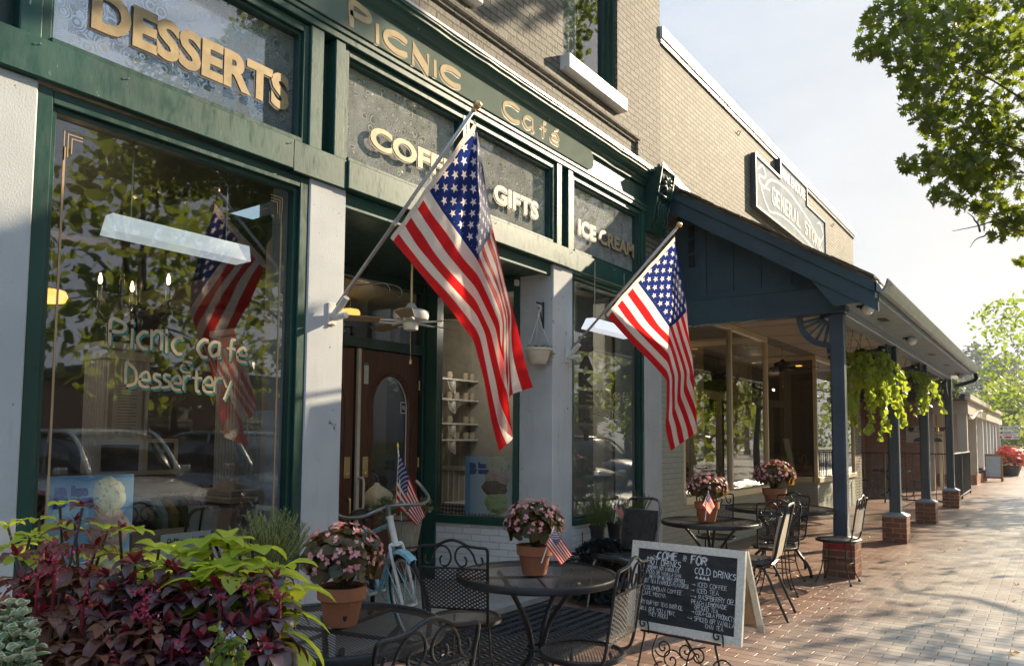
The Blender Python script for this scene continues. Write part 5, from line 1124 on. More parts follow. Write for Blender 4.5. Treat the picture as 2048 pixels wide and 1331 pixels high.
# ---------------------------------------------------------------- begonia pots
MT['beg']=leafmat('begonia_leaf',(.030,.042,.014),(.115,.080,.030),.34,.36,(.38,.20,.05),spec=.45)
MT['pink']=leafmat('pink_petal',(.66,.12,.20),(.90,.55,.56),.35,.5,(.95,.42,.40)); MT['yel']=simple('yellow_stamen',(.7,.5,.05),.6)
def pot(loc,label,seed,s_=1.,hh=1.0,nb=230):
    rg=random.Random(seed); t=thing('begonia_pot',label,'flower pot',(0,0,0),'terracotta pots of pink begonia on the tables')
    lp(t,'pot',MT['terracotta'],lambda m:m.lathe([(0,0),(.066,0),(.070,.01),(.090,.105),(.092,.108),(.102,.112),(.106,.160),(.106,.166),(.094,.166),(.09,.15)],(0,0,0),36))
    lp(t,'soil',MT['soil'],lambda m:m.lathe([(.0,.155),(.088,.15)],(0,0,0),18))
    dm=R(-80); lp(t,'drain_mark',MT['soil'],lambda m:m.add([(.0785*math.cos(dm)-.009*math.cos(a)*math.sin(dm),.0785*math.sin(dm)+.009*math.cos(a)*math.cos(dm),.045+.016*math.sin(a)) for a in [i*.7 for i in range(9)]],[tuple(range(9))]),False)
    lv=MB(); fl=MB(); st=MB(); yl=MB()
    for i in range(nb):
        d=rv(rg).normalized(); 
        if d.z<-.45: d.z=abs(d.z)
        rr=rg.uniform(.45,1)**.6; c=Vector((d.x*.165*rr,d.y*.165*rr,.27+d.z*.135*rr*hh))
        if c.z<.17 and math.hypot(c.x,c.y)<.11: c.z=.18
        n=(d+rv(rg,.8)+Vector((0,0,.35))); flatleaf(lv,c,rg.uniform(.045,.085),n,rg,ROUND_ if rg.random()<.6 else HEART,.25)
    for i in range(26):
        d=rv(rg); st.tube([(d.x*.03,d.y*.03,.16),(d.x*.14,d.y*.14,.30+.12*abs(d.z))],.003,4)
    for i in range(125):
        d=rv(rg).normalized(); d.z=abs(d.z)*1.3-.25; d.normalize()
        c=Vector((d.x*.178,d.y*.178,.285+d.z*.145*hh)); ax=(d+rv(rg,.4)).normalized(); u=ax.orthogonal().normalized(); w_=ax.cross(u); r0=rg.uniform(.008,.017)
        for k in range(rg.choice((3,4,5))):
            a=k*2*math.pi/5+rg.random(); q=u*math.cos(a)+w_*math.sin(a); s2=q.cross(ax)
            p0=c; fl.add([p0,p0+q*r0*.6+s2*r0*.5+ax*r0*.15,p0+q*r0*1.25+ax*r0*.35,p0+q*r0*.6-s2*r0*.5+ax*r0*.15],[(0,1,2,3)])
        yl.add([c+ax*.006+u*.0035,c+ax*.006+w_*.0035,c+ax*.006-u*.0035,c+ax*.006-w_*.0035],[(0,1,2,3)])
    lv.build('leaves',MT['beg'],t); fl.build('flowers',MT['pink'],t); st.build('stems',MT['beg'],t); yl.build('stamens',MT['yel'],t)
    return place(t,loc,R(seed*50),None,None,s_)
pot((-2.44,2.15,.722),'pink begonia in a terracotta pot on the foreground table, its drain hole showing',1,.97,1.0)
pot((-2.45,3.60,.726),'pink begonia pot beside the chalkboard chair, small flag leaning out to the right',2,1.0,1.0)
pot((-2.72,6.93,.726),'pink begonia pot on the middle table with a small flag on its front',3,1.12,.9)
pot((-2.66,8.86,.736),'pink begonia pot standing farthest away on the large sunlit table',4,1.30,.9)
# ---------------------------------------------------------------- chalkboard on its easel
def PD(u,v,d): return Vector((0,0,1.5))+ray(u,v)*d
TL,TR_,BR,BL=PD(1268,1079,5.02),PD(1497.5,1101.7,4.52),PD(1479,1292,4.42),PD(1254,1249,4.93)
X=((TR_-TL)+(BR-BL)).normalized(); Wd=((TR_-TL).length+(BR-BL).length)/2
Y=((TL-BL)+(TR_-BR)); Y=(Y-X*Y.dot(X)).normalized(); Hd=((TL-BL).length+(TR_-BR).length)/2; Z=X.cross(Y)
if Z.dot(Vector((0,0,1.5))-BL)<0: Z=-Z
cb=thing('chalkboard_sign','white-framed A-shaped chalkboard drinks menu headed COME ON IN FOR, on an iron easel','sign',(BL.x,BL.y,0))
O0=(TL+TR_+BR+BL)/4-X*Wd/2-Y*Hd/2
m4c=Matrix(((X.x,Y.x,Z.x,O0.x),(X.y,Y.y,Z.y,O0.y),(X.z,Y.z,Z.z,O0.z),(0,0,0,1)))
whw=wood('worn_white_frame_wood',(.60,.56,.46),(.82,.79,.70),(9,9,9),.6)
def cpart(name,mat,fn,par=None,mm=None):
    m=MB(); fn(m); m.xf(mm or m4c); return m.build(name,mat,par or cb)
fw=.048
def frame_(m):
    a,b=0,Wd; c,d=0,Hd
    for P in ([(a,c),(b,c),(b-fw,c+fw),(a+fw,c+fw)],[(b,c+.001),(b,d-.001),(b-fw,d-fw-.001),(b-fw,c+fw+.001)],[(b,d),(a,d),(a+fw,d-fw),(b-fw,d-fw)],[(a,d-.001),(a,c+.001),(a+fw,c+fw+.001),(a+fw,d-fw-.001)]):
        m.slab([(x,y,-.012) for x,y in P],(0,0,1),.024)
bdp=cpart('board_frame',whw,frame_)
def slate():
    t=NT('slate_board'); v=t.pos((4,4,9)); nz=t.noise(v,2.2,5,.7); sm=t.noise(t.pos((2,2,14)),4,3)
    return t.pbr(t.ramp(t.math('ADD',t.math('MULTIPLY',nz,.6),t.math('MULTIPLY',sm,.4)),[(.4,(.011,.011,.012)),(.66,(.040,.043,.046))]),.62)
sl_=cpart('slate_panel',slate(),lambda m:m.box(fw-.004,Wd-fw+.004,fw-.004,Hd-fw+.004,-.008,.001))
def chalkm():
    t=NT('chalk_writing'); nz=t.noise(t.pos(),130,2,.7); return t.pbr((.78,.80,.80),.9,alpha=t.mapr(nz,.28,.50,.35,1.0))
chk=chalkm()
def chalk(txt,x,y,h,w_=.0045,fit=None,rot=-1.5,bold=0):
    m=MB(); st,L=strokes(txt,h,sp=1.9,jit=.10); k=(fit*Wd/L) if fit else 1
    mm=m4c@Matrix.Translation((x*Wd,y*Hd,.0022))@Matrix.Rotation(R(rot),4,'Z')
    for i,P in enumerate(st):
        ribbon(m,[(a*k,b) for a,b in P],w_,mm,.0002*(i%5))
        if bold: ribbon(m,[(a*k+.0075,b+.006) for a,b in P],w_*.35,mm,.0012+.0002*(i%5))
    m.build('chalk_writing',chk,sl_)
for a in [('COME',.24,.815,.046,.007,.185,-1,1),('ON',.475,.845,.020,.003,.035,0),('IN',.475,.815,.020,.003,.03,0),('FOR',.545,.80,.046,.007,.145,-1,1),('mimi\'s',.145,.795,.022,.0035,.10,8),('HOT DRINKS',.15,.745,.036,.005,.31,-2),
 ('RASPBERRY HOT CHOCOLATE',.12,.69,.022,.0027,.33,-1),('> SPICED OR VANILLA CHAI',.10,.635,.023,.0027,.37,-1),('[WITH OR WITHOUT COFFEE]',.18,.585,.022,.0027,.32,-1.5),('> HOT TEA [VARIOUS FLAVORS]',.085,.53,.025,.0027,.45,-1),
 ('-> COLOMBIAN COFFEE',.075,.45,.025,.0027,.41,-1),('> CAFE MOCHA',.075,.385,.025,.0027,.27,-1),('* TRY OUR HOT TEAS OVER ICE',.075,.285,.024,.0027,.42,-1),('[WELL GIVE YOU A MINT,',.10,.215,.024,.0027,.34,-2),('THEY ROCK]',.19,.16,.024,.0027,.18,-2),
 ('COLD DRINKS',.585,.695,.038,.005,.35,-2),('~~~~',.59,.635,.030,.0045,.13,-3),('> ICED COFFEE',.565,.555,.026,.0029,.30,0),('> ICED TEA',.56,.49,.026,.0029,.24,0),('-> RASPBERRY OR',.56,.425,.027,.0029,.36,-1),('PEACH LEMONADE',.57,.365,.024,.0029,.30,-1),
 ('OR ICED TEA',.60,.31,.024,.0029,.20,-1),('> COCA-COLA PRODUCTS',.575,.255,.026,.0029,.365,-1.5),('-> SPICED OR VANILLA',.54,.185,.027,.0029,.40,-1),('CHAI TEA',.70,.125,.024,.0029,.15,-1),('_',.475,.272,.02,.003,.03,0),('_',.90,.418,.02,.003,.04,0)]:
    chalk(*a)
# rear leaf of the A-frame
hx=m4c@Vector((0,Hd,-.02)); hy=m4c@Vector((Wd,Hd,-.02)); bk_=Vector((Z.x,Z.y,0)).normalized()*-.24; dn=Vector((0,0,-(Hd-.02)))
m=MB()
for (a,b) in ((0,.07),(.93,1.0)):
    p=hx.lerp(hy,a); q=hx.lerp(hy,b); m.slab([p,q,q+dn+bk_,p+dn+bk_],-Z,.02)
m.slab([hx+(dn+bk_)*.9,hy+(dn+bk_)*.9,hy+dn+bk_,hx+dn+bk_],-Z,.019); m.build('rear_frame',whw,cb)
m=MB(); m.slab([hx.lerp(hy,.05)+(dn+bk_)*.02,hx.lerp(hy,.95)+(dn+bk_)*.02,hx.lerp(hy,.95)+(dn+bk_)*.95,hx.lerp(hy,.05)+(dn+bk_)*.95],-Z,.008); m.build('rear_panel',wood('plywood_back',(.30,.20,.10),(.42,.30,.17)),cb)
# easel
es=thing('iron_easel','black scrolled iron easel holding the chalkboard near the bottom edge','easel',(BL.x,BL.y,0))
def E_(x,y,z=0.03): q=m4c@Vector((x*Wd,y*Hd,z)); return q
def gnd(q,dx=0,dy=0): return Vector((q.x+dx,q.y+dy,0))
m=MB()
for x in (.18,.80):
    p=E_(x,-.015,.02); m.tube([p+Vector((0,0,.0)),p+Vector((0,0,-.03)),gnd(p+(-X if x<.5 else X)*.06)],.007,7)
pb=E_(.5,-.02,-.04); m.tube([pb,gnd(pb,-Z.x*.28,-Z.y*.28)],.007,7)
m.tube([E_(.14,-.02,.012),E_(.84,-.02,.012)],.0075,7)
m.build('easel_legs',BK,es,smooth=True)
def spiral(c,r,turns,a0,dirn=1,n=26,r1=.08): return [(c[0]+r*(1-(1-r1)*i/n)*math.cos(a0+dirn*turns*2*math.pi*i/n),c[1]+r*(1-(1-r1)*i/n)*math.sin(a0+dirn*turns*2*math.pi*i/n)) for i in range(n+1)]
def sct(m,P,r=.0052,z=.03): m.tube([m4c@Vector((x,y,z)) for x,y in P],r,6)
m=MB()
for x in (.155,.80):
    sct(m,[(x*Wd+.055,-.02),(x*Wd+.05,.03)]+spiral((x*Wd+.012,.035),.036,1.3,0,1)); 
m.build('hook',BK,es,smooth=True)
m=MB()
for (c,r,tn,a0,d) in (((.36*Wd,-.09),.062,1.6,R(200),1),((.44*Wd,-.155),.070,1.5,R(20),1),((.56*Wd,-.085),.060,1.6,R(0),-1),((.66*Wd,-.105),.055,1.5,R(150),-1),((.88*Wd,-.16),.075,1.6,R(170),-1),((.36*Wd,-.25),.075,1.4,R(90),1),((.56*Wd,-.24),.070,1.4,R(90),-1)):
    sct(m,spiral(c,r,tn,a0,d),.0052,.02)
sct(m,[(p.x,p.y) for p in spline([(.30*Wd,-.02,0),(.27*Wd,-.14,0),(.40*Wd,-.25,0),(.55*Wd,-.20,0),(.60*Wd,-.08,0),(.72*Wd,-.04,0)],6)],.0052,.022)
m.build('scrollwork',BK,es,smooth=True)
# ---------------------------------------------------------------- bicycle
bk=thing('bicycle','old pale blue bicycle with white fork leaning in the cafe doorway','bicycle',(0,0,0))
lb=simple('pale_blue_bike_paint',(.30,.58,.68),.3,.1,.12,5,.1,coat=.4); wt=simple('aged_white_bike_paint',(.66,.64,.58),.35,0,.15,8,.1); tyr=simple('bike_tyre',(.02,.02,.02),.8)
def wheel(cx,turn=0):
    def w(m): 
        m.tube([(cx+.325*math.cos(a),0,.335+.325*math.sin(a)) for a in [2*math.pi*i/40 for i in range(40)]],.019,8,closed=True)
    ty=lp(bk,'tyre',tyr,w)
    lp(ty,'rim',chromeb,lambda m:m.tube([(cx+.300*math.cos(a),0,.335+.300*math.sin(a)) for a in [2*math.pi*i/40 for i in range(40)]],.011,6,closed=True))
    def sp_(m):
        for k in range(28):
            a=2*math.pi*k/28; b=a+(.5 if k%2 else -.5); m.tube([(cx+.025*math.cos(b),.028*(1 if k%4<2 else -1),.335+.025*math.sin(b)),(cx+.298*math.cos(a),0,.335+.298*math.sin(a))],.0016,4)
        m.tube([(cx,-.05,.30),(cx,.05,.30)],.018,8)
    lp(ty,'spokes',chromeb,sp_); return ty
chromeb=simple('dull_chrome',(.62,.60,.55),.3,.7)
wheel(0); wheel(-1.06)
def fender(m,cx,a0,a1):
    V=[];n=20
    for i in range(n+1):
        a=R(a0+(a1-a0)*i/n)
        for y,r in ((-.034,.350),(-.022,.372),(0,.380),(.022,.372),(.034,.350)): V.append((cx+r*math.cos(a),y,.335+r*math.sin(a)))
    m.add(V,[(i*5+j,i*5+j+1,(i+1)*5+j+1,(i+1)*5+j) for i in range(n) for j in range(4)])
fd=lp(bk,'fender',lb,lambda m:fender(m,0,60,215)); lp(fd,'fender_stay',lb,lambda m:[m.tube([(0,s_*.045,.30),(.365*math.cos(R(a)),s_*.034,.335+.365*math.sin(R(a)))],.0045,6) for s_ in(1,-1) for a in(68,205,140)])
lp(bk,'fender',lb,lambda m:fender(m,-1.06,20,200))
lp(bk,'fork',wt,lambda m:[m.tube(spline([(0,s_*.05,.30),(-.05,s_*.052,.50),(-.11,s_*.05,.72),(-.115,s_*.012,.735)],4),.0125,8) for s_ in(1,-1)]+[m.tube(torus_pts(.045,.735,12,-.115,0),.008,6,closed=True)])
lp(bk,'head_tube',wt,lambda m:(m.tube([(-.118,0,.74),(-.165,0,.93)],.024,12),m.tube([(-.117,0,.735),(-.120,0,.75)],.030,12),m.tube([(-.163,0,.92),(-.167,0,.94)],.029,12)))
lp(bk,'frame',lb,lambda m:(m.tube([(-.15,0,.88),(-.70,0,.74)],.018,10),m.tube([(-.125,0,.77),(-.58,0,.30)],.020,10),m.tube([(-.58,0,.30),(-.72,0,.80)],.016,10),m.tube([(-.58,.03,.30),(-1.06,.05,.30)],.01,8),m.tube([(-.58,-.03,.30),(-1.06,-.05,.30)],.01,8),m.tube([(-.71,.02,.76),(-1.06,.05,.30)],.009,8),m.tube([(-.71,-.02,.76),(-1.06,-.05,.30)],.009,8)))
lp(bk,'saddle',MT['black'],lambda m:(m.lathe([(0,0),(.09,.01),(.11,.04),(.08,.07),(0,.075)],(-.76,0,.86),16),m.tube([(-.72,0,.79),(-.74,0,.87)],.012,8)))
lp(bk,'crank',chromeb,lambda m:(m.tube([(-.58,-.09,.30),(-.58,.09,.30)],.015,8),m.tube([(-.58,.09,.30),(-.46,.09,.20)],.01,6),m.tube([(-.58,-.09,.30),(-.70,-.09,.40)],.01,6),m.tube([(-.58+.08*math.cos(a),.05,.30+.08*math.sin(a)) for a in [i*.4 for i in range(16)]],.008,5,closed=True)))
bar=simple('grey_handlebar_metal',(.20,.21,.20),.35,.6,.2,8)
lp(bk,'handlebar',bar,lambda m:(m.tube([(-.167,0,.93),(-.178,0,1.0)],.016,10),m.tube([(-.178,0,.985),(-.178,0,1.02)],.022,10),
    m.tube(spline([(-.42,.36,1.12),(-.33,.37,1.06),(-.20,.345,1.00),(-.11,.24,.985),(-.12,.10,1.005),(-.178,0,1.008),(-.12,-.10,1.005),(-.11,-.24,.985),(-.20,-.345,1.0),(-.33,-.37,1.06),(-.42,-.36,1.12)],6),.0125,9)))
bang=math.atan2(-.38,.925)
for ch in [bk]:
    ch.rotation_mode='XYZ'; ch.matrix_world=Matrix.Translation((-3.77,4.02,0))@Matrix.Rotation(bang,4,'Z')@Matrix.Rotation(R(9),4,'X')
# wooden basket with plants hanging in front of the handlebar
ctr=PD(808,1062,5.78); bkz=thing('wooden_basket','weathered grey stave basket full of plants hanging from the bicycle handlebar','basket',(ctr.x,ctr.y,ctr.z-.15))
gw=wood('grey_weathered_staves',(.20,.17,.13),(.40,.35,.27),(9,9,1.2),.8)
m=MB()
for k in range(20):
    a0=2*math.pi*k/20+.01; a1=2*math.pi*(k+1)/20-.01
    for (r0,r1) in ((.10,.15),):
        P=[(ctr.x+r*math.cos(a),ctr.y+r*math.sin(a),ctr.z+z) for r,z,a in ((r0,-.14,a0),(r0,-.14,a1),(r1,.13+.006*(k%3),a1),(r1,.13+.006*(k%3),a0))]
        nrm=Vector((math.cos((a0+a1)/2),math.sin((a0+a1)/2),0)); m.slab(P,-nrm,.012)
m.lathe([(0,-.13),(.099,-.13)],ctr,18); m.build('staves',gw,bkz)
m=MB(); 
for z,r in ((.10,.150),(-.11,.111)): m.tube(torus_pts(r,ctr.z+z,24,ctr.x,ctr.y),.006,6,closed=True)
m.build('hoop',simple('rusty_wire',(.07,.05,.04),.6,.5),bkz)
rg=random.Random(31); m=MB(); lv=MB()
for k in range(46):
    a=rg.uniform(0,6.28); L=rg.uniform(.10,.24); b=ctr+Vector((.07*math.cos(a),.07*math.sin(a),.12)); e=b+Vector((math.cos(a)*L*.9,math.sin(a)*L*.9,rg.uniform(-.06,.15))); P=spline([b,b.lerp(e,.5)+Vector((0,0,.05)),e],4); m.tube(P,.0025,4)
    for p in P: 
        for _ in range(3): flatleaf(lv,p+rv(rg,.018),rg.uniform(.018,.034),rv(rg),rg,OVAL)
m.build('stems',MT['beg'],bkz); lv.build('leaves',leafmat('grey_green_leaf',(.06,.08,.03),(.14,.16,.07),.35),bkz)
for k in range(7): m=MB(); c=ctr+Vector((.2*math.cos(k*1.7),.2*math.sin(k*1.7),.12+.01*k)); fol(m,c,.012,5,.016,ROUND_,rg); m.build('flower',MT['pink'],bkz)
# burlap bundle hooked behind the handlebar
bl=PD(757,985,6.0); bb=thing('burlap_bundle','tan gathered cloth bundle tied behind the bicycle handlebar','bag',bl)
bur=simple('tan_burlap',(.30,.24,.15),.9,0,.2,12,.6,90)
m=MB(); V=[];n=28
for i,(r,z) in enumerate(((.01,.085),(.03,.06),(.05,.045),(.10,.0),(.12,-.07),(.11,-.12),(.05,-.15))):
    for j in range(n): a=2*math.pi*j/n; rr=r*(1+.14*math.sin(j*2.7+i*.4)+.05*math.sin(j*5)); V.append((bl.x+rr*math.cos(a)+.06*(-z),bl.y+rr*math.sin(a)-.25*z,bl.z+z))
m.add(V,[(i*n+j,i*n+(j+1)%n,(i+1)*n+(j+1)%n,(i+1)*n+j) for i in range(6) for j in range(n)]); m.build('cloth',bur,bb,smooth=True)
m=MB(); m.tube(spline([bl+Vector((-.05,-.02,.15)),bl+Vector((-.02,0,.13)),bl+Vector((0,0,.08)),bl+Vector((.03,.01,.05))],4),.006,6); m.tube([bl+Vector((-.05+.02*math.cos(a),0,.16+.02*math.sin(a))) for a in [i*.6 for i in range(9)]],.005,5); m.build('wire_hook',BK,bb)
# ================================================================ FLAGS
def flagmat():
    t=NT('flag_cloth'); uv=t.n('UVMap'); uv.uv_map='UVMap'; s_=t.n('SeparateXYZ'); t.l(uv.outputs[0],s_.inputs[0]); U,Vv=s_.outputs[0],s_.outputs[1]
    st=t.math('GREATER_THAN',t.math('FRACT',t.math('MULTIPLY',Vv,6.5)),.5)   # 13 stripes, red first
    col=t.mix(st,(.62,.018,.022),(.80,.77,.70))
    can=t.math('MULTIPLY',t.math('LESS_THAN',U,.4),t.math('LESS_THAN',Vv,7/13)); hem=t.math('LESS_THAN',U,.022)
    x=t.math('MULTIPLY',U,12/.4); y=t.math('MULTIPLY',Vv,10/(7/13))
    def star(ox):
        lx=t.math('SUBTRACT',t.math('MODULO',t.math('ADD',x,ox),2.0),1.0); ly=t.math('SUBTRACT',t.math('MODULO',t.math('ADD',y,ox),2.0),1.0)
        r=t.math('SQRT',t.math('ADD',t.math('MULTIPLY',lx,lx),t.math('MULTIPLY',ly,ly))); an=t.math('ARCTAN2',lx,t.math('MULTIPLY',ly,-1.0))
        k=t.math('SUBTRACT',t.math('MODULO',t.math('ADD',an,math.pi*2+math.pi/5),2*math.pi/5),math.pi/5); k=t.math('ABSOLUTE',k)
        # five-pointed star: distance along edge between tip (angle 0) and notch (36 deg)
        e=t.math('DIVIDE',.20,t.math('ADD',t.math('MULTIPLY',t.math('SINE',k),.93),t.math('MULTIPLY',t.math('COSINE',k),.36)))
        return t.math('LESS_THAN',r,e)
    inner=t.math('MULTIPLY',t.math('MULTIPLY',t.math('GREATER_THAN',x,.45),t.math('LESS_THAN',x,11.55)),t.math('MULTIPLY',t.math('GREATER_THAN',y,.45),t.math('LESS_THAN',y,9.55)))
    stars=t.math('MULTIPLY',t.math('MAXIMUM',star(0.0),star(1.0)),inner)
    cc=t.mix(stars,(.012,.030,.17),(.82,.80,.74)); col=t.mix(can,col,cc); col=t.mix(hem,col,(.72,.68,.60))
    seam=t.math('LESS_THAN',t.math('ABSOLUTE',t.math('SUBTRACT',t.math('FRACT',t.math('MULTIPLY',Vv,13)),.5)),.485); col=t.mix(t.math('MULTIPLY',t.math('SUBTRACT',1.0,seam),.45),col,(.1,.02,.03))
    p=t.n('BsdfPrincipled'); t.l(col,p.inputs['Base Color']); p.inputs['Roughness'].default_value=.55; p.inputs['Specular IOR Level'].default_value=.25
    nz=t.noise(t.pos((60,60,14)),1,4,.6); b=t.n('Bump'); b.inputs['Strength'].default_value=.6; b.inputs['Distance'].default_value=.006; t.l(nz,b.inputs['Height']); t.l(b.outputs[0],p.inputs['Normal'])
    tl=t.n('BsdfTranslucent'); t.l(t.mix(1.0,col,(1.3,1.15,1.1),'MULTIPLY'),tl.inputs[0]); mx=t.n('MixShader'); mx.inputs[0].default_value=.58
    t.l(p.outputs[0],mx.inputs[1]); t.l(tl.outputs[0],mx.inputs[2]); t.l(mx.outputs[0],t.out.inputs[0]); return t.mat
MT['flag']=flagmat(); dkflag=None
def cloth(nodes,tris,ns=72,ntt=46,smooth=2,ripple=.006,seed=1):
    # nodes: (s,t)->Vector ; barycentric on the control triangles, then relaxed
    G=np.zeros((ns+1,ntt+1,3)); 
    for i in range(ns+1):
        for j in range(ntt+1):
            s_,t_=i/ns,j/ntt; best=None
            for tr in tris:
                a,b,c=[nodes[k] for k in tr]; (x1,y1),(x2,y2),(x3,y3)=a[0],b[0],c[0]; D=(y2-y3)*(x1-x3)+(x3-x2)*(y1-y3)
                l1=((y2-y3)*(s_-x3)+(x3-x2)*(t_-y3))/D; l2=((y3-y1)*(s_-x3)+(x1-x3)*(t_-y3))/D; l3=1-l1-l2; mn=min(l1,l2,l3)
                if best is None or mn>best[0]: best=(mn,a[1]*l1+b[1]*l2+c[1]*l3)
                if mn>=-1e-9: break
            G[i,j]=best[1]
    rg=np.random.RandomState(seed)
    for _ in range(smooth):
        H=G.copy()
        H[1:-1,1:-1]=(G[1:-1,1:-1]*2+G[:-2,1:-1]+G[2:,1:-1]+G[1:-1,:-2]+G[1:-1,2:])/6
        H[1:-1,0]=(G[1:-1,0]*2+G[:-2,0]+G[2:,0])/4; H[1:-1,-1]=(G[1:-1,-1]*2+G[:-2,-1]+G[2:,-1])/4
        H[-1,1:-1]=(G[-1,1:-1]*2+G[-1,:-2]+G[-1,2:])/4
        G=H
    S,T=np.meshgrid(np.linspace(0,1,ns+1),np.linspace(0,1,ntt+1),indexing='ij')
    G[:,:,1]+=ripple*np.sin(T*17+S*9+seed)*np.sin(S*3+.4)*1.2+ripple*.5*np.sin(T*31-S*23); G[:,:,0]+=ripple*.5*np.sin(S*19+T*7)
    return G
def flag(name,label,grid,parent,mat,thick=.0015):
    ns,nt_=grid.shape[0]-1,grid.shape[1]-1; m=MB(); V=[tuple(grid[i,j]) for i in range(ns+1) for j in range(nt_+1)]
    m.add(V,[(i*(nt_+1)+j,(i+1)*(nt_+1)+j,(i+1)*(nt_+1)+j+1,i*(nt_+1)+j+1) for i in range(ns) for j in range(nt_)])
    m.uv=[(i/ns,j/nt_) for i in range(ns+1) for j in range(nt_+1)]
    return m.build(name,mat,parent,smooth=True)
def wallflag(label,base,tip,Y0,tbl,tris,seed,pc,stv=None):
    t=thing('wall_flag',label,'flag',base,'United States flags on wall poles')
    base=Vector(base); tip=Vector(tip); d=(tip-base).normalized()
    m=MB(); m.bbox(FX,FX+.012,base.y-.035,base.y+.035,base.z-.075,base.z+.075,.004); m.tube([base+Vector((.005,0,-.02)),base+Vector((.06,0,0))],.026,10); m.tube([base+Vector((.03,0,-.01)),base+Vector((.03,0,-.01))+d*.16],.023,12)
    m.tube([base+Vector((.03,0,-.03)),base+Vector((.15,0,-.02))],.021,12); m.tube([base+Vector((.012,.0,-.07)),base+Vector((.02,0,-.075))],.01,6); m.build('bracket',MT['bracketwhite'],t,smooth=True,auto=35)
    m=MB(); m.tube([base+d*.08,tip],.0125,12); m.tube([base+d*.75,base+d*.80],.0145,12); po=m.build('pole',MT['poleal'],t,smooth=True)
    m=MB(); m.lathe([(0,-.005),(.014,.0),(.016,.012),(.010,.018),(.022,.030),(.028,.045),(.022,.062),(0,.07)],(0,0,0),16); m.xf(Matrix.Translation(tip)@d.to_track_quat('Z','Y').to_matrix().to_4x4()); m.build('finial',MT['brass'],po,smooth=True)
    nodes=[((s_,q),np.array(AY(u,v,Y0+dy*1.7))) for s_,q,u,v,dy in tbl]
    G=cloth(nodes,tris,seed=seed); flag('flag_cloth',None,G,t,MT['flag'])
    m=MB()
    for q in (G[0,0],G[0,-1]): 
        q=Vector(q); m.tube([q+Vector((.0,.012*math.cos(a),.012*math.sin(a))) for a in [i*.7 for i in range(9)]],.003,5)
    m.build('clip',MT['black'],po)
    return t
Y1=3.29
b1=(FX,Y1,2.325); tp1=AY(946,222,Y1)
F1=[(0,0,950,243,-.01),(0,1,781,476,.0),(.58,1,950,680,.02),(1,1,997,902,.19),(.42,0,987,462,.06),(1,.86,1029,876,.12),(1,.5,1000,820,.20),(1,0,1065,774,.27),(1,.16,1022,788,.24),(.40,.54,955,521,-.08),(.62,.62,1002,650,.03),(.2,.27,957,392,-.06),(.70,0,1024,620,.16),(1,.66,1005,850,.16)]
# indices:0 A,1 B,2 C,3 D,4 R0,5 R1,6 E,7 T,8 H,9 crease mid,10 ridge mid,11 top crease,12 top edge mid,13
T1_=[(0,1,11),(1,9,11),(1,2,9),(11,9,4),(0,11,4),(9,10,4),(2,10,9),(2,3,10),(3,5,10),(4,10,12),(10,5,13),(10,13,6),(10,6,8),(10,8,12),(12,8,7)]
wallflag('nearest large flag on its angled pole, on the pier left of the cafe door',b1,tp1,Y1,F1,T1_,1,None)
Y2=6.28; b2=(FX,Y2,2.335); tp2=AY(1352,457,Y2)
F2=[(0,0,1349,474,0),(0,1,1211,629,0),(.55,1,1334,759,.0),(1,1,1341,901,.12),(.36,0,1372,605,.04),(1,.55,1396,863,.08),(.4,.54,1341,656,-.06),(.2,.27,1345,565,-.04),(.68,.28,1388,740,.05),(1,0,1364,838,.20),(.8,1,1331,850,.08)]
T2_=[(0,1,7),(1,6,7),(1,2,6),(7,6,4),(0,7,4),(6,8,4),(2,8,6),(2,10,8),(10,3,5),(10,5,8),(4,8,9),(8,5,9)]
wallflag('farther large flag, on the pole beside the bakery window',b2,tp2,Y2,F2,T2_,5,None)
# small hand flags
def handflag(label,stick,quad,d,seed,goldtip=False):
    base=PD(*stick[0],d); top=PD(*stick[1],d); t=thing('small_flag',label,'flag',base,'small hand flags'); dd=(top-base).normalized()
    m=MB(); m.tube([base,top],.0035,6); st=m.build('stick',MT['white'],t)
    if goldtip: m=MB(); m.lathe([(.004,0),(.008,.006),(.006,.02),(0,.040)],(0,0,0),10); m.xf(Matrix.Translation(top)@dd.to_track_quat('Z','Y').to_matrix().to_4x4()); m.build('spear_tip',simple('yellow_plastic',(.75,.55,.06),.4),st)
    vd=ray(*stick[0]).normalized(); A,B,C,D=[np.array(PD(u,v,d-.006)) for u,v in quad]; ns,nn=30,20; G=np.zeros((ns+1,nn+1,3)); L=np.linalg.norm(B-A)
    for i in range(ns+1):
        for j in range(nn+1):
            s_,q=i/ns,j/nn; G[i,j]=A*(1-s_)*(1-q)+B*s_*(1-q)+C*(1-s_)*q+D*s_*q-np.array(vd)*L*(.06*math.sin(s_*5+q*4+seed)*min(1,s_*3)+.05*math.sin(q*8+seed)*s_)
    flag('flag_cloth',None,G,t,MT['flag']); return t
handflag('small flag with gold spear tip standing in the wooden bicycle basket',((803,1040),(796,894)),((797,900),(850,1030),(791,1012),(833,1050)),5.62,1,True)
handflag('small flag leaning to the right out of the begonia pot nearest the chalkboard',((1083,1125),(1108,1052)),((1108,1054),(1145,1108),(1091,1088),(1122,1129)),4.1,2)
handflag('small flag hanging on the front of the middle begonia pot',((1410,1040),(1417,980)),((1417,982),(1430,1011),(1405,1010),(1419,1028)),6.85,3)
handflag('tiny flag among the herb pots below the bakery window',((1229,1045),(1236,998)),((1236,1000),(1250,1029),(1230,1018),(1241,1038)),7.25,4)
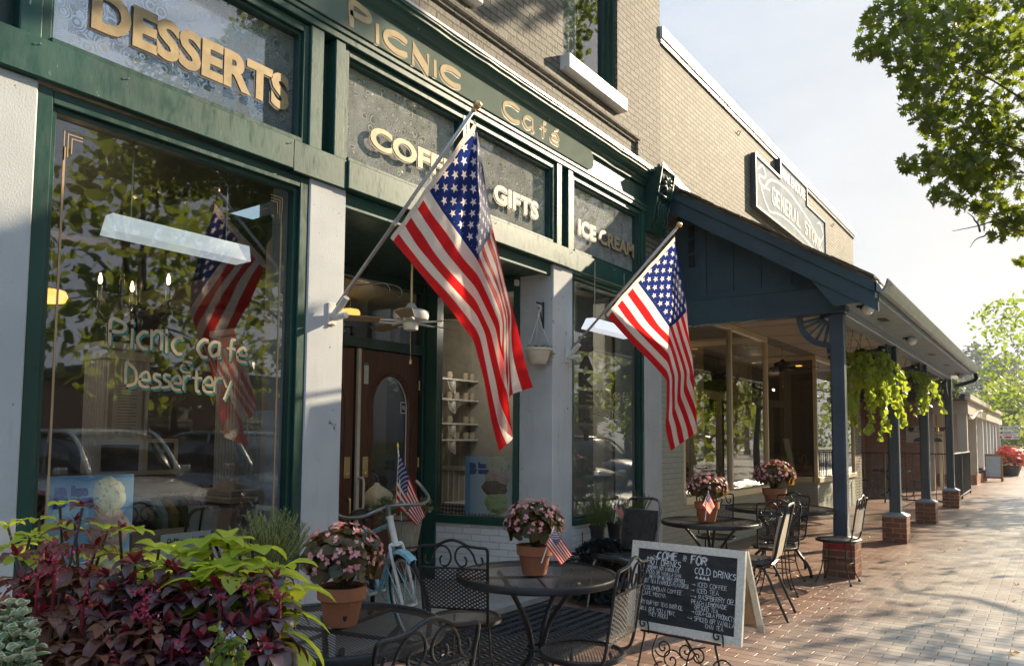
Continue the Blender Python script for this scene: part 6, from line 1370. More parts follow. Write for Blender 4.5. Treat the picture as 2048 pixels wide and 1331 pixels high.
# ================================================================ LEAFY PLANTS (foreground)
def bladeleaf(mb,base,dirv,L,W,droop,rg,mi=0,cup=.25,n=5):
    d=Vector(dirv).normalized(); side=d.cross(Vector((0,0,1)))
    if side.length<.1: side=d.orthogonal()
    side.normalize(); side=(side+rv(rg,.25)).normalized(); p=Vector(base); V=[]; cur=d.copy()
    prof=(0.10,.55,.95,.88,.55,.0) if n==5 else None
    for i in range(n+1):
        up=side.cross(cur).normalized()
        w_=W*prof[i]/2; V+= [p-side*w_+up*(w_*cup),p.copy(),p+side*w_+up*(w_*cup)]
        p=p+cur*(L/n); cur=(cur+Vector((0,0,-droop/n))).normalized()
    mb.add(V,[f for i in range(n) for f in ((3*i,3*i+1,3*i+4,3*i+3),(3*i+1,3*i+2,3*i+5,3*i+4))],mi)
def whorlplant(root,tops,rg,st,mk,L,W,whorls,droop,per=4,gap=.055,tipscale=.5,rgt=.6):
    stems=MB(); lv=MB()
    for tp in tops:
        tp=Vector(tp); r0=Vector(root)+Vector((rg.uniform(-.16,.16),rg.uniform(-.16,.16),0)); r0=r0.lerp(Vector((tp.x,tp.y,r0.z)),.6)
        P=spline([r0,r0.lerp(tp,.5)+rv(rg,.03),tp],5); stems.tube(P,.004,5)
        ax=(tp-P[-3]).normalized()
        for k in range(whorls):
            c=tp-ax*gap*k*(1+.2*k); ph=rg.uniform(0,6.28); sc_=tipscale+(1-tipscale)*min(1,k/1.6); nl=per if k else per+1
            for j in range(nl):
                a=ph+2*math.pi*j/nl+rg.uniform(-.25,.25); el=(.42-.26*k)+rg.uniform(-.25,.25); el=max(-.35,el)
                dd=Vector((math.cos(a)*math.cos(el),math.sin(a)*math.cos(el),math.sin(el)))
                bladeleaf(lv,c+dd*.008,dd,L*sc_*rg.uniform(.6,1.35),W*sc_*rg.uniform(.65,1.25),droop*rg.uniform(.5,1.4),rg)
    return stems,lv
MT['lime']=leafmat('lime_coleus_leaf',(.24,.30,.022),(.40,.44,.05),.42,.42,(.70,.78,.06))
MT['maroon']=leafmat('maroon_leaf',(.026,.012,.017),(.075,.034,.042),.14,.40,(.16,.035,.035),spec=.6)
MT['maroon2']=leafmat('bronze_maroon_leaf',(.075,.024,.022),(.17,.075,.038),.26,.42,(.36,.13,.04),spec=.5)
MT['crimson']=leafmat('crimson_tip',(.10,.010,.016),(.20,.02,.03),.25,.45,(.28,.02,.03))
MT['magenta']=leafmat('magenta_plume',(.26,.018,.05),(.40,.04,.085),.2,.7,(.36,.05,.08))
plr=thing('planter_box','black wooden planter box brimming with coleus at the lower left','planter',(-1.75,1.0,0))
m=MB(); m.bbox(-2.75,-1.20,.35,1.45,0,.72,.01); m.build('box',MT['blackplastic'],plr)
m=MB(); m.box(-2.7,-1.25,.40,1.40,.722,.73); m.build('soil',MT['soil'],plr)
rg=random.Random(77)
def group_plant(name,label,mats,pts,L,W,whorls,droop,per=4,root=None,seed=1,tips=False,grp=None,gap=.055):
    rg=random.Random(seed); tops=[PD(u,v,d) for u,v,d in pts]; c=sum(tops,Vector((0,0,0)))/len(tops)
    r=Vector(root) if root else Vector((c.x,c.y,.73))
    t=thing(name,label,'plant',(r.x,r.y,.72),grp); st,lv=whorlplant(r,tops,rg,None,None,L,W,whorls,droop,per,gap)
    st.build('stems',MT['maroon'] if tips else MT['beg'],t); lv.build('leaves',mats,t,smooth=True)
    if tips:
        m=MB()
        for tp in tops:
            for k in range(4):
                a=rg.uniform(0,6.28); el=rg.uniform(.4,1.2); bladeleaf(m,tp+Vector((0,0,.004)),Vector((math.cos(a)*math.cos(el),math.sin(a)*math.cos(el),math.sin(el))),L*.36*rg.uniform(.7,1.2),W*.30,.25,rg)
        m.build('young_tips',MT['crimson'],t,smooth=True)
    return t
# lime coleus, back rows
group_plant('coleus_plant','lime coleus at the left edge of the planter, below the ice cream poster',MT['lime'],[(15,1050,2.3),(78,1040,2.25),(120,1012,2.3),(60,1075,2.15),(215,1060,2.25)],.105,.072,2,1.3,5,seed=2,grp='lime coleus plants')
group_plant('coleus_plant','lime coleus in the middle of the planter, in front of the checked table',MT['lime'],[(262,1065,2.2),(318,1098,2.05),(290,1140,1.95)],.13,.09,2,1.4,5,seed=3,grp='lime coleus plants')
group_plant('coleus_plant','lime coleus spreading over the right side of the planter, largest leaves',MT['lime'],[(372,1118,1.95),(420,1085,2.0),(455,1085,2.0),(480,1110,2.0),(430,1140,1.9),(520,1140,1.95),(560,1140,1.95),(545,1180,1.85),(480,1160,1.85),(400,1160,1.85),(398,1105,2.0),(505,1100,2.0),(455,1140,1.9),(350,1140,1.9)],.155,.115,3,1.4,4,seed=4,grp='lime coleus plants')
g=random.Random(5)
def scat(u0,u1,v0,v1,n,d0,d1):
    out=[]
    nx=max(1,int(math.sqrt(n*(u1-u0)/(v1-v0)))); ny=max(1,math.ceil(n/nx))
    for i in range(nx):
        for j in range(ny):
            u=u0+(i+.5+g.uniform(-.4,.4))*(u1-u0)/nx; v=v0+(j+.5+g.uniform(-.4,.4))*(v1-v0)/ny; out.append((u,v,d0+(d1-d0)*(v-v0)/(v1-v0)))
    return out
group_plant('maroon_plant','bronze-maroon love-lies-bleeding plant at the left of the planter',MT['maroon2'],scat(0,215,1085,1250,16,2.05,1.8),.115,.056,4,2.0,5,seed=6,tips=True,grp='maroon plants in the planter')
group_plant('maroon_plant','tall maroon stem with a star of red leaves in front of the poster',MT['maroon2'],[(165,1015,2.0),(150,1045,2.0),(240,1060,1.95)],.09,.038,3,1.6,6,seed=7,tips=True,grp='maroon plants in the planter')
group_plant('maroon_plant','dusky maroon plant filling the middle of the planter',MT['maroon'],scat(200,400,1120,1331,19,1.9,1.62),.120,.060,4,2.0,5,seed=8,tips=True,grp='maroon plants in the planter')
group_plant('maroon_plant','dark purple-maroon plant at the right end of the planter beside the mesh table',MT['maroon'],scat(395,575,1150,1331,17,1.85,1.6),.120,.060,4,2.0,5,seed=9,tips=True,grp='maroon plants in the planter')
group_plant('maroon_plant','greenish bronze lower leaves drooping over the planter front',MT['maroon2'],scat(60,330,1235,1331,12,1.72,1.6),.12,.055,3,2.2,5,seed=10,grp='maroon plants in the planter')
# amaranth plumes
pm=thing('amaranth_plumes','bright magenta feathery amaranth plumes rising among the maroon leaves','flower',(-1.8,1.0,.72)); m=MB(); stl=MB(); g=random.Random(12)
for (u,v,n,du,dv_) in ((110,1120,46,55,18),(75,1150,26,40,12),(290,1195,34,18,24),(300,1235,20,25,8),(165,1210,22,22,14),(505,1175,30,22,8),(560,1190,18,20,8),(345,1290,20,40,16),(440,1190,14,15,8),(250,1320,14,30,8),(40,1190,16,20,10)):
    m=MB()
    for _ in range(int(n*.42)):
        q=PD(u+g.gauss(0,du*.5),v+g.gauss(0,dv_*.5),1.85-(v-1100)*.0009-.06); e=q+rv(g,.045)+Vector((0,0,.012))
        for f_ in range(5): flatleaf(m,q.lerp(e,f_/4)+rv(g,.004),g.uniform(.007,.013),rv(g),g,DIAM)
    c=PD(u,v,1.86-(v-1100)*.0009-.06); stl.tube([c,Vector((c.x,c.y,.74))],.004,5); m.build('plume',MT['magenta'],pm)
stl.build('stems',MT['crimson'],pm)
# variegated plant lower left
vm=leafmat('grey_green_cream_edged_leaf',(.11,.17,.08),(.18,.26,.11),.3,.5,(.35,.45,.15)); cm_=leafmat('cream_leaf_edge',(.55,.55,.35),(.66,.64,.42),.3,.5)
vp=thing('variegated_plant','cream-edged grey-green plant in the bottom left corner','plant',(-1.75,.55,.72)); m=MB(); e=MB(); stv=MB(); g=random.Random(14)
for (u,v,d) in scat(-15,66,1205,1331,17,1.66,1.5):
    c=PD(u,v,d); stv.tube([c,Vector((c.x-.02,c.y+.02,.74))],.004,5)
    for k in range(3):
        for j in range(5):
            a=g.uniform(0,6.28); el=.9-.4*k+g.uniform(-.2,.2); dd=Vector((math.cos(a)*math.cos(el),math.sin(a)*math.cos(el),math.sin(el))); L=.020+.007*k
            st_=g.getstate(); bladeleaf(e,c-Vector((0,0,.018*k+.0012)),dd,L*1.14,.026,.3,random.Random(k*7+j),cup=.3); bladeleaf(m,c-Vector((0,0,.018*k)),dd,L*1.03,.017,.3,random.Random(k*7+j),cup=.3)
m.build('leaves',vm,vp,smooth=True); e.build('leaf_edges',cm_,vp,smooth=True); stv.build('stems',vm,vp)
# small blue flowers trailing at the right corner
bf=thing('blue_flowers','trailing stems with tiny pale blue flowers at the planter corner','flower',(-1.35,1.1,.72)); m=MB(); lv=MB(); st=MB(); g=random.Random(15)
bluem=leafmat('pale_blue_petal',(.30,.42,.72),(.45,.58,.85),.3,.5)
for (u,v) in ((430,1265),(448,1283),(455,1278),(442,1290),(470,1296),(425,1330),(462,1315),(480,1280)):
    c=PD(u+8,v-6,1.52); 
    for k in range(5): a=k*1.257; m.add([c,c+Vector((.008*math.cos(a),.003,.008*math.sin(a))),c+Vector((.012*math.cos(a+.45),.003,.012*math.sin(a+.45))),c+Vector((.008*math.cos(a+.9),.003,.008*math.sin(a+.9)))],[(0,1,2,3)])
    r=Vector((c.x-.05,c.y,.78)); P=spline([r,r.lerp(c,.6)+rv(g,.03),c],5); st.tube(P,.002,4)
    for p in P[2:]: 
        for _ in range(2): flatleaf(lv,p+rv(g,.02),.022,rv(g),g,HEART)
m.build('petals',bluem,bf); lv.build('leaves',MT['leaf_mid'],bf); st.build('stems',MT['leaf_mid'],bf)
# ---- needle herbs
def herb(name,label,c,r,h,n,mat,potr=.08,poth=.16,seed=1,spread=.35,zb=None,needle=.022,grp=None):
    g=random.Random(seed); t=thing(name,label,'herb pot',c,grp); c=Vector(c); 
    lp_=MB(); lp_.lathe([(0,0),(potr*.72,0),(potr*.95,poth*.85),(potr*1.05,poth*.86),(potr*1.05,poth),(potr*.9,poth),(0,poth*.9)],c,22); lp_.build('pot',MT['blackplastic'],t,smooth=True,auto=40)
    st=MB(); lv=MB()
    for i in range(n):
        a=g.uniform(0,6.28); q=g.uniform(0,1)**.6; b=c+Vector((potr*.7*q*math.cos(a),potr*.7*q*math.sin(a),poth*.9)); hh=h*g.uniform(.6,1.05)*(1-.25*q)
        e_=b+Vector((r*q*math.cos(a)+g.gauss(0,.015),r*q*math.sin(a)+g.gauss(0,.015),hh)); P=spline([b,b.lerp(e_,.5)+rv(g,.012),e_],6); st.tube(P,.0022,4)
        k=len(P)
        for j in range(2,k):
            for _ in range(5):
                p=P[j-1].lerp(P[j],g.random()); d=(rv(g)+Vector((0,0,.9))).normalized(); sd_=d.orthogonal().normalized()*.0018; L=needle*g.uniform(.7,1.2); lv.add([p-sd_,p+d*L*.6-sd_,p+d*L,p+sd_],[(0,1,2,3)])
    st.build('stems',MT['leaf_mid'],t); lv.build('needles',mat,t); return t
MT['rosem']=leafmat('rosemary_needle',(.24,.26,.10),(.42,.42,.18),.35,.5,(.6,.62,.18)); MT['herb']=leafmat('green_herb_needle',(.055,.085,.028),(.12,.16,.05),.35,.5)
herb('rosemary_pot','bushy sunlit rosemary in a black pot by the right corner of the big cafe window',(-3.55,2.60,.60),.15,.36,95,MT['rosem'],.10,.18,3,needle=.028)
sd_=thing('plant_stand','black iron stand under the rosemary pot','stand',(-3.55,2.6,0)); lp(sd_,'stand_top',BK,lambda m:(m.lathe([(0,.575),(.13,.575),(.13,.59),(0,.59)],(-3.55,2.6,0),24))); [lp(sd_,'leg',BK,lambda m:m.tube([(-3.55+.1*math.cos(a),2.6+.1*math.sin(a),.58),(-3.55+.14*math.cos(a),2.6+.14*math.sin(a),0)],.008,6)) for a in (0,2.1,4.2)]
for k,(y,lab) in enumerate(((6.62,'tall green rosemary in a black hanging pot, leftmost below the bakery window'),(6.98,'round hanging pot with mixed dark herbs behind the tiny flag'),(7.45,'rightmost hanging herb pot below the bakery window, behind the vinyl chair'))):
    herb('window_herb_pot',lab,(-3.74,y,.47),.17,(.42,.30,.34)[k],(46,30,34)[k],MT['herb'],.085,.17,20+k,grp='herb pots hung below the bakery window',needle=.026)
    br_=thing('scroll_bracket','black curled iron bracket under the '+('leftmost','middle','rightmost')[k]+' herb pot','bracket',(-3.9,y,.44),'curled brackets under the herb pots')
    lp(br_,'scroll',BK,lambda m:(m.tube([(-3.92,y,.44),(-3.62,y,.44)],.007,6),m.tube([(-3.60+.035*(1-i/30)*math.cos(i*.35),y,.405+.035*(1-i/30)*math.sin(i*.35)) for i in range(24)],.007,6),m.tube([(-3.92,y,.56),(-3.92,y,.32)],.007,6)))
g=random.Random(44); t=thing('trailing_leaves','broad two-tone leaves spilling over the middle herb pot','plant',(-3.74,7.1,.6)); m=MB()
for _ in range(26): a=g.uniform(0,6.28); dd=Vector((math.cos(a),math.sin(a),g.uniform(-.2,.5))); bladeleaf(m,Vector((-3.72,7.12,.62))+dd*.06,dd,g.uniform(.08,.14),.055,.9,g)
m.build('leaves',MT['leaf_mid'],t,smooth=True)
# dark mounded bush
g=random.Random(50); t=thing('dark_bush','low mounded bush of nearly black leaves against the white brick base','shrub',(-3.42,6.28,0)); lv=MB(); cc=Vector((-3.45,6.28,.22))
mcore=MB(); mcore.lathe([(0,-.22),(.26,-.18),(.33,0),(.25,.18),(.1,.25),(0,.26)],cc,20); mcore.build('dark_core',MT['soil'],t,smooth=True)  # solid dark core added to close the gaps between the leaves
for _ in range(1150):
    d=rv(g).normalized(); d.z=abs(d.z) if d.z<-.5 else d.z; p=cc+Vector((d.x*.36,d.y*.40,d.z*.30)); 
    if p.z<.02: p.z=.03
    bladeleaf(lv,p,(d+rv(g,.5)),g.uniform(.05,.08),.045,.7,g)
lv.build('leaves',leafmat('near_black_leaf',(.010,.015,.017),(.026,.034,.036),.06,.6,spec=.25),t,smooth=True); m=MB(); m.lathe([(0,0),(.16,0),(.2,.2),(0,.22)],(-3.45,6.28,0),20); m.build('pot',MT['blackplastic'],t)
# white hanging basket by the door
hb=AY(1076,708,5.93); t=thing('hanging_basket','cream plastic hanging basket with a withered plant on the cafe door pier','hanging basket',hb)
lp(t,'bowl',simple('cream_plastic',(.62,.57,.46),.4),lambda m:m.lathe([(0,-.10),(.07,-.10),(.085,-.085),(.125,.03),(.14,.035),(.14,.055),(.125,.055),(.12,.04)],hb,28)); m=MB(); m.lathe([(0,.045),(.12,.045)],hb,18); m.build('soil',MT['soil'],t)
hk=hb+Vector((.0,-.0,.36))
lp(t,'hanger',MT['bracketwhite'],lambda m:([m.tube([hb+Vector((.13*math.cos(a),.13*math.sin(a),.05)),hk],.003,5) for a in (.3,2.4,4.5)],m.tube([hk,hk+Vector((.01,0,.05)),hk+Vector((.03,0,.09)),hk+Vector((0,0,.12))],.008,6)))
m=MB(); g=random.Random(60)
for _ in range(60): flatleaf(m,hb+Vector((g.gauss(.02,.06),g.gauss(.02,.06),.05+abs(g.gauss(0,.02)))),.03,rv(g),g,OVAL)
for _ in range(30): flatleaf(m,hb+Vector((.13,.05,.02))+Vector((g.gauss(0,.015),g.gauss(0,.015),-abs(g.gauss(0,.05)))),.02,rv(g),g,OVAL)
m.build('leaves',leafmat('withered_leaf',(.16,.14,.05),(.25,.26,.08),.3),t)
bt=thing('basket_bracket','small black triangular wall bracket holding the cream hanging basket','bracket',(hk.x,6.03,hk.z)); lp(bt,'arm',BK,lambda m:(m.tube([(hk.x,6.02,hk.z+.14),(hk.x,5.90,hk.z+.14)],.008,6),m.tube([(hk.x,6.02,hk.z+.16),(hk.x,6.02,hk.z-.10)],.009,6),m.tube([(hk.x,6.02,hk.z-.08),(hk.x,5.93,hk.z+.13)],.006,6)))
# ---- porch hanging baskets
MT['vine']=leafmat('lime_vine_leaf',(.13,.20,.02),(.27,.34,.04),.45,.45,(.55,.66,.06)); MT['fern']=leafmat('green_fern',(.05,.09,.02),(.11,.16,.035),.35,.55)
def vinebasket(label,u,v,x,fall,strands,seed,vm,hg=3.26,lsz=.075,sway=.22,grp='hanging baskets under the porch'):
    c=AX(u,v,x); g=random.Random(seed); t=thing('vine_basket',label,'hanging basket',c,grp)
    m=MB(); m.lathe([(0,-.12),(.10,-.12),(.17,.04),(.18,.06),(0,.05)],c,20); m.build('basket',MT['soil'],t)
    m=MB(); top=Vector((c.x,c.y,hg)); [m.tube([c+Vector((.17*math.cos(a),.17*math.sin(a),.06)),Vector((c.x,c.y,min(hg-.06,c.z+.5)))],.003,4) for a in (0,2.1,4.2)]; m.tube([Vector((c.x,c.y,min(hg-.06,c.z+.5))),top],.004,4); m.build('chains',BK,t)
    lv=MB(); st=MB()
    for k in range(strands):
        a=g.uniform(0,6.28); L=fall*g.uniform(.2,1.0); p=c+Vector((.15*math.cos(a),.15*math.sin(a),.06)); P=[p.copy()]; dr=Vector((math.cos(a),math.sin(a),.5))
        n=max(3,int(L/.042))
        for i in range(n): p=p+dr.normalized()*.055; dr=dr*.82+Vector((g.gauss(0,.30),g.gauss(0,.30),-.42)); P.append(p.copy())
        st.tube(P,.003,4)
        for p in P:
            for _ in range(2):
                d=Vector((math.cos(a)+g.gauss(0,.7),math.sin(a)+g.gauss(0,.7),g.uniform(-.1,.6))); flatleaf(lv,p+rv(g,.04),lsz*g.uniform(.6,1.2),d,g,HEART,.18)
    st.build('stems',MT['leaf_mid'],t); lv.build('leaves',vm,t); return t
vinebasket('nearest lime vine basket, longest trails, just right of the first blue post',1726,725,-2.20,1.12,34,1,MT['vine'],lsz=.085)
vinebasket('second lime vine basket hanging between the second and third posts',1816,760,-2.15,.80,34,2,MT['vine'],lsz=.09,sway=.3)
vinebasket('dark green fern basket tucked behind the first blue post',1706,716,-2.55,.30,40,3,MT['fern'],lsz=.05)
vinebasket('farthest thin grassy basket beside the last blue post',1884,768,-2.2,.55,44,4,MT['fern'],lsz=.06)
# ================================================================ INTERIOR THINGS
def lampobj(name,loc,power,col,r=.02):
    l=bpy.data.lights.new(name,'POINT'); l.energy=power; l.color=col; l.shadow_soft_size=r; o=bpy.data.objects.new(name,l); COL.objects.link(o); o.location=loc; return o
cc=AX(277,618,-5.5); ch=thing('chandelier','pewter candle-arm chandelier with small lit bulbs inside the big cafe window','chandelier',cc)
lp(ch,'stem',MT['pewter'],lambda m:(m.lathe([(0,-.16),(.012,-.15),(.03,-.12),(.034,-.09),(.018,-.05),(.05,-.02),(.05,.0),(.02,.03),(.014,.10),(.028,.16),(.03,.2),(.012,.26),(.01,.34),(0,.35)],cc,18)))
lp(ch,'chain',MT['pewter'],lambda m:m.tube([cc+Vector((0,0,.34)),Vector((cc.x,cc.y,3.27))],.005,6)); lp(ch,'ceiling_rose',MT['pewter'],lambda m:m.lathe([(0,-.03),(.06,-.02),(.09,0)],(cc.x,cc.y,3.28),18))
for k in range(5):
    a=R(20+72*k); ca,sa=math.cos(a),math.sin(a); arm=lp(ch,'arm',MT['pewter'],lambda m:(m.tube(spline([cc+Vector((ca*r,sa*r,z)) for r,z in ((.04,-.01),(.10,.03),(.16,-.05),(.22,-.08),(.265,-.02),(.26,.05))],5),.009,7),m.lathe([(0,.04),(.035,.05),(.035,.06),(.017,.065),(.016,.17),(0,.17)],cc+Vector((ca*.26,sa*.26,0)),12)))
    lp(arm,'bulb',MT['bulb'] if k in(0,2,3) else MT['glass'],lambda m:m.lathe([(.006,.17),(.014,.19),(.014,.21),(.004,.25),(0,.255)],cc+Vector((ca*.26,sa*.26,0)),10))
lampobj('chandelier_glow',cc+Vector((0,0,.25)),1.5,(1,.72,.42))
for (u,v,x,lab) in ((100,592,-6.6,'yellow glass pendant glowing at the left edge of the big window'),(700,626,-7.2,'amber wall lamp glowing behind the entry transom'),(1402,690,-6.5,'round amber lamp glowing inside the general store')):
    q=AX(u,v,x); t=thing('pendant_lamp',lab,'lamp',q,'glowing lamps indoors'); lp(t,'shade',MT['warmlamp'],lambda m:m.lathe([(.03,.06),(.11,.045),(.13,0),(.11,-.045),(.03,-.06)],q,18)); lp(t,'rod',MT['brass'],lambda m:m.tube([q+Vector((0,0,.05)),Vector((q.x,q.y,3.27))],.005,5)); lampobj('lamp_glow',q+Vector((.25,0,-.2)),2.5,(1,.7,.4))
# white fluorescent housings
for (u0,v0,u1,v1,z,lab) in ((214,455,495,515,2.62,'long white light housing inside the big cafe window'),(1176,650,1250,672,2.62,'long white light housing inside the bakery window')):
    a=AZ(u0,v0,z); b=AZ(u1,v1,z); t=thing('light_housing',lab,'light',a,'white light housings')
    x=a.x; L=abs(b.y-a.y) if u0<500 else .9
    lp(t,'housing',MT['lightbox'],lambda m:(m.add([(x-.08,a.y,z-.03),(x+.08,a.y,z-.03),(x+.06,a.y,z+.07),(x-.02,a.y,z+.07),(x-.08,a.y+L,z-.03),(x+.08,a.y+L,z-.03),(x+.06,a.y+L,z+.07),(x-.02,a.y+L,z+.07)],[(0,1,2,3),(7,6,5,4),(1,5,6,2),(3,2,6,7),(0,3,7,4),(0,4,5,1)])),False)
    lp(t,'rods',MT['pewter'],lambda m:[m.tube([(x,a.y+f*L,z+.08),(x,a.y+f*L,3.28)],.005,5) for f in (.15,.85)])
# ceiling vent
q=AZ(360,405,3.27); t=thing('ceiling_vent','dark slatted vent in the cafe ceiling','vent',q); lp(t,'slats',MT['black'],lambda m:[m.box(q.x-.25,q.x+.25,q.y-.25+k*.07,q.y-.22+k*.07,3.25,3.275) for k in range(8)],False)
# checked tables and chairs indoors
def inttable(x,y,w_,l_,lab):
    t=thing('checked_table',lab,'table',(0,0,0),'tables with black and white checked cloths'); lp(t,'tabletop',MT['doorwood'],lambda m:m.box(-w_/2,w_/2,-l_/2,l_/2,.70,.73),False)
    for sx in(1,-1):
        for sy in(1,-1): lp(t,'leg',BK,lambda m:m.tube([(sx*(w_/2-.08),sy*(l_/2-.08),0.06),(sx*(w_/2-.08),sy*(l_/2-.08),.70)],.02,6),False)
    def cl(m):
        e=.012; h=.24; X,Y=w_/2+e,l_/2+e; m.quad((-X,-Y,.736),(X,-Y,.736),(X,Y,.736),(-X,Y,.736)); n=24
        for (A,B) in (((-X,-Y),(X,-Y)),((X,-Y),(X,Y)),((X,Y),(-X,Y)),((-X,Y),(-X,-Y))):
            V=[];dx,dy=B[0]-A[0],B[1]-A[1]; ln=math.hypot(dx,dy); nx,ny=dy/ln,-dx/ln
            for i in range(n+1):
                f=i/n; x_,y_=A[0]+dx*f,A[1]+dy*f; o=.02+.018*math.sin(i*1.3); V+=[(x_,y_,.736),(x_+nx*o,y_+ny*o,.736-h)]
            m.add(V,[(2*i,2*i+1,2*i+3,2*i+2) for i in range(n)])
    lp(t,'tablecloth',MT['checker'],cl,False); return place(t,(x,y,0))
inttable(-5.55,3.15,.85,.95,'table with a checked cloth right behind the big cafe window')
q=AX(950,1000,-5.6); inttable(-5.55,q.y+.25,.8,.9,'checked table seen through the entry side window')
for k,(u,v,x,rz,lab) in enumerate(((500,1060,-4.75,R(190),'black metal chair inside the big window beside the rosemary'),(960,980,-6.2,R(150),'black metal chair at the checked table in the side window'),(345,1015,-5.7,R(120),'black metal chair behind the checked table, big window'))):
    q=AX(u,v,x); t=thing('metal_chair',lab,'chair',(0,0,0),'black metal chairs indoors')
    lp(t,'seat',bv,lambda m:m.lathe([(0,.44),(.19,.44),(.2,.46),(.18,.48),(0,.48)],(0,0,0),20)); lp(t,'back_frame',BK,lambda m:(m.tube(spline([(-.18,-.17,.44),(-.19,-.21,.7),(-.16,-.24,.9),(0,-.25,.93),(.16,-.24,.9),(.19,-.21,.7),(.18,-.17,.44)],5),.013,8),m.tube([(-.185,-.21,.72),(.185,-.21,.72)],.01,6),m.tube([(0,-.2,.5),(0,-.25,.92)],.01,6)))
    for sx,sy in ((1,1),(1,-1),(-1,1),(-1,-1)): lp(t,'leg',BK,lambda m:m.tube([(sx*.14,sy*.14,.44),(sx*.18,sy*.18,.06)],.011,6))
    place(t,(q.x,q.y,0),rz)
# clothes rack
q=AX(390,985,-6.5); zr=q.z; t=thing('clothes_rack','chrome rack of dark and pale blue garments deep inside the cafe','clothes rack',(q.x,q.y,0)); lp(t,'rail',MT['pewter'],lambda m:(m.tube([(q.x,q.y-.7,zr),(q.x,q.y+.7,zr)],.014,8),m.tube([(q.x,q.y-.7,.06),(q.x,q.y-.7,zr)],.014,8),m.tube([(q.x,q.y+.7,.06),(q.x,q.y+.7,zr)],.014,8)))
gc=[(.05,.07,.06),(.02,.02,.022),(.28,.48,.58),(.30,.22,.10),(.03,.03,.03),(.10,.05,.04),(.04,.05,.07)]
for k in range(13):
    y=q.y-.6+k*.1; dz=zr-1.3; g_=thing('garment','hanging garment on the rack, number and colour indistinct','garment',(q.x,y,1.28+dz),'garments on the clothes rack'); g_['label']='dark or muted garment hanging on the chrome clothes rack'; c=gc[k%7]; nm='garment_cloth_%s'%('abcdefg'[k%7]); mt=bpy.data.materials.get(nm) or simple(nm,c,.85)
    lp(g_,'garment_body',mt,lambda m:m.add([(q.x+x_,y+o,z_+dz) for o in(-.025,.025) for x_,z_ in ((-.22,1.15),(-.08,1.26),(.08,1.26),(.22,1.15),(.2,.75+.05*(k%3)),(-.2,.75+.05*(k%3)))],[(0,1,2,3,4,5),(11,10,9,8,7,6)]+[(i,(i+1)%6,(i+1)%6+6,i+6) for i in range(6)])); lp(g_,'hanger',BK,lambda m:m.tube([(q.x,y,1.25+dz),(q.x,y,1.31+dz)],.006,5))
# shelves with mugs in the side window
sw=thing('wall_shelves','white wall shelves with sunburst brackets holding mugs, seen through the entry side window','shelves',(-6.9,7.0,1.0))
mug=None
for k,(v0,lab) in enumerate(((756,'a'),(797,'b'),(846,'c'),(879,'d'))):
    a=AX(872,v0,-6.6); y0=a.y-.1; z=a.z
    bd_=lp(sw,'shelf_board',MT['interiorwhite'],lambda m:m.box(-6.7,-6.5,y0,y0+1.7,z-.012,z+.012),False)
    def fb(m):
        for yy in (y0+.35,y0+1.15):
            for ang in range(5): aa=R(15+15*ang); m.tube([(-6.51,yy+.02,z-.02),(-6.51,yy+.02-.11*math.cos(aa),z-.02-.13*math.sin(aa))],.005,4)
            m.tube([(-6.51,yy+.02-.13*math.cos(R(a_)),z-.02-.15*math.sin(R(a_))) for a_ in range(0,91,15)],.008,5); m.tube([(-6.51,yy+.03,z-.02),(-6.51,yy+.03,z-.19)],.010,5)
    lp(sw,'shelf_bracket',MT['interiorwhite'],fb)
    for j in range(6):
        yy=y0+.12+j*.17+(.03 if j%2 else 0)
        if k%2==0 and j%3==2: continue
        if mug is None:
            mug=thing('mug','patterned pottery mug','mug',(0,0,0),'mugs on the wall shelves'); 
            lp(mug,'cup',simple('cream_glazed_mug',(.42,.38,.30),.3),lambda m:m.lathe([(0,0),(.036,0),(.042,.02),(.042,.09),(.038,.09),(.036,.02),(0,.012)],(0,0,0),16)); lp(mug,'handle',bpy.data.materials['cream_glazed_mug'],lambda m:m.tube([(0,.04+.028*math.sin(R(a_)),.045+.028*math.cos(R(a_))) for a_ in range(0,181,20)],.006,5)); o=mug
        else: o=copy_tree(mug)
        place(o,(-6.56,yy,z+.013),0,'cream pottery mug on the '+('top','second','third','bottom')[k]+' wall shelf, '+('first','second','third','fourth','fifth','sixth')[j]+' place from the door')
lampobj('shelf_room_fill',(-5.9,7.3,2.6),10,(1,.8,.6)); lampobj('bakery_room_fill',(-4.9,7.2,2.9),12,(1,.9,.75)); lampobj('big_room_fill',(-7.0,2.2,2.7),4,(1,.95,.9)); lampobj('store_room_fill',(-6.2,11.2,2.9),12,(1,.72,.42)); lampobj('store_room_fill',(-5.6,17.2,2.9),8,(1,.72,.42))  # bare points added as room fill, no fixtures of their own
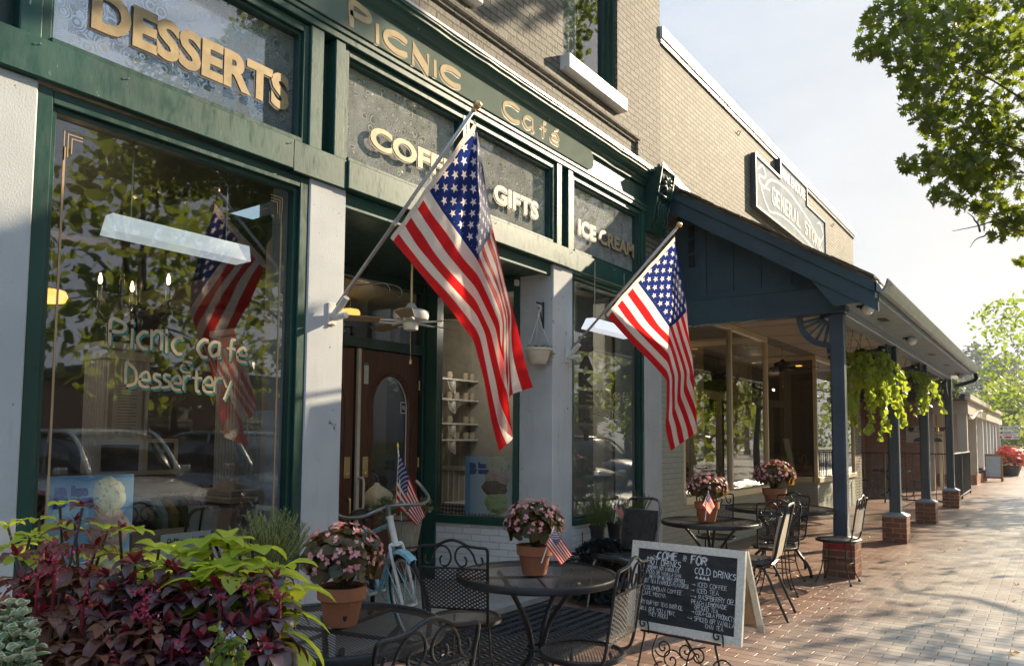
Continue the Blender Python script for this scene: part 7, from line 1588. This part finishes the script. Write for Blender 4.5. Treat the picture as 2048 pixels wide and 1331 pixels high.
# ceiling fans
def fan(label,c,top,white):
    t=thing('ceiling_fan',label,'fan',c); bm=MT['interiorwhite'] if white else MT['brownroof']; c=Vector(c)
    lp(t,'motor',bm,lambda m:m.lathe([(0,-.12),(.06,-.12),(.07,-.06),(.05,-.055),(.06,-.04),(.145,-.03),(.155,0),(.15,.04),(.12,.055),(.06,.06),(.03,.11),(0,.12)],c,26)); lp(t,'downrod',MT['brass'],lambda m:(m.tube([c+Vector((0,0,.1)),Vector((c.x,c.y,top))],.012,7),m.tube([c+Vector((0,0,-.12)),c+Vector((0,0,-.38))],.002,4),m.lathe([(0,0),(.01,.01),(.008,.04),(0,.05)],c+Vector((0,0,-.42)),8)))
    fw_=wood('fan_blade_wood',(.20,.14,.08),(.30,.22,.13)) if 'fan_blade_wood' not in bpy.data.materials else bpy.data.materials['fan_blade_wood']
    for k in range(5):
        a=R(20+72*k); u=Vector((math.cos(a),math.sin(a),0)); w_=Vector((-u.y,u.x,.18)); b=lp(t,'blade',fw_,lambda m:m.slab([c+u*.24-w_*.055-Vector((0,0,.05)),c+u*.62-w_*.07-Vector((0,0,.05)),c+u*.66-Vector((0,0,.05)),c+u*.62+w_*.07-Vector((0,0,.05)),c+u*.24+w_*.055-Vector((0,0,.05))],(0,0,1),.007),False)
        lp(b,'blade_arm',bm,lambda m:(m.tube([c+u*.06-Vector((0,0,.05)),c+u*.15-w_*.04-Vector((0,0,.055)),c+u*.27-w_*.03-Vector((0,0,.055))],.008,5),m.tube([c+u*.06-Vector((0,0,.05)),c+u*.15+w_*.04-Vector((0,0,.055)),c+u*.27+w_*.03-Vector((0,0,.055))],.008,5)))
    return t
q=AY(822,632,4.62); fan('white ceiling fan with wooden blades hanging in the cafe entry',q,3.12,True)
q=AY(1565,722,14.3); fan('brown ceiling fan under the porch ceiling by the store entry',(q.x if q.x>-5 else -4.6,14.3,2.92),3.26,False)
q=AY(775,545,5.0); t=thing('wall_hook_rack','thin scrolled iron rod with hanging hooks above the cafe door','hook rack',(-5.0,4.9,2.85)); lp(t,'rod',MT['pewter'],lambda m:(m.tube(spline([(-5.25,4.2,3.0),(-5.0,4.6,2.93),(-4.95,4.95,2.92),(-4.95,5.02,2.86),(-4.95,4.97,2.82)],5),.006,6),m.tube(spline([(-5.25,4.2,2.8),(-5.0,4.6,2.88),(-4.95,4.8,2.92),(-4.95,4.86,2.86),(-4.95,4.8,2.83)],5),.006,6)))
# ---- ice cream posters
def blob(m,P,cx,cy,rx,ry,seed,dome=.006,n=30):
    g=random.Random(seed); ph=[g.uniform(0,6.28) for _ in range(4)]
    pr=lambda a:1+.05*math.sin(3*a+ph[0])+.04*math.sin(7*a+ph[1])+.03*math.sin(13*a+ph[2])
    V=[P(cx,cy,dome)]
    for f,h_ in ((.6,dome*.8),(1,.0008)):
        V+=[P(cx+rx*f*pr(a)*math.cos(a),cy+ry*f*pr(a)*math.sin(a),h_) for a in [2*math.pi*i/n for i in range(n)]]
    m.add(V,[(0,1+i,1+(i+1)%n) for i in range(n)]+[(1+i,1+n+i,1+n+(i+1)%n,1+(i+1)%n) for i in range(n)])
def icem(name,c,c2,fl):
    t=NT(name); v=t.pos(); nz=t.noise(v,26,5,.7); col=t.ramp(nz,[(.3,c),(.7,c2)]); k=t.noise(v,48,2); col=t.mix(t.mapr(k,.62,.66,0,1),col,fl); return t.pbr(col,.6,0,nz,.6,.01)
IM=[icem('vanilla_print',(.70,.66,.34),(.80,.80,.60),(.15,.35,.45)),icem('pink_brown_print',(.62,.40,.33),(.74,.58,.50),(.40,.20,.15)),icem('chocolate_print',(.13,.06,.035),(.24,.12,.08),(.4,.25,.2)),icem('lime_print',(.45,.52,.16),(.60,.66,.30),(.2,.35,.1))]
skyb=None
def postermat():
    t=NT('poster_paper'); g=t.n('TexCoord'); s_=t.n('SeparateXYZ'); t.l(g.outputs['Object'],s_.inputs[0]); nz=t.noise(g.outputs['Object'],3,3)
    col=t.ramp(t.math('ADD',t.math('MULTIPLY',s_.outputs[0],1.5),t.math('MULTIPLY',nz,.25)),[(.15,(.24,.46,.72)),(.38,(.62,.72,.78)),(.6,(.78,.80,.76))]); return t.pbr(col,.35)
pmx=postermat(); pblue=simple('poster_blue_ink',(.008,.06,.30),.4)
def poster(label,p00,xd,w_,h,scoops,group='ice cream posters'):
    t=thing('ice_cream_poster',label,'poster',p00,group); p0=Vector(p00); xd=Vector(xd).normalized(); nn=Vector((xd.y,-xd.x,0)); P=lambda x,y,z=0:p0+xd*x+Vector((0,0,y))+nn*z
    mm=Matrix(((xd.x,0,nn.x,p0.x),(xd.y,0,nn.y,p0.y),(0,1,0,p0.z),(0,0,0,1)))
    m=MB(); m.slab([P(0,0),P(w_,0),P(w_,h),P(0,h)],-nn,.006); m.build('board',pmx,t)
    for k,(cx,cy,rx,ry,mi) in enumerate(scoops): m=MB(); blob(m,P,cx*w_,cy*h,rx*w_,ry*h,k+3,.012+.004*k); m.build('scoop_print',IM[mi],t)
    text_mesh('logo_lettering','B',h*(.36 if w_>h else .24),mm@Matrix.Translation((.09*w_,.70*h,.002)),pblue,t,.001,.012,fixed_w=.10*w_ if w_>h else .15*w_); 
    text_mesh('logo_lettering','lue',h*(.19 if w_>h else .13),mm@Matrix.Translation((.21*w_ if w_>h else .27*w_,.83*h if w_>h else .80*h,.002)),pblue,t,.001,.006); text_mesh('logo_lettering','unny',h*(.19 if w_>h else .13),mm@Matrix.Translation(((.21 if w_>h else .27)*w_,.70*h,.002)),pblue,t,.001,.006)
    return t
a=AX(86,1100,-4.06); b=AX(262,1100,-4.06); zt=AX(170,950,-4.06).z; zb=.80
poster('wide blue-white ice cream poster leaning in the big cafe window behind the coleus',(-4.06,a.y,zb),(0,1,0),b.y-a.y,zt-zb,[(.70,.76,.20,.22,0),(.72,.42,.24,.24,1),(.70,.14,.20,.16,3)])
p_=Vector(spl(.30,.74,-.06)); q_=Vector(spl(.08,.74,-.06)); p_=Vector(spl(.62,.74,-.06))
poster('tall ice cream cone poster standing in the entry side window',p_,(q_-p_),(q_-p_).length,.58,[(.68,.84,.26,.17,0),(.66,.62,.26,.17,1),(.62,.47,.26,.17,2),(.66,.20,.24,.20,3)])
# papers, frames on the interior column
t=thing('menu_page','white printed menu pages pinned on the left interior column','paper',(c2.x,c2.y,1.5)); lp(t,'page',MT['interiorwhite'],lambda m:(m.box(c2.x+.235,c2.x+.24,c2.y-.13,c2.y+.13,1.55,2.0),m.box(c2.x+.235,c2.x+.24,c2.y-.13,c2.y+.13,1.2,1.5)),False)
lp(t,'print_lines',MT['letterblack'],lambda m:[m.box(c2.x+.2405,c2.x+.2415,c2.y-.10,c2.y+(.08 if k%3 else .03),1.24+.028*k,1.244+.028*k) for k in range(27) if not 9<k<12],False)
a=AX(240,915,-6.9); t=thing('picture_frame','framed group photograph on the counter inside the big window','picture',a); lp(t,'frame',MT['interiorwhite'],lambda m:m.box(a.x-.02,a.x,a.y-.22,a.y+.22,a.z-.17,a.z+.17),False); lp(t,'print',simple('crowd_photo_print',(.06,.05,.05),.4,0,.9,60),lambda m:m.box(a.x+.0005,a.x+.003,a.y-.17,a.y+.17,a.z-.12,a.z+.12),False)
a=AX(322,912,-6.9); t=thing('picture_frame','pale empty-looking gilt frame right of the group photograph, inside the big window','picture',a); lp(t,'frame',MT['cream'],lambda m:[m.box(a.x-.02,a.x,a.y+y0,a.y+y1,a.z+z0,a.z+z1) for y0,y1,z0,z1 in ((-.17,-.13,-.17,.17),(.13,.17,-.17,.17),(-.13,.13,.13,.17),(-.13,.13,-.17,-.13))],False); lp(t,'print',MT['brownroof'],lambda m:m.box(a.x-.015,a.x-.008,a.y-.13,a.y+.13,a.z-.13,a.z+.13),False)
cn=thing('counter','dark wooden counter inside the cafe under the picture frames','counter',(-5.8,2.6,0)); lp(cn,'counter_body',MT['doorwood'],lambda m:(m.box(-7.6,-6.85,2.0,5.0,.06,AX(280,950,-6.8).z),),False)
t=thing('menu_card','white menu card stood on the checked table by the big window','card',AX(410,1040,-5.5)); a=AX(412,1040,-5.5); lp(t,'card',MT['white'],lambda m:m.slab([(a.x,a.y-.13,.745),(a.x,a.y+.10,.745),(a.x-.05,a.y+.14,.94),(a.x-.05,a.y-.13,.96)],(1,0,0),.004),False)
a=AX(386,1085,-4.2); t=thing('flavour_sign','small white flavour list card with blue edge behind the lime coleus','sign',(-4.2,a.y,.8)); lp(t,'card',MT['white'],lambda m:m.box(-4.21,-4.2,a.y-.20,a.y+.14,.72,.93),False); lp(t,'edge_stripe',pblue,lambda m:m.box(-4.2095,-4.1985,a.y+.115,a.y+.1385,.721,.929),False)
m=MB(); hand(m,'Poblano Nugget',.04,.006,facade_m(a.y-.16,.86,-4.1975),fit=.27); hand(m,'Pear',.03,.005,facade_m(a.y-.05,.79,-4.1975)); m.build('lettering',MT['letterblack'],t)
# things in the store windows
q=AX(1608,945,-4.6); t=thing('wicker_basket','round brown wicker basket with a hoop handle in the far store window','basket',(q.x,q.y,.76)); wk=wood('brown_wicker',(.16,.07,.03),(.28,.14,.06),(30,30,30))
lp(t,'basket_body',wk,lambda m:([m.tube(torus_pts(.17+.02*k,.79+.03*k,22,q.x,q.y),.014,5,closed=True) for k in range(5)],m.lathe([(0,.77),(.17,.77)],(q.x,q.y,0),16))); lp(t,'handle',wk,lambda m:m.tube([(q.x,q.y+.24*math.cos(R(a_)),.9+.28*math.sin(R(a_))) for a_ in range(0,181,15)],.012,6))
q=AX(1582,915,-4.7); t=thing('old_plank','weathered board leaning in the store window beside the wicker basket','board',(q.x,q.y,.76)); lp(t,'plank',gw,lambda m:m.slab([(q.x,q.y-.05,.77),(q.x,q.y+.28,.77),(q.x-.1,q.y+.10,1.55),(q.x-.1,q.y-.25,1.55)],(1,0,0),.03),False)
q=AX(1476,930,-4.5); t=thing('grey_headstone_shape','rounded pale arch ornament in the near store window','ornament',(q.x,q.y,.7)); t.name='arched_ornament'; lp(t,'arch',MT['interiorwhite'],lambda m:m.tube([(q.x,q.y+.30*math.cos(R(a_)),1.05+.42*math.sin(R(a_))) for a_ in range(0,181,10)],.02,7)); lp(t,'legs',MT['interiorwhite'],lambda m:[m.tube([(q.x,q.y+s_*.30,.7),(q.x,q.y+s_*.30,1.05)],.02,6) for s_ in(1,-1)])
dp=thing('display_platform','low wooden display platform in the store windows','platform',(-4.7,11,.3)); lp(dp,'platform',MT['doorwood'],lambda m:(m.box(-5.3,-4.2,9.3,12.6,.05,.68),m.box(-5.2,-4.2,16.1,19.3,.05,.70)),False)
g=random.Random(90)
for k in range(9):
    y=(9.6,10.1,10.6,11.3,11.9,12.3,16.6,17.5,18.6)[k]; x=g.uniform(-5.2,-4.6); c=(x,y,.69); t=thing('potted_plant','indoor display plant in the store window, '+('first','second','third','fourth','fifth','sixth','seventh','eighth','ninth')[k]+' from the cafe side','plant pot',c,'display plants in the store windows')
    m=MB(); m.lathe([(0,0),(.09,0),(.12,.18),(0,.17)],c,16); m.build('pot',MT['terracotta'] if k%2 else MT['white'],t,smooth=True,auto=40); m=MB(); fol(m,(x,y,.98),.17+.05*(k%3),110,.07,OVAL,g,1.1); m.build('leaves',MT['fern'] if k%3 else MT['crimson'],t)
# patio furniture behind the railing
o=copy_tree(tabs[0]); place(o,(-3.7,23.0,0),0,'black mesh table behind the iron railing, in front of the script sign','round mesh tables')
for k,(x,y,rz,lab) in enumerate(((-4.25,22.4,R(-40),'scroll-back chair left of the railed patio table'),(-3.05,23.2,R(95),'scroll-back chair right of the railed patio table'))): o=copy_tree(c0); place(o,(x,y,0),rz,lab,'wrought iron scroll-back chairs')
# dark recess behind the patio table so the brick stays shaded by its roof

# ================================================================ HAZE
hz=MB(); hz.box(-60,60,-30,180,-1.3,42)
hv=NT('haze_air'); vol=hv.n('VolumePrincipled'); vol.inputs['Color'].default_value=(.92,.95,1,1); vol.inputs['Density'].default_value=.0006; vol.inputs['Anisotropy'].default_value=.4
hv.l(vol.outputs[0],hv.out.inputs['Volume']); ho=hz.build('haze',hv.mat); ho['kind']='stuff'
